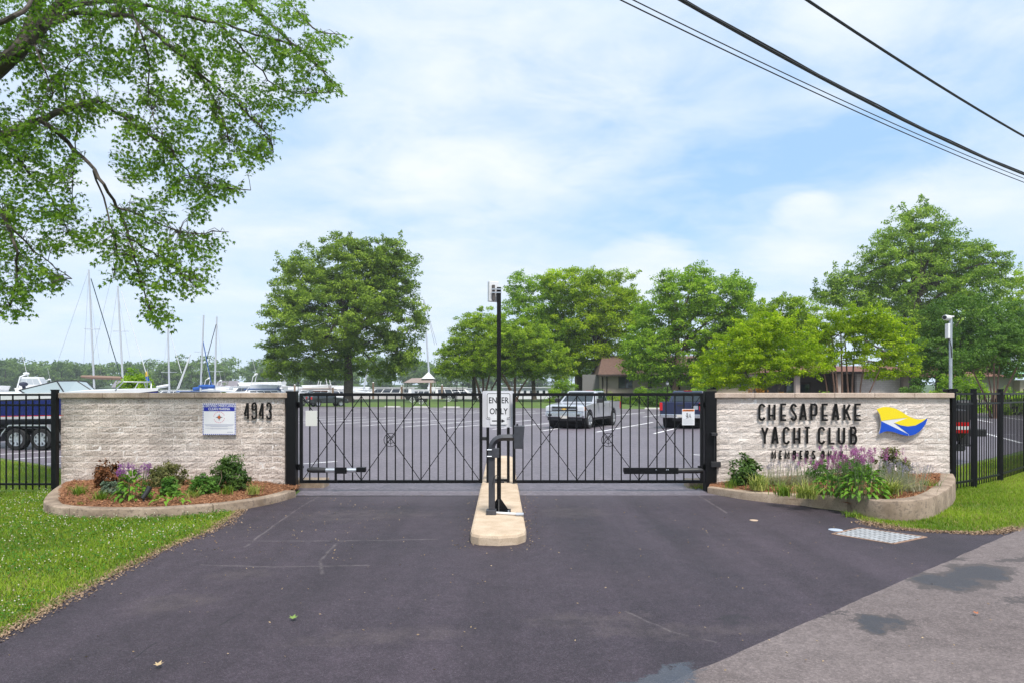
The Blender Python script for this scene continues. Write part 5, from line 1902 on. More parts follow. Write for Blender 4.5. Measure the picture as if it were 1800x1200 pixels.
        for j in range(8):
            f = (j // 2) / 3.5
            side = 1 if j % 2 else -1
            sdir = unit(np.cross(dirv, np.array((0, 0, 1.0)) + rg.normal(0, .3, 3)))
            pp = st + dirv * ln * (f * 1.05 + .05)
            ddir = unit(dirv * .65 + sdir * side * rg.uniform(.5, 1.0) + np.array((0, 0, -.55)) + rg.normal(0, .25, 3))
            lp.append(pp + ddir * .025)
            ld.append(ddir)
            lt.append(tint)
    twig.build('twigs', M_bark_grey, t, world=True, kind='stuff')
    b.build('branch', M_bark_grey, t, world=True, smooth=True)
    shp, tri = star_leaf()
    lp, ld, lt = np.array(lp), np.array(ld), np.array(lt)
    n = len(lp)
    nr = rg.normal(size=(n, 3)) * .55 + np.array((0, -.35, .9))
    side = unit(np.cross(ld, nr))
    up = np.cross(side, ld)
    L = rg.uniform(.048, .086, n)
    V = lp[:, None, :] + (side[:, None, :] * shp[None, :, 0:1] * .92 + ld[:, None, :] * shp[None, :, 1:2] - up[:, None, :] * (np.abs(shp[None, :, 0:1]) * .35 + shp[None, :, 1:2] ** 2 * .16)) * L[:, None, None]
    T = np.array(tri)
    V = V[:, T, :].reshape(-1, 3)
    tt = np.repeat(np.clip(lt + rg.normal(0, .16, n), 0, 1), len(tri))
    me = np_mesh('foliage', local(t, V), 3, tt)
    link('foliage', me, leaf_mat('silver_maple_leaf', (0.050, 0.132, 0.014), (0.250, 0.385, 0.036), .48, .45, .6), t, 'stuff')


overhang()


# ================================================================== BED PLANTS AND GRASS
def blades(P, H, W, rg, lean=.5, segs=3, curve=1.0, az=None):
    """arching blades as triangle strips cut into quads -> (n*segs*4,3)"""
    n = len(P)
    a = rg.uniform(0, 2 * PI, n) if az is None else az
    d = np.stack([np.cos(a), np.sin(a), np.zeros(n)], 1)
    s = np.stack([-np.sin(a), np.cos(a), np.zeros(n)], 1)
    ln = (lean * rg.uniform(.4, 1.4, n))[:, None]
    H, W = H[:, None], W[:, None]
    out = []
    pts = []
    for k in range(segs + 1):
        f = k / segs
        c = P + d * H * ln * f ** 1.6 * curve + np.array((0, 0, 1.0)) * H * (f - .38 * ln * f ** 2.2 * curve)
        w = W * (1 - f ** 1.5 * .92) * .5
        pts.append((c - s * w, c + s * w))
    for k in range(segs):
        out.append(np.stack([pts[k][0], pts[k][1], pts[k + 1][1], pts[k + 1][0]], 1))
    return np.stack(out, 1).reshape(-1, 3)


def tuft(label, px, py, z, h, n, lm, seed, w=.012, lean=.75, name='grass_tuft', spread=.05, cat='plant', group=None):
    rg = np.random.default_rng(seed)
    x, y, _ = gp(px, py, z)
    t = thing(name, label, cat, (x, y, z - .02), 0, group)
    P = np.concatenate([rg.normal(0, spread, (n, 2)), np.zeros((n, 1))], 1)
    V = blades(P, h * rg.uniform(.55, 1.15, n), w * rg.uniform(.7, 1.2, n), rg, lean, 4)
    link('blades', np_mesh('blades', V, 4, np.repeat(rg.uniform(0, 1, n), 4)), lm, t, 'stuff')
    return t


LM_liri = leaf_mat('variegated_blade', (0.094, 0.165, 0.022), (0.572, 0.550, 0.176), .3, big=2)
LM_lily = leaf_mat('lily_blade', (0.062, 0.144, 0.015), (0.288, 0.375, 0.056), .3, big=2)
LM_hosta = leaf_mat('hosta_leaf', (0.043, 0.142, 0.014), (0.203, 0.378, 0.038), .25, .40, big=2)
LM_box = leaf_mat('shrub_leaf', (0.023, 0.072, 0.016), (0.137, 0.215, 0.046), .25, .4, big=3)
LM_box2 = leaf_mat('bronzed_shrub_leaf', (0.048, 0.074, 0.019), (0.264, 0.240, 0.090), .25, .45, big=5)
LM_brown = leaf_mat('dead_leaf', (0.080, 0.032, 0.014), (0.290, 0.125, 0.055), .2, .7, big=4)
LM_green = leaf_mat('perennial_leaf', (0.037, 0.119, 0.018), (0.175, 0.325, 0.056), .3, .5, big=3)
LM_lav = leaf_mat('lavender_leaf', (0.230, 0.225, 0.150), (0.500, 0.470, 0.350), .25, .7, big=3)
LM_purple = leaf_mat('purple_floret', (0.180, 0.030, 0.270), (0.460, 0.160, 0.540), .35, .6, big=4)
LM_pink = leaf_mat('pink_floret', (0.300, 0.050, 0.280), (0.600, 0.220, 0.520), .35, .6, big=4)
LM_lavf = leaf_mat('lavender_floret', (0.200, 0.170, 0.330), (0.420, 0.360, 0.560), .3, .7, big=4)
LM_silver = leaf_mat('grey_green_leaf', (0.070, 0.110, 0.075), (0.180, 0.240, 0.165), .2, .6, big=3)

HL = MB()
_g = [(0, 0, 0), (.10, .22, .10), (.20, .30, .17), (.32, .34, .20), (.27, .62, .22), (.14, .86, .14), (0, 1.0, .02)]


def hosta_mesh(seed, long=1.0):
    """one folded leaf with a midrib valley, 20 triangles, unit long"""
    vs, fs = [], []
    st = [(0, .02), (.12, .13), (.32, .30), (.55, .36), (.78, .24), (.92, .10), (1.0, .0)]
    for i, (u, w) in enumerate(st):
        z = .30 * math.sin(u * 2.6) - .28 * u * u
        vs += [(-w * .62 * long, u, z + w * .22), (0, u, z), (w * .62 * long, u, z + w * .22)]
    for i in range(len(st) - 1):
        a = 3 * i
        fs += [(a, a + 1, a + 4, a + 3), (a + 1, a + 2, a + 5, a + 4)]
    me = bpy.data.meshes.new('leaf')
    me.from_pydata(vs, [], fs)
    at_ = me.attributes.new('tint', 'FLOAT', 'FACE')
    tv = random.Random(seed).uniform(.1, .95)
    at_.data.foreach_set('value', [tv] * len(fs))
    me.polygons.foreach_set('use_smooth', [True] * len(fs))
    me.materials.append(LM_hosta)
    me.update()
    return me


HM = [hosta_mesh(i) for i in range(5)]
HM2 = [hosta_mesh(20 + i, .75) for i in range(5)]


def big_leaves(t, n, rx, ry, h, L, seed, meshes, front=0.3):
    rnd = random.Random(seed)
    for i in range(n):
        f = (i + .5) / n
        a = i * 2.39996 + rnd.uniform(-.3, .3)
        rr = math.sqrt(f)
        x, y = math.cos(a) * rx * rr * .75, math.sin(a) * ry * rr * .75
        z = h * (1 - rr ** 1.7) * rnd.uniform(.8, 1.1) + .03
        o = bpy.data.objects.new('leaf', meshes[rnd.randrange(len(meshes))])
        COL.objects.link(o)
        o.parent = t
        o.location = (x, y, z)
        pitch = R(48 - 66 * rr + rnd.uniform(-12, 12))
        o.rotation_euler = (pitch, rnd.uniform(-.35, .35), a - PI / 2 + rnd.uniform(-.4, .4))
        k = L * rnd.uniform(.75, 1.2)
        o.scale = (k, k, k)


def spikes(t, n, rx, ry, z0, h, lmf, lms, seed, fl=.10, per=46, fs=.016, wid=.011):
    """flower spikes on thin stems"""
    rg = np.random.default_rng(seed)
    b = MB()
    V, T = [], []
    for i in range(n):
        x, y = rg.normal(0, rx * .5), rg.normal(0, ry * .5)
        hh = h * rg.uniform(.62, 1.06)
        lx, ly = x * .35 + rg.normal(0, .02), y * .35
        top = np.array((x + lx, y + ly, z0 + hh))
        L = fl * rg.uniform(.6, 1.25)
        b.tube([(x, y, 0), (x + lx * .6, y + ly * .6, (z0 + hh) * .6), top], [.0032, .0026, .0015], 4, caps=False)
        k = per
        f = rg.uniform(0, 1, k)
        P = top - np.array((lx * .4, ly * .4, 1.0)) * (f * L)[:, None] + rg.normal(0, 1, (k, 3)) * (wid * (.35 + .65 * np.sin(PI * np.clip(f * .8 + .12, 0, 1))))[:, None] * np.array((1, 1, .3))
        s = fs * rg.uniform(.6, 1.2, k)
        V.append(leaf_quads(P, unit(rg.normal(size=(k, 3)) + np.array((0, -.4, .3))), s, s * .7, rg))
        T.append(np.clip(rg.normal(.5, .25, k) + rg.normal(0, .12), 0, 1))
    b.build('flower_stem', lms, t)
    link('flowers', np_mesh('flowers', np.concatenate(V), 4, np.concatenate(T)), lmf, t, 'stuff')


M_stem = mat('green_stem', (0.10, 0.16, 0.05), 0.7)


def bedbush(label, px, py, z, rx, h, lm, clump, per, leaf, k, seed, name='garden_shrub', tv=.16, flat=.8):
    x, y, _ = gp(px, py, z)
    return bush(name, label, (x, y, z - .02), rx, rx * .8, h, lm, clump, per, leaf, k, seed, tv=tv, flat=flat)


# left bed
tuft('yellow green grass tuft at the far left end of the left bed', 140, 868, .14, .22, 130, LM_lily, 1)
tuft('yellow green grass tuft in front of the brown shrub', 178, 877, .13, .20, 110, LM_lily, 2)
tuft('pale grass tuft in the middle of the left bed mulch', 338, 872, .15, .19, 60, LM_liri, 3)
tuft('slim grass tuft in front of the dark green shrub', 398, 866, .16, .19, 45, LM_lily, 4)
tuft('yellow green grass tuft at the right end of the left bed', 446, 865, .17, .19, 90, LM_liri, 5)
tuft('tiny green weed near the left bed kerb', 139, 885, .12, .07, 26, LM_lily, 6, spread=.03)
bedbush('brown withered shrub against the grey wall', 190, 853, .19, .23, .40, LM_brown, .07, 34, .052, 58, 31, tv=.22)
bedbush('grey green low plant beside the brown shrub', 196, 866, .16, .17, .22, LM_silver, .06, 30, .045, 26, 32, name='perennial')
bedbush('round bronzed green shrub in the middle of the left bed', 292, 852, .19, .33, .42, LM_box2, .08, 52, .042, 80, 33, tv=.22)
bedbush('leafy green perennial in front of the bronzed shrub', 299, 868, .16, .15, .26, LM_green, .055, 36, .05, 40, 34, name='perennial')
bedbush('bushy green perennial left of the dark green shrub', 355, 866, .16, .21, .29, LM_green, .065, 44, .045, 46, 35, name='perennial')
bedbush('tallest dark green shrub at the right of the left bed', 405, 857, .18, .31, .52, LM_box, .085, 58, .044, 92, 36)
x, y, _ = gp(300, 882, .14)
t = thing('hosta', 'small hosta rosette in front of the leafy perennial', 'hosta', (x, y, .12))
big_leaves(t, 22, .24, .14, .07, .14, 5, HM2)
x, y, _ = gp(352, 868, .16)
x, y, _ = gp(232, 876, .14)
t = thing('hosta', 'large hosta with purple flowers beside the black spotlight', 'hosta', (x, y, .12))
big_leaves(t, 110, .25, .22, .34, .12, 6, HM)
spikes(t, 30, .19, .13, .28, .27, LM_purple, M_stem, 41, fl=.11, per=60, fs=.015, wid=.013)
x, y, _ = gp(212, 868, .14)
t = thing('hosta', 'tiny leaf rosette in the mulch right of the black spotlight', 'hosta', (gp(263, 873, .15)[0], gp(263, 873, .15)[1], .14))
big_leaves(t, 9, .10, .07, .03, .09, 9, HM2)
x, y, _ = gp(253, 880, .13)
t = thing('spotlight', 'small black garden spotlight tilted towards the grey wall', 'spotlight', (x, y, .11))
MB().cyl((0, 0, -.05), (0, 0, .08), .018, 10).build('stake', M_plast, t)
MB().tube([(-.012, -.02, .06), (.0, 0, .09), (.03, .04, .16), (.05, .07, .225)], [.030, .036, .038, .042], 14).build('lamp_head', M_plast, t, smooth=True)
MB().cyl((.0505, .0705, .226), (.051, .0712, .228), .034, 14).build('lens', M_glass, t)
t = thing('bare_twig', 'pale bent twig leaning beside the dark green shrub', 'twig', (*gp(379, 862, .17)[:2], .16))
MB().tube([(0, 0, 0), (.05, 0, .10), (.09, .02, .22), (.075, .02, .34)], [.007, .006, .005, .003], 6).build('twig_stem', M_wood, t)

# right bed
bedbush('dark green shrub at the left end of the right bed', 1313, 848, .20, .27, .46, LM_box, .08, 50, .055, 56, 51)
bedbush('olive green shrub behind the purple flowers, right of the lettering', 1568, 842, .30, .30, .52, LM_box2, .085, 50, .045, 60, 52)
tuft('variegated grass tuft right of the dark green shrub', 1334, 858, .19, .32, 150, LM_liri, 53, w=.014, spread=.07)
tuft('green grass tuft between two variegated tufts', 1378, 868, .20, .27, 130, LM_lily, 54, spread=.06)
tuft('variegated grass tuft left of the big hostas', 1416, 872, .21, .31, 170, LM_liri, 55, w=.014, spread=.06)
tuft('slim upright grass clump by the right gate post', 1284, 855, .15, .22, 40, LM_lily, 56, lean=.35, spread=.05)
tuft('striped arching daylily right of the big hostas', 1566, 866, .27, .33, 120, LM_liri, 57, w=.017, spread=.06, lean=1.0)
tuft('low weed tuft at the right end of the right bed', 1632, 850, .34, .13, 60, LM_lily, 58, spread=.07)


def lav(label, px, py, z, rx, h, seed, n=38):
    rg = np.random.default_rng(seed)
    x, y, _ = gp(px, py, z)
    t = thing('lavender', label, 'lavender', (x, y, z - .02))
    P = np.concatenate([rg.normal(0, rx * .3, (340, 2)), np.zeros((340, 1))], 1)
    V = blades(P, h * .66 * rg.uniform(.4, 1.1, 340), np.full(340, .006), rg, 1.0, 3)
    link('foliage', np_mesh('foliage', V, 4, np.repeat(rg.uniform(0, 1, 340), 3)), LM_lav, t, 'stuff')
    spikes(t, n, rx * .95, rx * .7, h * .30, h * .66, LM_lavf, mat('lavender_stem', (0.25, 0.27, 0.16), 0.8), seed + 1, fl=.07, per=16, fs=.012, wid=.006)
    return t


lav('wispy grey lavender below the word MEMBERS, left clump', 1366, 848, .24, .30, .38, 61)
lav('wispy grey lavender below the word MEMBERS, right clump', 1405, 848, .25, .30, .40, 63)
lav('grey lavender with bluish flowers at the right end of the right bed', 1592, 858, .30, .34, .42, 65, 90)
lav('grey lavender between the big hostas and the right end', 1556, 848, .29, .28, .42, 67)
x, y, _ = gp(1458, 868, .22)
t = thing('hosta', 'lower hosta with pink purple flower spikes, left of the biggest one', 'hosta', (x, y, .20))
big_leaves(t, 120, .36, .27, .24, .115, 15, HM)
spikes(t, 58, .34, .22, .18, .42, LM_pink, M_stem, 71, fl=.075, per=48, fs=.014, wid=.010)
x, y, _ = gp(1518, 872, .25)
t = thing('hosta', 'biggest hosta with tall pink purple flower spikes in the right bed', 'hosta', (x, y, .22))
big_leaves(t, 190, .40, .30, .40, .12, 16, HM)
spikes(t, 66, .34, .22, .32, .42, LM_pink, M_stem, 73, fl=.085, per=52, fs=.015, wid=.011)
bedbush('green leafy perennial between the lavender and the pink flowers', 1440, 846, .25, .24, .36, LM_green, .07, 40, .045, 40, 75, name='perennial')
bedbush('green leafy perennial under the tall pink flowers against the pale wall', 1500, 844, .28, .34, .42, LM_green, .08, 44, .045, 60, 76, name='perennial')
tuft('weeds growing in the kerb joint beside the right lawn', 1498, 908, 0, .14, 90, LM_lily, 80, spread=.05)
tuft('dry weeds at the foot of the right gate post', 1229, 858, 0, .13, 110, LM_liri, 81, spread=.09)
tuft('weeds at the foot of the pale wall by the right gate post', 1262, 862, .0, .12, 60, LM_lily, 82, spread=.06)


# ---- mown grass
def lawn(name, poly, dens, seed, edge, hgt=.055, clover=0):
    rg = np.random.default_rng(seed)
    A = np.array(poly)
    lo, hi = A.min(0), A.max(0)
    n = int(dens * (hi[0] - lo[0]) * (hi[1] - lo[1]))
    P = np.stack([rg.uniform(lo[0], hi[0], n), rg.uniform(lo[1], hi[1], n)], 1)
    P = P[in_poly(P, poly)]
    P = P[(np.abs(P[:, 0]) < P[:, 1] * .92 + .8)]
    ed = seg_dist(P, edge)
    nv = np.array([mnoise.noise(Vector((p[0] * 1.2, p[1] * 1.2, seed))) for p in P])
    dry = np.clip(1 - (ed - .02) / (.16 + .14 * nv), 0, 1)
    keep = rg.uniform(0, 1, len(P)) > dry * .55
    P, dry, nv, ed = P[keep], dry[keep], nv[keep], ed[keep]
    n = len(P)
    P3 = np.concatenate([P, np.zeros((n, 1))], 1)
    H = hgt * rg.uniform(.45, 1.25, n) * (1 + .35 * nv) * (1 - .45 * dry)
    V = blades(P3, H, rg.uniform(.005, .010, n), rg, .8, 1)
    V = V.reshape(n, 4, 3)
    nb = np.array([mnoise.noise(Vector((p[0] * .45, p[1] * .45, seed + 9))) for p in P])
    isdry = (rg.uniform(0, 1, n) < dry * .8 + .08 + .22 * np.clip(nb, 0, 1))
    tint = np.clip(rg.normal(.5, .2, n) + nv * .4 + nb * .5, 0, 1)
    g = link(name, np_mesh(name, V[~isdry].reshape(-1, 3), 4, tint[~isdry]), LM_grass, None, 'stuff')
    g2 = link('dry_grass', np_mesh('dry_grass', V[isdry].reshape(-1, 3), 4, rg.uniform(0, 1, isdry.sum())), LM_straw, None, 'stuff')
    if clover:
        # clover leaves and white heads
        k = clover * 14
        Q = P[rg.integers(0, n, k)] + rg.normal(0, .03, (k, 2))
        cn = np.array([mnoise.noise(Vector((p[0] * .9, p[1] * .9, 33.0))) for p in Q])
        ed2 = seg_dist(Q, edge)
        Q = Q[(cn + rg.uniform(-.5, .5, k) > -.05) & (ed2 > .12)]
        k = len(Q)
        c = np.concatenate([Q, rg.uniform(.03, .065, (k, 1))], 1)
        V = leaf_quads(c, unit(rg.normal(size=(k, 3)) * .35 + np.array((0, 0, 1))), rg.uniform(.016, .03, k), rg.uniform(.016, .028, k), rg)
        link('clover_leaves', np_mesh('clover_leaves', V, 4, rg.uniform(0, 1, k)), LM_clover, None, 'stuff')
        k = clover
        Q = P[rg.integers(0, n, k * 3)]
        cn = np.array([mnoise.noise(Vector((p[0] * .9, p[1] * .9, 33.0))) + .6 * mnoise.noise(Vector((p[0] * 2.6, p[1] * 2.6, 7.0))) for p in Q])
        ed2 = seg_dist(Q, edge)
        Q = Q[(cn + rg.uniform(-.3, .5, len(Q)) > .05) & (ed2 > .14)][:k]
        b = []
        oc = np.array([(1, 0, 0), (0, 1, 0), (-1, 0, 0), (0, -1, 0), (0, 0, 1.1), (0, 0, -.8)], float)
        fc = np.array([(0, 1, 4), (1, 2, 4), (2, 3, 4), (3, 0, 4), (1, 0, 5), (2, 1, 5), (3, 2, 5), (0, 3, 5)])
        r = rg.uniform(.005, .0105, len(Q))
        c = np.concatenate([Q, rg.uniform(.05, .09, (len(Q), 1))], 1)
        V = (c[:, None, None, :] + oc[fc][None] * r[:, None, None, None]).reshape(-1, 3)
        link('clover_flowers', np_mesh('clover_flowers', V, 3, np.repeat(rg.uniform(0, 1, len(Q)), 8)), LM_cflower, None, 'stuff')


LM_grass = leaf_mat('grass_blade', (0.088, 0.169, 0.010), (0.338, 0.438, 0.040), .30, .55, big=.8)
LM_straw = leaf_mat('dry_blade', (0.200, 0.130, 0.055), (0.460, 0.360, 0.170), .2, .8, big=1.5)
LM_clover = leaf_mat('clover_leaf', (0.030, 0.115, 0.010), (0.090, 0.235, 0.025), .25, .5, big=1)
LM_cflower = leaf_mat('clover_head', (0.400, 0.360, 0.240), (0.720, 0.690, 0.580), .2, .8, big=1)
drive_left = dl[::-1]
lawn('lawn_grass', [(-9.8, 11.95), (-7.9, 11.95)] + [p for p in KERB_L if p[1] < 11.9][:-5] + [(-3.92, 10.2)] + dl[:-2] + [(-4.0, 3.6), (-9.8, 3.6)], 5600, 5, [(-3.92, 10.2)] + dl[:-2], .05, clover=1250)
right_edge = dr + [tuple(ROAD_A + rdir * t) for t in (7.4, 9, 12, 16)]
lawn('lawn_grass', dr + [tuple(ROAD_A + rdir * t) for t in (7.4, 9, 12, 16)] + [(13.9, 17.5), (11.0, 15.0), (8.35, 12.7), (7.76, 12.15)] + [p for p in KERB_R2[::-1]][:-3], 4600, 6, right_edge, .055)
lawn('lawn_grass', [(-14.2, 12.1), (-8.0, 12.1), (-8.2, 13.5), (-10.4, 15.6), (-12.0, 16.85), (-14.2, 18.2)], 1500, 7, [(-8.2, 13.5), (-10.4, 15.6), (-12.0, 16.85), (-14.2, 18.2)], .06)
lawn('lawn_grass', [(7.8, 12.2), (11.3, 15.2), (14.4, 18), (15.5, 20), (12.5, 17.7), (9.8, 15.4), (8.0, 13.7)], 1800, 8, [(8.0, 13.8), (9.8, 15.5), (12.5, 17.8), (15.2, 20.2)], .06)

# crumbs of soil and dry clippings where the lawns meet the asphalt
rg_ = np.random.default_rng(17)
_c = []
for path in (dl[:-2], dr[1:]):
    P_ = np.array(smooth_path(path, 20))
    i_ = rg_.integers(0, len(P_) - 1, 5200)
    q_ = P_[i_] + (P_[i_ + 1] - P_[i_]) * rg_.uniform(0, 1, (5200, 1))
    nn_ = np.array([mnoise.noise(Vector((p[0] * 1.6, p[1] * 1.6, 2.0))) for p in q_])
    q_ = q_ + rg_.normal(0, 1, (5200, 2)) * (.045 + .07 * np.clip(nn_ + .2, 0, 1))[:, None]
    _c.append(q_)
_c = np.concatenate(_c)
_c = np.concatenate([_c, rg_.uniform(.014, .020, (len(_c), 1))], 1)
_s = rg_.uniform(.006, .026, len(_c))
link('edge_crumbs', np_mesh('edge_crumbs', leaf_quads(_c, unit(rg_.normal(size=_c.shape) * .35 + np.array((0, 0, 1))), _s, _s * .8, rg_), 4, rg_.uniform(0, 1, len(_c))),
     leaf_mat('soil_crumb', (0.12, 0.07, 0.04), (0.42, 0.30, 0.20), .0, .9, big=3), None, 'stuff')
# litter on the asphalt
rg_ = np.random.default_rng(91)
k = 1100
Q = []
while len(Q) < k:
    r = rg_.uniform()
    if r < .35: Q.append((rg_.normal(.19, .09) if rg_.uniform() < .6 else rg_.normal(-.56, .08), rg_.uniform(7.5, 12)))
    elif r < .6: Q.append((rg_.uniform(-3.6, -1.5), rg_.uniform(7, 11.5)))
    else: Q.append((rg_.uniform(-3.4, 4.2), rg_.uniform(4.2, 11.5)))
Q = np.array([q for q in Q if (np.array(q) - ROAD_A) @ rnor < 3])
c = np.concatenate([Q, np.full((len(Q), 1), .0185)], 1)
s = rg_.uniform(.008, .026, len(Q))
V = leaf_quads(c, unit(rg_.normal(size=c.shape) * .4 + np.array((0, 0, 1))), s, s * .6, rg_)
link('leaf_litter', np_mesh('leaf_litter', V, 4, rg_.uniform(0, 1, len(Q))), leaf_mat('litter', (0.160, 0.100, 0.060), (0.500, 0.380, 0.240), .1, .8), None, 'stuff')
for px, py, L, lab in ((514, 1094, .07, 'small green leaf lying on the driveway'), (276, 1178, .06, 'dry tan leaf lying on the driveway near the bottom edge'), (1718, 1085, .05, 'orange brown leaf lying on the pale road')):
    x, y, _ = gp(px, py)
    t = thing('fallen_leaf', lab, 'leaf', (x, y, .02))
    shp, tri = star_leaf()
    b = MB().raw([(a * L, q * L, .012 + .25 * L * abs(a) + .2 * L * q * q) for a, q in shp], tri)
    b.build('leaf_blade', {514: mat('leaf_green', (0.17, 0.26, 0.05), .6), 276: mat('leaf_tan', (0.45, 0.33, 0.18), .7), 1718: mat('leaf_rust', (0.35, 0.12, 0.05), .7)}[px], t)


# ================================================================== VEHICLES
def lerp(a, b, t): return tuple(x + (y - x) * t for x, y in zip(a, b))


def patch4(q, u0, u1, v0, v1, off):
    """a quad inset on the bilinear face q (bottom-left, bottom-right, top-right, top-left), lifted by off along its normal"""
    q = [Vector(p) for p in q]
    n = (q[1] - q[0]).cross(q[3] - q[0]).normalized()
    def P(u, v): return Vector(lerp(lerp(q[0], q[1], u), lerp(q[3], q[2], u), v)) + n * off
    return [P(u0, v0), P(u1, v0), P(u1, v1), P(u0, v1)]


def slab(mb, q, th):
    q = [Vector(p) for p in q]
    n = (q[1] - q[0]).cross(q[3] - q[0]).normalized() * th
    mb.hexa([p - n for p in q], q)


def wheel(t, x, y, r, w, side, m_rim=None, spokes=6):
    """tyre with a rim as its sub-part; side +1 = left"""
    b = MB().lathe([(r * .60, -w / 2 + .02), (r * .66, -w / 2), (r * .92, -w / 2), (r, -w / 2 + .035), (r, w / 2 - .035), (r * .92, w / 2), (r * .66, w / 2), (r * .60, w / 2 - .02)], (x, y, r), (0, side, 0), 28)
    ty = b.build('wheel', M_rubber, t, smooth=True)
    b = MB().lathe([(r * .62, w / 2 - .015), (r * .60, w / 2 - .002), (r * .55, w / 2 - .005), (r * .52, w / 2 - .05), (.001, w / 2 - .06)], (x, y, r), (0, side, 0), 24)
    for k in range(spokes):
        a = 2 * PI * k / spokes
        p0 = Vector((x + math.cos(a) * r * .10, y + side * (w / 2 - .02), r + math.sin(a) * r * .10))
        p1 = Vector((x + math.cos(a) * r * .57, y + side * (w / 2 - .012), r + math.sin(a) * r * .57))
        b.bar(p0, p1, r * .17, .035, (0, 1, 0))
    b.cyl((x, y + side * (w / 2 - .05), r), (x, y + side * (w / 2 + .002), r), r * .16, 12)
    b.build('rim', m_rim or M_alu, ty)
    return ty


def arch(cx, cz, r, z_floor, n=10):
    """points of a wheel arch from +x to -x"""
    a0 = math.asin(max(-1, min(1, (z_floor - cz) / r)))
    return [(cx + r * math.cos(a), cz + r * math.sin(a)) for a in np.linspace(a0, PI - a0, n)]


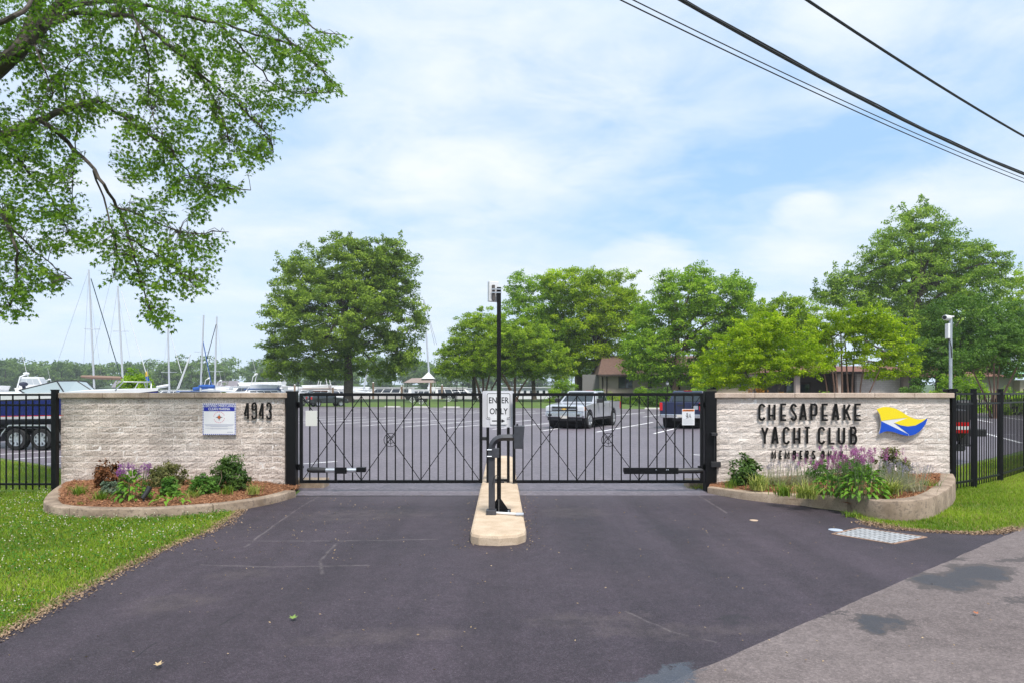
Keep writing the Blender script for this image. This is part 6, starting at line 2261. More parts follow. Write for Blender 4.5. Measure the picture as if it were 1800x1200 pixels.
def pickup(label, loc, rotz, paint, tag_col, front_detail=True):
    t = thing('pickup_truck', label, 'pickup truck', loc, rotz)
    hw = .985
    m_arch = mat('wheel_well', (0.01, 0.01, 0.011), .9)
    zf = .50
    prof = [(-2.86, .60), (-2.86, .98), (-.98, .98), (-.98, 1.22), (1.05, 1.24), (1.30, 1.22), (2.30, 1.14), (2.62, 1.08), (2.74, .98), (2.78, .62), (2.70, zf + .02)]
    prof += arch(1.95, .42, .50, zf) + [(1.3, zf), (-1.1, zf)] + arch(-1.70, .42, .50, zf) + [(-2.5, zf), (-2.8, .56)]
    MB().prism(prof, 'xz', -hw, hw).build('body', paint, t, bevel=.035)
    for x in (1.95, -1.70):
        MB().cyl((x, -hw + .25, .42), (x, hw - .25, .42), .44, 16).box(x - .4, x + .4, -hw + .05, hw - .05, .5, .86).build('wheel_well', m_arch, t)
    for sy in (-1, 1):
        y0, y1 = sorted((sy * hw, sy * (hw - .09)))
        MB().box(-2.80, -.98, y0, y1, .97, 1.265).build('bed_side', paint, t, bevel=.025)
        MB().box(-2.78, -1.0, y0 - .002, y1 + .002, 1.264, 1.278).build('bed_rail', M_plast, t)
    MB().box(-2.885, -2.80, -hw + .06, hw - .06, .70, 1.27).build('tailgate', paint, t, bevel=.02)
    MB().box(-2.895, -2.885, -.16, .16, 1.08, 1.14).build('tailgate_handle', M_plast, t)
    MB().box(-2.79, -1.0, -hw + .1, hw - .1, .975, .985).build('bed_liner', m_arch, t)
    # cab
    bz, tz = 1.21, 1.80
    b4 = [(-.97, -.93, bz), (1.18, -.93, bz), (1.18, .93, bz), (-.97, .93, bz)]
    t4 = [(-.80, -.74, tz), (.38, -.74, tz), (.38, .74, tz), (-.80, .74, tz)]
    MB().hexa(b4, t4).build('cab', paint, t, bevel=.06)
    right = (b4[0], b4[1], t4[1], t4[0])
    left = (b4[2], b4[3], t4[3], t4[2])
    front = (b4[1], b4[2], t4[2], t4[1])
    rear = (b4[3], b4[0], t4[0], t4[3])
    for q, u in ((front, [(.07, .93)]), (rear, [(.08, .92)])):
        for u0, u1 in u:
            b = MB()
            slab(b, patch4(q, u0, u1, .10, .90, .006), .004)
            b.build('windscreen' if q is front else 'rear_window', M_glass, t)
    for q, us in ((right, [(.06, .30), (.34, .74)]), (left, [(.26, .66), (.70, .94)])):
        for u0, u1 in us:
            b = MB()
            slab(b, patch4(q, u0, u1, .14, .88, .006), .004)
            b.build('side_window', M_glass, t)
    seam = mat('panel_gap', (0.02, 0.02, 0.022), .8)
    for sy in (-1, 1):
        y = sy * (hw + .001)
        y0, y1 = sorted((y, y - sy * .01))
        b = MB()
        for x in (1.08, -.25, -.98):
            b.box(x - .006, x + .006, y0, y1, .56, 1.2)
        b.build('door_gap', seam, t)
        MB().box(-.12, .06, min(y, y + sy * .03), max(y, y + sy * .03), 1.03, 1.07).build('door_handle', M_plast, t)
        MB().box(.78, .95, min(sy * .97, sy * 1.24), max(sy * .97, sy * 1.24), 1.22, 1.42).build('mirror', M_plast, t, bevel=.03)
        MB().box(-1.0, 1.3, min(sy * .88, sy * .98), max(sy * .88, sy * .98), .40, .46).build('running_board', M_plast, t)
    for sy in (-1, 1):
        wheel(t, 1.95, sy * .86, .405, .27, sy)
        wheel(t, -1.70, sy * .86, .405, .27, sy)
    # front
    MB().box(2.72, 2.86, -.90, .90, .56, .80).build('front_bumper', M_chrome, t, bevel=.03)
    MB().box(2.66, 2.80, -.86, .86, .40, .56).build('air_dam', M_plast, t, bevel=.02)
    MB().box(2.70, 2.80, -.62, .62, .82, 1.07).build('grille', M_plast, t)
    for z in (.835, .94, 1.06):
        MB().box(2.78, 2.825, -.64, .64, z - .018, z + .018).build('grille_bar', M_chrome if z != .94 else M_alu, t)
    gold = mat('gold_badge', (0.70, 0.45, 0.10), .35)
    MB().prism([(-.13, .915), (.11, .915), (.13, .965), (-.11, .965)], 'yz', 2.825, 2.835).prism([(-.055, .90), (.045, .90), (.055, .98), (-.045, .98)], 'yz', 2.8255, 2.838).build('badge', gold, t)
    for sy in (-1, 1):
        MB().box(2.60, 2.79, min(sy * .65, sy * .96), max(sy * .65, sy * .96), .83, 1.06).build('headlight', mat('lamp_glass', (0.65, 0.67, 0.70), .12), t, bevel=.02)
        MB().box(2.50, 2.70, min(sy * .90, sy * .995), max(sy * .90, sy * .995), .86, 1.03).build('indicator', M_amber, t, bevel=.01)
        MB().box(2.84, 2.868, min(sy * .62, sy * .80), max(sy * .62, sy * .80), .60, .70).build('fog_lamp', M_plast, t)
    MB().box(2.862, 2.872, -.16, .16, .50, .63).build('licence_plate', mat('plate_white', (0.62, 0.58, 0.52), .5), t)
    # rear
    MB().box(-3.02, -2.84, -.93, .93, .52, .70).build('rear_bumper', M_chrome, t, bevel=.025)
    for sy in (-1, 1):
        MB().box(-2.895, -2.76, min(sy * .85, sy * .992), max(sy * .85, sy * .992), .86, 1.24).build('tail_light', M_red, t, bevel=.015)
    MB().box(-3.026, -3.02, -.16, .16, .56, .68).build('licence_plate', mat('plate_white', (0.62, 0.58, 0.52), .5), t)
    MB().box(-.80, -.76, -.20, .20, 1.785, 1.815).build('brake_light', M_red, t)
    MB().box(-2.6, 2.5, -.45, .45, .36, .54).build('underbody', M_plast, t)
    return t


silver = mat('silver_car_paint', (0.50, 0.51, 0.55), .30, metal=.35, coat=.8)
navy = mat('navy_car_paint', (0.010, 0.016, 0.060), .30, coat=1.0)
# silver: wheels at gp(1034,753) and gp(1076,747)
hd = math.atan2(-3.3, -1.62)
fl = np.array(gp(1033, 752.5)[:2])
fx = np.array((math.cos(hd), math.sin(hd)))
lf = np.array((-fx[1], fx[0]))
o_ = fl - fx * 1.95 - lf * .86
pickup('silver pickup truck parked facing the gates, its left side showing', (o_[0], o_[1], .004), hd, silver, None)
hd = math.atan2(3.2, 1.40)
fx = np.array((math.cos(hd), math.sin(hd)))
rc = np.array((7.95, 32.2))
o_ = rc + fx * 2.9
bt = pickup('navy blue pickup truck seen from behind, beside the right gate post', (o_[0], o_[1], .004), hd, navy, None)
MB().box(-2.892, -2.885, -.80, -.52, .92, 1.10).build('tailgate_badge', M_alu, bt)


def suv(label, loc, rotz, paint, rack=True, L=4.5, name='parked_suv', cat='suv'):
    t = thing(name, label, cat, loc, rotz)
    hw, h = .92, L / 2
    m_arch = mat('wheel_well', (0.01, 0.01, 0.011), .9)
    zf = .42
    prof = [(-h, .55), (-h - .02, 1.02), (h * .42, 1.06), (h * .86, .98), (h, .85), (h, .50), (h - .1, zf)]
    prof += arch(h - .85, .38, .43, zf) + arch(-h + .85, .38, .43, zf) + [(-h + .1, zf)]
    MB().prism(prof, 'xz', -hw, hw).build('body', paint, t, bevel=.05)
    for x in (h - .85, -h + .85):
        MB().box(x - .38, x + .38, -hw + .04, hw - .04, .4, .78).build('wheel_well', m_arch, t)
    bz, tz = 1.02, 1.70
    b4 = [(-h + .05, -.88, bz), (h * .44, -.88, bz), (h * .44, .88, bz), (-h + .05, .88, bz)]
    t4 = [(-h + .35, -.68, tz), (h * .10, -.68, tz), (h * .10, .68, tz), (-h + .35, .68, tz)]
    MB().hexa(b4, t4).build('cabin', paint, t, bevel=.05)
    faces = {'windscreen': ((b4[1], b4[2], t4[2], t4[1]), [(.07, .93)]), 'rear_window': ((b4[3], b4[0], t4[0], t4[3]), [(.1, .9)]),
             'side_window': ((b4[0], b4[1], t4[1], t4[0]), [(.08, .33), (.37, .62), (.66, .92)]), 'side_window2': ((b4[2], b4[3], t4[3], t4[2]), [(.08, .34), (.38, .63), (.67, .92)])}
    for nme, (q, us) in faces.items():
        for u0, u1 in us:
            b = MB()
            slab(b, patch4(q, u0, u1, .14, .86, .006), .004)
            b.build(nme.rstrip('2'), M_glass, t)
    for sy in (-1, 1):
        wheel(t, h - .85, sy * .80, .36, .23, sy, spokes=5)
        wheel(t, -h + .85, sy * .80, .36, .23, sy, spokes=5)
        MB().box(-h - .03, -h + .10, min(sy * .74, sy * .925), max(sy * .74, sy * .925), .85, 1.16).build('tail_light', M_red, t, bevel=.02)
        MB().box(h - .16, h + .01, min(sy * .58, sy * .90), max(sy * .58, sy * .90), .70, .84).build('headlight', mat('lamp_glass', (0.65, 0.67, 0.70), .12), t)
        MB().box(.45, .62, min(sy * .92, sy * 1.1), max(sy * .92, sy * 1.1), 1.02, 1.16).build('mirror', paint, t)
    MB().box(-h - .10, -h + .05, -.88, .88, .42, .62).build('rear_bumper', M_plast, t, bevel=.03)
    MB().box(h - .05, h + .10, -.88, .88, .40, .62).build('front_bumper', M_plast, t, bevel=.03)
    MB().box(-h - .045, -h - .02, -.24, .24, .66, .80).build('licence_plate', mat('plate_white', (0.62, 0.58, 0.52), .5), t)
    if rack:
        b = MB()
        for sy in (-1, 1):
            b.bar((-h + .45, sy * .62, tz + .07), (h * .08, sy * .62, tz + .07), .04, .04)
            for x in (-h + .5, -.5, h * .05): b.bar((x, sy * .62, tz - .01), (x, sy * .62, tz + .06), .03)
        for x in (-h + .7, -.2): b.bar((x, -.62, tz + .09), (x, .62, tz + .09), .035)
        b.build('roof_rack', M_plast, t)
        MB().box(-h + .65, -.1, -.5, .5, tz + .11, tz + .21).build('rack_load', mat('brown_cover', (0.16, 0.075, 0.05), .7), t, bevel=.03)
    return t


dgreen = mat('dark_green_car_paint', (0.010, 0.017, 0.016), .3, coat=1.0)
greyp = mat('grey_car_paint', (0.24, 0.25, 0.28), .35, metal=.3, coat=.6)
blackp = mat('black_car_paint', (0.01, 0.01, 0.012), .3, coat=1.0)
x, y, _ = gp(572, 713.6)
suv('dark green off-road car with a loaded roof rack left of the oak trunk', (x + .2, y, .004), R(36), dgreen)
x, y, _ = gp(517, 713)
suv('grey car partly hidden by the left gate post', (x - .5, y - .5, .004), R(50), greyp, rack=False)
x, y, z = at(384, 688, 41)
suv('black car of which only the roof shows above the grey wall', (x, y, .08), R(12), blackp, rack=False, L=4.7)

# ================================================================== BOATS
M_navyhull = mat('navy_gelcoat', (0.008, 0.014, 0.16), .22, coat=.8)
M_bottom = mat('grey_bottom_paint', (0.12, 0.14, 0.17), .6)
M_teak = mat('varnished_wood', (0.28, 0.13, 0.06), .5, var=.2)
M_canvas = mat('white_canvas', (0.66, 0.66, 0.68), .8, var=.05)
M_bluec = mat('blue_canvas', (0.015, 0.085, 0.34), .8)
M_tanc = mat('brown_canvas', (0.26, 0.17, 0.13), .85)
M_tint = glass_mat('tinted_window', (0.05, 0.06, 0.08), .1)
M_blackhull = mat('black_gelcoat', (0.012, 0.012, 0.014), .3)


def hull_pts(L, B, H, rise=.25, n=14, fine=2.2):
    """stations from the transom (x = -L/2) to the stem (x = +L/2): half beam, sheer height, keel height"""
    out = []
    for i in range(n + 1):
        u = i / n
        hb = B / 2 * (1 - max(0, (u - .40) / .60) ** fine) * (.90 + .10 * min(1, u * 3))
        sh = H * (.86 + rise * u * u)
        kl = H * .02 + H * .60 * max(0, (u - .72) / .28) ** 2
        out.append((-L / 2 + L * u, max(hb, .02), sh, kl))
    return out


def hull(t, L, B, H, bands, deck_m, rise=.25, fine=2.2, zoff=0.0, cockpit=None):
    """bands: (name, low fraction, high fraction, material) between keel and sheer, each its own part; plus a deck"""
    st = hull_pts(L, B, H, rise, fine=fine)

    def sec(s, f):
        x, hb, sh, kl = s
        if f < .30:
            g = f / .30
            return (x, hb * .86 * g, kl + (sh - kl) * .30 * g ** 1.3)
        g = (f - .30) / .70
        return (x, hb * (.86 + .14 * g ** .8), kl + (sh - kl) * f)
    for name, f0, f1, m in bands:
        b = MB()
        k = max(1, int((f1 - f0) / .12))
        for sy in (-1, 1):
            vs, fs = [], []
            for s in st:
                for j in range(k + 1):
                    x, y, z = sec(s, f0 + (f1 - f0) * j / k)
                    vs.append((x, y * sy, z + zoff))
            for i in range(len(st) - 1):
                for j in range(k):
                    a = i * (k + 1) + j
                    q = (a, a + k + 1, a + k + 2, a + 1)
                    fs.append(q if sy < 0 else q[::-1])
            b.raw(vs, fs)
        q = [sec(st[0], f0 + (f1 - f0) * j / k) for j in range(k + 1)]
        pl = [(x, -y, z + zoff) for x, y, z in q] + [(x, y, z + zoff) for x, y, z in q[::-1]]
        b.raw(pl, [tuple(range(len(pl)))])
        b.build(name, m, t, smooth=True)
    b = MB()
    vs, fs = [], []
    for s in st:
        vs += [(s[0], -s[1] + .02, s[2] + zoff - .01), (s[0], 0, s[2] + zoff + .07 * s[1]), (s[0], s[1] - .02, s[2] + zoff - .01)]
    for i in range(len(st) - 1):
        a = 3 * i
        fs += [(a, a + 3, a + 4, a + 1), (a + 1, a + 4, a + 5, a + 2)]
    b.raw(vs, fs)
    b.build('deck', deck_m, t, smooth=True)
    return st


def trailer(t, x0, x1, z, axles, hw, r=.33):
    for sy in (-1, 1):
        MB().bar((x0, sy * hw * .55, z), (x1, sy * hw * .55, z), .08, .13).build('frame_rail', M_plast, t)
        MB().bar((x0 + .3, sy * hw * .42, z + .16), (x1 - 1.6, sy * hw * .42, z + .20), .10, .06).build('bunk', mat('bunk_carpet', (0.05, 0.05, 0.055), .95), t)
        for a in axles: wheel(t, a, sy * (hw - .12), r, .22, sy, M_alu, 8)
        a0, a1 = axles[0] - r - .16, axles[-1] + r + .16
        top = r * 2 + .10
        pts = [(a0, r * .9), (a0 + .10, r * 1.6), (a0 + .30, top), (a1 - .30, top), (a1 - .10, r * 1.6), (a1, r * .9)]
        y = sy * (hw - .12)
        b = MB().prism(pts + [(p[0] * .985 + .015 * (a0 + a1) / 2, p[1] - .035) for p in pts[::-1]], 'xz', y - .14, y + .14)
        b.build('fender', M_alu, t)
    b = MB()
    for a in axles: b.bar((a, -hw + .15, r), (a, hw - .15, r), .06)
    b.bar((x0, -hw * .55, z), (x0, hw * .55, z), .08)
    b.build('axle', M_plast, t)
    MB().tube([(x1, -hw * .55, z), (x1 + 1.1, 0, z)], .045, 6).tube([(x1, hw * .55, z), (x1 + 1.1, 0, z), (x1 + 1.7, 0, z)], .045, 6).cyl((x1 + 1.4, 0, 0), (x1 + 1.4, 0, z + .1), .04, 8).build('tongue', M_galv, t)


# the navy boat on its trailer behind the left fence
D_B = 20.4
tb_ = thing('trailer_boat', 'navy and white motorboat with a raked windscreen, on a trailer behind the left fence', 'motorboat', (-15.2, D_B + 1.2, 0))
Lb, Bb, Hb = 8.0, 2.5, 1.22
hull(tb_, Lb, Bb, Hb, [('hull_bottom', 0, .30, M_bottom), ('boot_stripe', .30, .37, M_gel), ('red_stripe', .37, .395, M_red), ('hull_side', .395, .80, M_navyhull), ('rub_rail', .80, .84, M_plast), ('topside', .84, 1.0, M_gel)],
     M_gel, rise=.20, zoff=.58)
trailer(tb_, -3.6, 2.3, .50, (.37, 1.12), 1.22, .335)
ws = [(-.55, -.95, 1.68), (-.9, 0, 1.68), (-.55, .95, 1.68)]
zb = 1.66
fr = [Vector((2.05, 0, zb + .04)), Vector((1.65, .88, zb)), Vector((.6, 1.04, zb)), Vector((1.65, -.88, zb)), Vector((.6, -1.04, zb))]
tp = [Vector((1.42, 0, zb + .44)), Vector((1.28, .72, zb + .42)), Vector((.3, .96, zb + .14)), Vector((1.28, -.72, zb + .42)), Vector((.3, -.96, zb + .14))]
mg = glass_mat('windscreen_glass', (0.30, 0.36, 0.38), .05)
for a, c in ((0, 1), (1, 2), (3, 0), (4, 3)):
    b = MB().raw([fr[a], fr[c], tp[c], tp[a]], [(0, 1, 2, 3)])
    b.build('windscreen_pane', mg, tb_)
b = MB()
for ch in ([fr[2], fr[1], fr[0], fr[3], fr[4]], [tp[2], tp[1], tp[0], tp[3], tp[4]]): b.tube(ch, .022, 6)
for k in range(5): b.tube([fr[k], tp[k]], .020, 6)
b.build('windscreen_frame', M_plast, tb_)
b = MB()
for sy in (-1, 1):
    b.tube([(3.72, sy * .12, 1.80), (3.66, sy * .22, 2.06), (3.15, sy * .42, 2.06), (2.95, sy * .52, 1.80)], .018, 6)
b.tube([(3.66, -.22, 2.06), (3.72, 0, 2.07), (3.66, .22, 2.06)], .018, 6)
b.build('bow_rail', M_alu, tb_)
MB().box(-4.4, -3.95, -.2, .2, 1.2, 1.85).build('outboard', M_plast, tb_, bevel=.06)
b = MB().tube([(-.55, .5, 1.5), (-.6, .48, 2.0)], .05, 8)
b.ball((-.6, .48, 2.0), .13, 8, 5, (1, 1, .6))
b.build('seat_back', mat('dark_vinyl', (0.02, 0.024, 0.05), .6), tb_)

fl_ = thing('small_flag', 'small yellow and blue flag on a staff behind the grey wall', 'flag', (*at(258, 688, 24)[:2], 0))
zt_ = at(258, 652, 24)[2]
MB().cyl((0, 0, 0), (.02, 0, zt_ + .1), .012, 6).build('staff', M_alu, fl_)
MB().raw([(-.04, 0, zt_ - .02), (.02, .03, zt_ + .02), (.05, 0, zt_ - .16), (-.06, .02, zt_ - .19)], [(0, 1, 2, 3)]).build('yellow_half', mat('yellow_cloth', (0.80, 0.50, 0.03), .8), fl_)
MB().raw([(-.06, .02, zt_ - .195), (.05, 0, zt_ - .165), (.09, .02, zt_ - .32), (0, .0, zt_ - .34)], [(0, 1, 2, 3)]).build('blue_half', mat('blue_cloth', (0.02, 0.10, 0.50), .8), fl_)

# small red and white boat on a trailer behind the right fence, stern to the right
D_R = 16.9
tr = thing('trailer_boat', 'dark red striped boat with an outboard on a trailer behind the right fence', 'motorboat', (8.45, D_R, 0), R(172))
hull(tr, 4.6, 1.7, .95, [('hull_bottom', 0, .34, M_plast), ('lower_stripe', .34, .44, M_red), ('white_stripe', .44, .54, M_gel), ('hull_side', .54, .66, M_red), ('topside', .66, 1.0, mat('dark_boat_cover', (0.035, 0.03, 0.034), .7))], M_plast, zoff=.50)
trailer(tr, -2.3, 1.6, .42, (-.9,), .86, .29)
MB().box(-2.75, -2.32, -.17, .17, 1.08, 1.55).build('outboard_cowl', M_plast, tr, bevel=.06)
MB().box(-2.62, -2.42, -.07, .07, .45, 1.08).build('outboard_leg', M_plast, tr, bevel=.03)
MB().box(-2.72, -2.32, -.14, .14, .44, .48).build('cavitation_plate', M_plast, tr)
MB().box(-3.15, -2.30, -.78, -.20, .66, .84).build('swim_step', M_plast, tr, bevel=.02)
MB().tube([(-2.35, -.66, .82), (-1.9, -.7, .45), (-1.5, -.72, .30)], .05, 6).build('step_strut', M_plast, tr)
MB().box(-1.4, -.9, -.5, .5, 1.30, 1.62).build('seat', mat('dark_vinyl', (0.02, 0.024, 0.05), .6), tr, bevel=.05)


def sailboat(label, D, foot, head, L, hullm, cover, z_mast_foot, heading, boom=None, stays=(), hull_on=True, spread=(), group=None, furl=None):
    s = D / FPX
    mx = np.array(at(foot[0], foot[1], D))
    t = thing('sailboat', label, 'sailboat', (mx[0], D, WZ), heading, group)
    if hull_on:
        hull(t, L, L * .30, 1.5, [('hull_bottom', 0, .42, M_bluec if hullm is M_gel else M_bottom), ('hull_side', .42, 1.0, hullm)], M_gel, rise=.30, zoff=-.35)
        MB().hexa([(-L * .12, -.8, 1.1), (L * .22, -.55, 1.1), (L * .22, .55, 1.1), (-L * .12, .8, 1.1)], [(-L * .10, -.65, 1.55), (L * .18, -.45, 1.5), (L * .18, .45, 1.5), (-L * .10, .65, 1.55)]).build('cabin', M_gel, t)
        for sy in (-1, 1):
            MB().box(-L * .06, L * .10, min(sy * .60, sy * .735), max(sy * .60, sy * .735), 1.22, 1.38).build('window', M_tint, t)
        b = MB()
        for sy in (-1, 1):
            for f in (-.45, -.25, -.05, .15, .33): b.cyl((L * f, sy * L * .13 * (1 - max(0, f) * 1.2), 1.1), (L * f, sy * L * .13 * (1 - max(0, f) * 1.2), 1.75), .02, 5)
        b.build('stanchion', M_alu, t)
    hd = np.array(at(head[0], head[1], D))
    loc = local(t, np.array([mx, hd]))
    r = .0015 * D
    MB().tube([(loc[0][0], loc[0][1], min(1.0, loc[0][2])), loc[1]], [r, r * .75], 8).build('mast', mat('mast_paint', (0.52, 0.54, 0.58), .4, metal=.2), t)
    for f in spread:
        p = loc[0] + (loc[1] - loc[0]) * f
        b = MB()
        w = 14 * s
        e = local(t, np.array([np.array(at(0, 0, D)) * 0 + mx]))[0]
        b.tube(local(t, np.array([np.array((mx[0], D, WZ)) + np.array((0, 0, p[2])) + np.array((q, 0, 0)) + (hd - mx) * np.array((f, 0, 0)) for q in (-w, w)])), .03, 5)
        b.build('spreader', M_alu, t)
    for (a, c, rad, m) in stays:
        A, C_ = local(t, np.array([at(a[0], a[1], D), at(c[0], c[1], D)]))
        MB().tube([A, C_], rad, 5).build('stay', m, t)
    if boom:
        a, c, rad = boom
        A, C_ = local(t, np.array([at(a[0], a[1], D), at(c[0], c[1], D)]))
        MB().tube([A, A + (C_ - A) * .3 + np.array((0, 0, -.02)), C_], [rad * .7, rad * 1.1, rad], 8).build('sail_cover', cover, t, smooth=True)
    return t


M_wire = mat('rigging_wire', (0.30, 0.31, 0.33), .5)
M_dkgreen = mat('dark_green_cloth', (0.03, 0.055, 0.055), .8)
M_whitec = mat('white_cloth', (0.68, 0.69, 0.71), .8)
sailboat('sailboat with the leftmost tall mast and a brown sail cover', 68, (167, 664), (156, 474), 12, M_gel, M_tanc, 1.2, R(8), boom=((143, 661), (214, 664), .17),
         stays=[((156, 476), (100, 640), .012, M_wire), ((160, 490), (213, 664), .045, M_dkgreen), ((156, 480), (147, 640), .012, M_wire), ((157, 500), (178, 660), .010, M_wire)], spread=(.45,))
sailboat('sailboat with the second tall mast and a white furled sail', 72, (218, 668), (207, 503), 12, M_gel, M_whitec, 1.2, R(-6),
         stays=[((207, 505), (190, 620), .012, M_wire), ((213, 512), (259, 662), .04, M_whitec), ((200, 470), (160, 640), .012, M_wire), ((208, 520), (232, 650), .010, M_wire)], spread=(.52,))
sailboat('white sailboat with a slim mast beside the round shrub', 96, (298, 686), (295, 570), 9, M_gel, M_whitec, 1.2, R(10), boom=((298, 676), (276, 680), .2), stays=[((296, 575), (319, 655), .05, M_whitec), ((296, 580), (283, 680), .012, M_wire)], spread=(.28,))
sailboat('sailboat with a bright blue sail cover, left of the twin masts', 90, (352, 682), (358, 554), 11, M_gel, M_bluec, 1.2, R(-14), boom=((350, 678), (377, 679), .24),
         stays=[((335, 622), (311, 684), .07, M_whitec), ((333, 630), (314, 682), .06, M_whitec), ((357, 600), (372, 676), .06, M_bluec), ((380, 570), (352, 672), .05, mat('dark_furl', (.03, .035, .05), .8))], spread=(.5,))
sailboat('black hulled sailboat with the right hand mast of the twin pair', 98, (377, 684), (381, 557), 11, M_blackhull, M_bluec, 1.2, R(170), boom=((378, 677), (340, 683), .24), stays=[((380, 560), (398, 680), .012, M_wire)], spread=(.25,))
sailboat('sailboat whose mast stands just right of the big oak', 150, (757, 676), (745, 527), 12, M_gel, M_bluec, 1.2, R(5), stays=[((746, 530), (768, 606), .05, M_wire), ((747, 533), (764, 606), .05, M_wire)], spread=(.4,))
sailboat('sailboat with a leaning white spar seen below the oak branches', 140, (637, 688), (646, 645), 9, M_gel, M_bluec, 1.2, R(20))


def yacht(label, px, D, L, heading, fly=True, canvas=None, hullm=None, trim=None, cabin_h=1.15, name='motor_yacht', cat='motor yacht', group=None, z=None, arch_on=True, roofm=None):
    x, y, _ = at(px, 688, D)
    t = thing(name, label, cat, (x, y, WZ if z is None else z), heading, group)
    H = L * .13 + .5
    hull(t, L, L * .31, H, [('hull_bottom', 0, .36, M_bottom), ('boot_stripe', .36, .42, trim or M_bluec), ('hull_side', .42, 1.0, hullm or M_gel)], M_gel, rise=.32, zoff=-.45)
    z0 = H * .86 - .45
    hw = L * .115
    x0, x1 = -L * .30, L * .20

    def deckhouse(nm, x0, x1, z0, z1, hw, rake, n, wm, m=M_gel):
        b4 = [(x0, -hw, z0), (x1, -hw, z0), (x1, hw, z0), (x0, hw, z0)]
        t4 = [(x0 + .05, -hw * .88, z1), (x1 - rake, -hw * .88, z1), (x1 - rake, hw * .88, z1), (x0 + .05, hw * .88, z1)]
        MB().hexa(b4, t4).build(nm, m, t, bevel=.04)
        for q in ((b4[0], b4[1], t4[1], t4[0]), (b4[2], b4[3], t4[3], t4[2])):
            for k in range(n):
                b = MB()
                slab(b, patch4(q, .06 + .88 * k / n + .012, .06 + .88 * (k + 1) / n - .012, .36, .84, .008), .006)
                b.build('window', wm, t)
        for k in range(3):
            b = MB()
            slab(b, patch4((b4[1], b4[2], t4[2], t4[1]), .05 + .9 * k / 3 + .015, .05 + .9 * (k + 1) / 3 - .015, .30, .88, .008), .006)
            b.build('windscreen_pane', wm, t)
    deckhouse('cabin', x0, x1, z0 - .1, z0 + cabin_h, hw, cabin_h * 1.1, 4, M_tint)
    MB().box(x0 - .5, x1 - cabin_h * .75, -hw * .95, hw * .95, z0 + cabin_h, z0 + cabin_h + .09).build('cabin_roof', roofm or M_gel, t, bevel=.03)
    zt = z0 + cabin_h + .09
    if fly:
        MB().hexa([(x0 + .4, -hw * .8, zt), (x1 - 1.6, -hw * .8, zt), (x1 - 1.6, hw * .8, zt), (x0 + .4, hw * .8, zt)],
                  [(x0 + .2, -hw * .84, zt + .65), (x1 - 1.25, -hw * .75, zt + .55), (x1 - 1.25, hw * .75, zt + .55), (x0 + .2, hw * .84, zt + .65)]).build('flybridge', M_gel, t, bevel=.05)
        if canvas:
            deckhouse('canvas_enclosure', x0 + .5, x1 - 1.7, zt + .6, zt + 1.75, hw * .72, .6, 3, mat('clear_vinyl', (0.42, 0.45, 0.48), .3), canvas)
        b = MB()
        for sy in (-1, 1):
            b.tube([(x0 + .3, sy * hw * .8, zt), (x0 + .7, sy * hw * .75, zt + 1.75), (x0 + .9, sy * hw * .3, zt + 1.95)], .06, 6)
        b.tube([(x0 + .9, -hw * .3, zt + 1.95), (x0 + .9, hw * .3, zt + 1.95)], .06, 6)
        b.build('radar_arch', M_gel, t)
        MB().lathe([(.001, .22), (.22, .18), (.28, .05), (.25, 0), (.001, 0)], (x0 + .9, 0, zt + 2.0), (0, 0, 1), 12).build('radar_dome', M_gel, t)
        MB().cyl((x0 + .8, hw * .4, zt + 1.9), (x0 + .3, hw * .4, zt + 4.3), .02, 5).build('antenna', M_whitec, t)
    b = MB()
    st = hull_pts(L, L * .31, H, .32)
    for sy in (-1, 1):
        top = [(s[0], sy * (s[1] * .93), s[2] - .45 + .62) for s in st if s[0] > -L * .1]
        b.tube(top, .022, 5)
        for s in [q for q in st if q[0] > -L * .1][::2]: b.cyl((s[0], sy * s[1] * .95, s[2] - .45), (s[0], sy * s[1] * .93, s[2] + .17), .018, 5)
    b.build('bow_rail', M_alu, t)
    return t


yacht('white cabin cruiser at the left edge above the fence', -6, 66, 10, R(-6), cabin_h=1.0)
yacht('white flybridge cruiser with white canvas enclosure, left of the tall masts', 82, 68, 9.0, R(12), canvas=M_canvas, cabin_h=.8)
yacht('wooden cabin trawler behind the leftmost masts', 188, 74, 8.5, R(175), fly=False, hullm=M_teak, trim=M_gel, cabin_h=1.35, roofm=M_canvas)
yacht('small white cruiser with a blue canvas top behind the twin masts', 322, 92, 8, R(190), fly=False, roofm=M_bluec, cabin_h=1.3)
yacht('large white motor yacht left of the oak crown', 446, 112, 17, R(184))
yacht('white motor yacht with a dark blue canvas top beside the oak crown', 481, 98, 11, R(8), roofm=M_bluec, cabin_h=1.3)
yacht('white cruiser in front of the large motor yacht', 415, 90, 9, R(186), fly=False, cabin_h=1.0)
yacht('white sport cruiser above the right end of the grey wall', 494, 107, 10, R(2), fly=False, cabin_h=.8)
yacht('white cruiser with a tan canvas cover left of the dark green car', 545, 114, 12, R(180), roofm=M_tanc, cabin_h=1.3)
yacht('white flybridge boat hidden behind the oak trunk', 596, 120, 13, R(6))
yacht('long white boat with a brown stripe under the oak branches', 680, 116, 15, R(178), fly=False, trim=M_teak, cabin_h=1.2, roofm=M_canvas)
yacht('white boat left of the brown tent', 726, 122, 11, R(182), fly=False, cabin_h=1.3)
yacht('white houseboat right of the brown tent, low behind the lawn', 806, 118, 13, R(4), fly=False, cabin_h=1.4)
yacht('small white runabout moored between the round shrub and the twin masts', 276, 88, 7, R(4), fly=False, cabin_h=.7)
yacht('white express cruiser moored below the blue sail cover', 372, 84, 9, R(178), fly=False, cabin_h=.9)
yacht('white flybridge cruiser far behind the blue sail cover', 396, 130, 13, R(4))
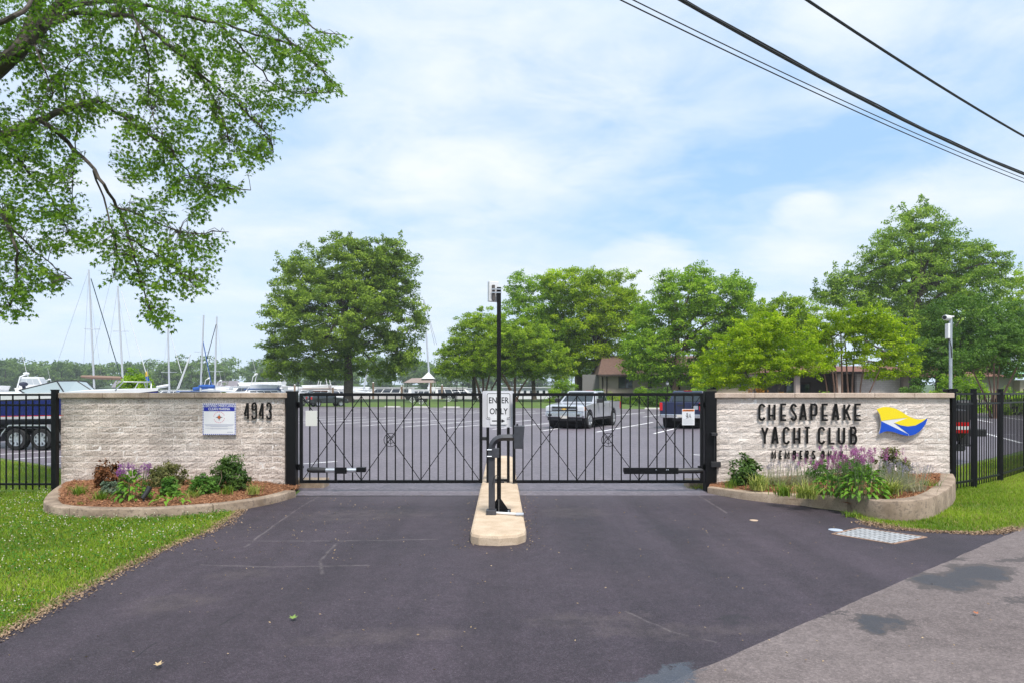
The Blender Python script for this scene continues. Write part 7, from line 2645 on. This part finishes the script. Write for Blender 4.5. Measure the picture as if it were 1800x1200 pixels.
for i, (px, D, L) in enumerate(((110, 130, 11), (145, 140, 11), (245, 140, 11), (300, 140, 12), (410, 150, 12), (560, 150, 13), (640, 150, 13), (620, 135, 12), (520, 140, 13), (700, 140, 12), (780, 145, 12))):
    yacht('far white boat moored in the creek behind the nearer boats', px, D, L, R((5, 178, -6, 186, 2, 174)[i % 6]), fly=(i % 2 == 0), group='far boats in the creek')

# ---- docks, pilings, lamps, tent
def dock(label, x0, x1, y, group=None):
    t = thing('dock', label, 'dock', ((x0 + x1) / 2, y, WZ))
    w = (x1 - x0) / 2
    n = int(2 * w / 1.0)
    b = MB()
    for k in range(n):
        b.box(-w + k * (2 * w / n) + .02, -w + (k + 1) * (2 * w / n) - .02, -1, 1, .75, .82)
    b.build('deck_planks', M_wood, t, kind='stuff')
    for sy in (-.9, .9): MB().box(-w, w, sy - .05, sy + .05, .52, .74).build('stringer', M_wood, t)


dock('long wooden dock along the boats behind the lawn', -52, 4, 114)
for i, (px, top, D) in enumerate(((518, 676, 113), (656, 672, 112), (757, 668, 112), (777, 676, 112), (706, 678, 112), (434, 680, 112), (444, 682, 112), (585, 680, 112))):
    x, y, z = at(px, top, D)
    t = thing('dock_piling', 'brown wooden mooring piling standing at the dock', 'piling', (x, y, -2), 0, 'mooring pilings at the dock')
    MB().tube([(0, 0, 0), (0, 0, z + 2)], [.19, .16], 10).build('shaft', M_wood, t)
    MB().lathe([(.18, z + 2), (.18, z + 2.03), (.001, z + 2.14)], (0, 0, 0), (0, 0, 1), 10).build('cap', M_white, t)


def lamp_post(label, px, top, D):
    x, y, z = at(px, top, D)
    zb = float(ground_z(x, y))
    t = thing('lamp_post', label, 'lamp post', (x, y, zb))
    h = z - zb
    MB().tube([(0, 0, 0), (0, 0, .4), (0, 0, h - .45)], [.09, .055, .045], 8).build('post', M_black, t)
    MB().lathe([(.06, h - .45), (.15, h - .35), (.16, h - .12), (.08, h - .05), (.001, h)], (0, 0, 0), (0, 0, 1), 10).build('lantern', mat('lantern_glass', (0.35, 0.36, 0.38), .3), t)
    MB().lathe([(.19, h - .12), (.05, h + .02), (.001, h + .05)], (0, 0, 0), (0, 0, 1), 10).build('lantern_cap', M_black, t)


lamp_post('black lamp post on the marina lawn, left of the other one by the crape myrtle', 803, 671, 92)
lamp_post('black lamp post on the marina lawn, nearest the crape myrtle', 813.5, 673, 98)
lamp_post('black lamp post beside the grey car', 524, 671, 96)
lamp_post('lamp post in front of the clipped hedge, behind the gate leaf', 1173, 669, 70)

x, y, z = at(740, 668, 108)
t = thing('party_tent', 'open sided tent with a brown roof and a white peaked top on the marina lawn', 'tent', (x, y, .5))
zt0, zt1 = at(0, 672, 108)[2] - .5, at(0, 664, 108)[2] - .5
b4 = [(-2.6, -1.6, zt0), (2.2, -1.6, zt0), (2.2, 1.6, zt0), (-2.6, 1.6, zt0)]
MB().hexa(b4, [(-1.4, -.5, zt1), (2.0, -.5, zt1 + .1), (2.0, .5, zt1 + .1), (-1.4, .5, zt1)]).build('roof', mat('tent_brown', (0.30, 0.24, 0.22), .8), t)
MB().raw([(.2, -1.2, zt1 - .1), (2.2, -1.2, zt1 - .1), (2.2, .8, zt1 - .1), (.2, .8, zt1 - .1), (1.2, -.2, zt1 + 1.0)], [(0, 1, 4), (1, 2, 4), (2, 3, 4), (3, 0, 4)]).build('peak', M_canvas, t)
for p in ((-2.5, -1.5), (2.1, -1.5), (2.1, 1.5), (-2.5, 1.5)):
    MB().cyl((p[0], p[1], 0), (p[0], p[1], zt0), .05, 6).build('pole', M_white, t)

# dock carts on the lawn edge
def cart(px, py, rz, lab, sc=1.0):
    x, y, _ = gp(px, py)
    z = float(ground_z(x, y))
    t = thing('dock_cart', lab, 'cart', (x, y, z), rz)
    t.scale = (sc, sc, sc)
    MB().hexa([(-.75, -.40, .35), (.70, -.40, .30), (.70, .40, .30), (-.75, .40, .35)], [(-.98, -.5, .88), (.95, -.5, .85), (.95, .5, .85), (-.98, .5, .88)]).build('tub', M_plast, t, bevel=.04)
    for sy in (-1, 1): 
        b = MB().lathe([(.30, -.03), (.34, -.03), (.34, .03), (.30, .03)], (0.05, sy * .52, .34), (0, 1, 0), 18)
        for k in range(4): b.bar((.05 + .3 * math.cos(k * .785), sy * .52, .34 + .3 * math.sin(k * .785)), (.05 - .3 * math.cos(k * .785), sy * .52, .34 - .3 * math.sin(k * .785)), .025)
        b.build('wheel', M_white, t)
    MB().tube([(.9, -.4, .80), (1.35, -.35, .95), (1.35, .35, .95), (.9, .4, .80)], .025, 6).cyl((.75, 0, 0), (.70, 0, .35), .03, 6).build('handle', M_galv, t)


cart(724, 711, R(10), 'black dock cart with white wheels, leftmost of the three on the lawn edge')
cart(741, 712.5, R(-5), 'black dock cart with white wheels, tipped close beside the leftmost one', .85)
cart(788, 710.5, R(4), 'black dock cart with white wheels, rightmost of the three', 1.15)
for px, lab in ((740, 'concrete wheel stop in front of the left dock carts'), (794, 'concrete wheel stop in front of the rightmost dock cart'), (1150, 'concrete wheel stop beside the navy pickup'), (690, 'concrete wheel stop right of the oak trunk')):
    D = float(lot_edge((px - 900) / FPX * 76)) - 2.2
    D = float(lot_edge((px - 900) / FPX * D)) - 2.2
    t = thing('wheel_stop', lab, 'wheel stop', ((px - 900) / FPX * D, D, .004), R(-17))
    MB().hexa([(-.95, -.12, 0), (.95, -.12, 0), (.95, .12, 0), (-.95, .12, 0)], [(-.93, -.08, .15), (.93, -.08, .15), (.93, .08, .15), (-.93, .08, .15)]).build('stop_body', mat('pale_concrete', (0.52, 0.50, 0.47), .9), t, bevel=.01)

# ================================================================== BUILDINGS
M_stucco = mat('beige_stucco', (0.42, 0.34, 0.285), .9, var=.06, vscale=2, coord='World')
M_shingle = mat('brown_shingle', (0.10, 0.056, 0.042), .9, coord='World', vscale=3, col2=(0.15, 0.088, 0.068), bump=.5, bscale=12)
M_redroof = mat('red_tile', (0.17, 0.075, 0.052), .85, coord='World', var=.25, vscale=4)
M_trim = mat('dark_brown_trim', (0.05, 0.035, 0.03), .7)
M_brickw = bpy.data.materials.new('whitewashed_brick')
M_brickw.use_nodes = True
_nt = M_brickw.node_tree
_bb = _nt.nodes['Principled BSDF']
_bk = N(_nt, 'ShaderNodeTexBrick', i_Scale=1.0)
_bk.inputs['Color1'].default_value = (0.48, 0.42, 0.37, 1)
_bk.inputs['Color2'].default_value = (0.56, 0.50, 0.45, 1)
_bk.inputs['Mortar'].default_value = (0.36, 0.31, 0.27, 1)
_bk.inputs['Brick Width'].default_value = .42
_bk.inputs['Row Height'].default_value = .17
_bk.inputs['Mortar Size'].default_value = .012
_uv = N(_nt, 'ShaderNodeTexCoord')
_mp = N(_nt, 'ShaderNodeMapping')
_mp.inputs['Rotation'].default_value = (R(90), 0, 0)
_nt.links.new(_uv.outputs['Object'], _mp.inputs[0])
_nt.links.new(_mp.outputs[0], _bk.inputs['Vector'])
_nt.links.new(_bk.outputs[0], _bb.inputs['Base Color'])
_bb.inputs['Roughness'].default_value = .9


def clubhouse():
    D = 92.0
    s = D / FPX
    X = lambda px: (px - 900) * s
    Z = lambda py: CAMH - (py - HY) * s
    zb = .5
    t = thing('clubhouse', 'long low clubhouse with beige walls and a brown shingle roof behind the trees', 'building', (X(1200), D, zb))
    lx = lambda px: X(px) - X(1200)
    ze = Z(657) - zb
    # walls: left bay set back, main wall with the window opening built from pieces
    def wallp(a, b_, z0, z1, y0=0, y1=.3): MB().box(lx(a), lx(b_), y0, y1, z0, z1).build('wall', M_stucco, t)
    wins = [(1087, 1112, 682, 661), (1139, 1146, 681, 664), (1178, 1196, 684, 664), (1236, 1262, 684, 662), (1300, 1330, 684, 662)]
    prev = 1058
    for a, b_, p0, p1 in wins:
        wallp(prev, a, 0, ze)
        z0, z1 = Z(p0) - zb, Z(p1) - zb
        wallp(a, b_, 0, z0)
        wallp(a, b_, z1, ze)
        fr = MB()
        w_ = .09
        x0, x1 = lx(a), lx(b_)
        fr.box(x0, x0 + w_, .02, .14, z0, z1).box(x1 - w_, x1, .02, .14, z0, z1).box(x0 + w_, x1 - w_, .02, .14, z1 - w_, z1).box(x0 + w_, x1 - w_, .02, .14, z0, z0 + w_)
        n = 2 if b_ - a > 12 else 1
        if n == 2: fr.box((x0 + x1) / 2 - .04, (x0 + x1) / 2 + .04, .03, .13, z0 + w_, z1 - w_)
        wo = fr.build('window', M_trim, t)
        for k in range(n):
            MB().box(x0 + w_ + k * (x1 - x0 - 2 * w_) / n, x0 + w_ + (k + 1) * (x1 - x0 - 2 * w_) / n - .002, .08, .09, z0 + w_, z1 - w_).build('pane', M_glass, wo)
        MB().box(x0 - .05, x1 + .05, -.06, .10, z0 - .07, z0 - .001).build('sill', M_stucco, wo)
        prev = b_
    wallp(prev, 1400, 0, ze)
    MB().box(lx(1026), lx(1056), 1.6, 1.9, 0, ze).build('wall', mat('shaded_stucco', (0.20, 0.19, 0.19), .9), t)  # shade on the set-back bay put into the wall colour
    MB().box(lx(1056), lx(1058) - .002, 0, 1.9, 0, ze).build('wall', M_stucco, t)
    MB().box(lx(1020), lx(1400), 8, 8.3, 0, ze).build('wall', M_stucco, t)
    # roof: two slopes, fascia and gutter
    zr = Z(622) - zb
    x0, x1 = lx(1050), lx(1420)
    MB().raw([(x0, -.9, ze - .05), (x1, -.9, ze - .05), (x1, 4.2, zr), (x0 + 1.2, 4.2, zr), (x0, 9.2, ze - .05), (x1, 9.2, ze - .05)], [(0, 1, 2, 3), (3, 2, 5, 4), (0, 3, 4)]).build('roof', M_shingle, t)
    MB().box(x0, x1, -1.0, -.86, ze - .28, ze - .04).build('fascia', M_trim, t)
    MB().box(x0, x1, -.86, .0, ze - .10, ze - .06).build('soffit', M_trim, t)
    for px in (1059, 1066.5):
        MB().cyl((lx(px), -.12, 0), (lx(px), -.12, ze - .1), .09, 8).build('downspout', M_trim, t)
    return t


clubhouse()


def entrance():
    D = 60.0
    s = D / FPX
    X = lambda px: (px - 900) * s
    Z = lambda py: CAMH - (py - HY) * s
    zb = .05
    t = thing('clubhouse_entrance', 'clubhouse entrance wing with a curved whitewashed brick wall and red tile roof', 'building', (X(1500), D, zb))
    lx = lambda px: X(px) - X(1500)
    # curved brick wall
    vs, fs = [], []
    n = 18
    ztop = Z(656) - zb
    for i in range(n + 1):
        f = i / n
        px = 1505 + 84 * f
        y = -1.2 * math.sin(PI * (f * .8 + .2)) + .6
        vs += [(lx(px), y, 0), (lx(px), y, ztop), (lx(px), y + .35, 0), (lx(px), y + .35, ztop)]
    for i in range(n):
        a, b_ = 4 * i, 4 * i + 4
        fs += [(a, b_, b_ + 1, a + 1), (a + 2, a + 3, b_ + 3, b_ + 2), (a + 1, b_ + 1, b_ + 3, a + 3)]
    fs += [(0, 1, 3, 2), (4 * n, 4 * n + 2, 4 * n + 3, 4 * n + 1)]
    MB().raw(vs, fs).build('curved_wall', M_brickw, t)
    MB().box(lx(1590), lx(1600), .2, .5, 0, ztop).build('wall', M_stucco, t)
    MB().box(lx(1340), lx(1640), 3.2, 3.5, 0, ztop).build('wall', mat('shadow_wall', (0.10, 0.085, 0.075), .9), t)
    for a, b_ in ((1405, 1428), (1430, 1452)):
        d = MB().box(lx(a), lx(b_), 3.10, 3.19, 0, 2.6).build('door', M_trim, t)
        MB().box(lx(a) + .12, lx(b_) - .12, 3.08, 3.099, .3, 2.4).build('pane', M_glass, d)
    for px in (1395, 1468):
        MB().box(lx(px) - .2, lx(px) + .2, -.9, -.5, 0, ztop).build('column', M_stucco, t, bevel=.02)
    MB().box(lx(1360), lx(1612), -1.5, 5.5, ztop, ztop + .14).build('soffit', M_trim, t)
    MB().raw([(lx(1355), -1.6, ztop + .145), (lx(1615), -1.6, ztop + .145), (lx(1590), 2.2, ztop + .75), (lx(1375), 2.2, ztop + .75), (lx(1615), 5.6, ztop + .145), (lx(1355), 5.6, ztop + .145)],
             [(0, 1, 2, 3), (3, 2, 4, 5), (1, 4, 2), (0, 3, 5)]).build('roof', M_redroof, t)


entrance()


def side_house():
    D = 66.0
    s = D / FPX
    X = lambda px: (px - 900) * s
    Z = lambda py: CAMH - (py - HY) * s
    t = thing('side_building', 'beige outbuilding with red and green roofs at the right edge behind the fence', 'building', (X(1760), D, .05))
    lx = lambda px: X(px) - X(1760)
    zt = Z(662)
    MB().box(lx(1660), lx(1782), 0, .3, 0, zt).build('wall', mat('taupe_stucco', (0.30, 0.26, 0.235), .9), t)
    MB().box(lx(1783), lx(1850), -.8, -.5, 0, Z(668)).build('wall', M_stucco, t)
    MB().box(lx(1782) + .003, lx(1783) - .003, -.8, .3, 0, Z(668)).build('wall', M_stucco, t)
    MB().raw([(lx(1650), -.7, zt), (lx(1760), -.7, zt), (lx(1750), 2.2, zt + 1.0), (lx(1660), 2.2, zt + 1.0), (lx(1760), 5, zt), (lx(1650), 5, zt)], [(0, 1, 2, 3), (3, 2, 4, 5), (1, 4, 2), (0, 3, 5)]).build('roof', M_redroof, t)
    MB().box(lx(1762), lx(1860), -1.5, 5, zt + .02, zt + .22).build('fascia', M_trim, t)
    MB().raw([(lx(1760), -1.6, zt + .23), (lx(1860), -1.6, zt + .23), (lx(1860), 2.2, zt + 1.1), (lx(1775), 2.2, zt + 1.1), (lx(1860), 5, zt + .23), (lx(1760), 5, zt + .23)], [(0, 1, 2, 3), (3, 2, 4, 5), (0, 3, 5)]).build('roof', mat('green_metal_roof', (0.20, 0.36, 0.25), .6), t)


side_house()


def boathouse(label, px0, px1, py0, py1, D, nw, m=None, roof=None):
    s = D / FPX
    x0, x1 = (px0 - 900) * s, (px1 - 900) * s
    zt = CAMH - (py0 - HY) * s
    t = thing('boat_shed', label, 'building', ((x0 + x1) / 2, D, WZ))
    w = (x1 - x0) / 2
    H = zt - WZ
    MB().box(-w, w, 0, 4, -.5, H).build('wall', m or M_white, t)
    for k in range(nw):
        x = -w + (k + .5) * 2 * w / nw
        f = MB().box(x - .32, x + .32, -.05, -.002, H - 1.15, H - .35).build('window', M_white, t)
        MB().box(x - .25, x + .25, -.06, -.051, H - 1.08, H - .42).build('pane', M_glass, f)
    MB().box(-w - .2, w + .2, -.3, 4.3, H + .002, H + .14).build('roof', roof or M_canvas, t)


boathouse('long low white shed with small windows right of the ENTER ONLY sign', 884, 984, 681, 692, 124, 9)
boathouse('low white shed left of the ENTER ONLY sign behind the lawn', 812, 850, 683, 692, 126, 3)
for i, (px, py, w, lab) in enumerate(((393, 668, 13, 'grey roofed house on the far shore behind the twin masts'), (220, 668, 13, 'purple grey roofed house on the far shore behind the tall masts'))):
    D = 372.0
    x, y, z = at(px, 688, D)
    t = thing('far_house', lab, 'house', (x, y, .3), R(5))
    MB().box(-w / 2, w / 2, 0, 8, 0, 4).build('wall', mat('far_wall', (0.40, 0.38, 0.37), .9), t)
    MB().prism([(-.6, 3.9), (8.6, 3.9), (4, 7.6)], 'yz', -w / 2 - .5, w / 2 + .5).build('roof', mat('far_roof', (0.20, 0.18, 0.20), .9), t)
    for k in range(3):
        MB().box(-w / 2 + 1.5 + k * 4, -w / 2 + 3 + k * 4, -.05, -.002, 1.2, 2.8).build('window', M_glass, t)

# ================================================================== OVERHEAD WIRES
M_cable = mat('black_cable', (0.012, 0.011, 0.013), .6)


def wire(label, a, b_, h, r, bow, twin=None):
    """a level cable through the rays of two pixels, hung at height h above the eye, running on past the frame with its sag"""
    def P(p):
        d = h * FPX / (HY - p[1])
        return np.array(((p[0] - 900) / FPX * d, d, CAMH + h))
    A, B = P(a), P(b_)
    d = B - A
    L = np.linalg.norm(d)
    d /= L
    t = thing('power_line', label, 'cable', tuple(A))
    pts = []
    for u in np.linspace(-22, 48, 60):
        q = (u - L / 2) / (L / 2)
        pts.append(A + d * u + np.array((0, 0, bow * (q * q - 1))) * 1.0)
    MB().tube(pts, r, 6).build('cable', M_cable, t, world=True, smooth=True)
    if twin:
        MB().tube([p + np.array((0, 0, twin)) + np.array((0, 0, .012 * math.sin(i * 1.9))) for i, p in enumerate(pts)], r * .5, 6).build('messenger_wire', M_cable, t, world=True)


wire('thin cable, lowest of the overhead lines', (1090, 0), (1800, 321), 5.6, .010, .10)
wire('thin cable just above the lowest of the overhead lines', (1112, 0), (1800, 314), 5.75, .009, .10)
wire('thick twisted cable between the thin pair and the topmost line', (1196, 0), (1800, 307), 6.3, .028, .16, .045)
wire('single black cable, topmost of the overhead lines', (1418, 0), (1800, 240), 6.9, .026, .06)
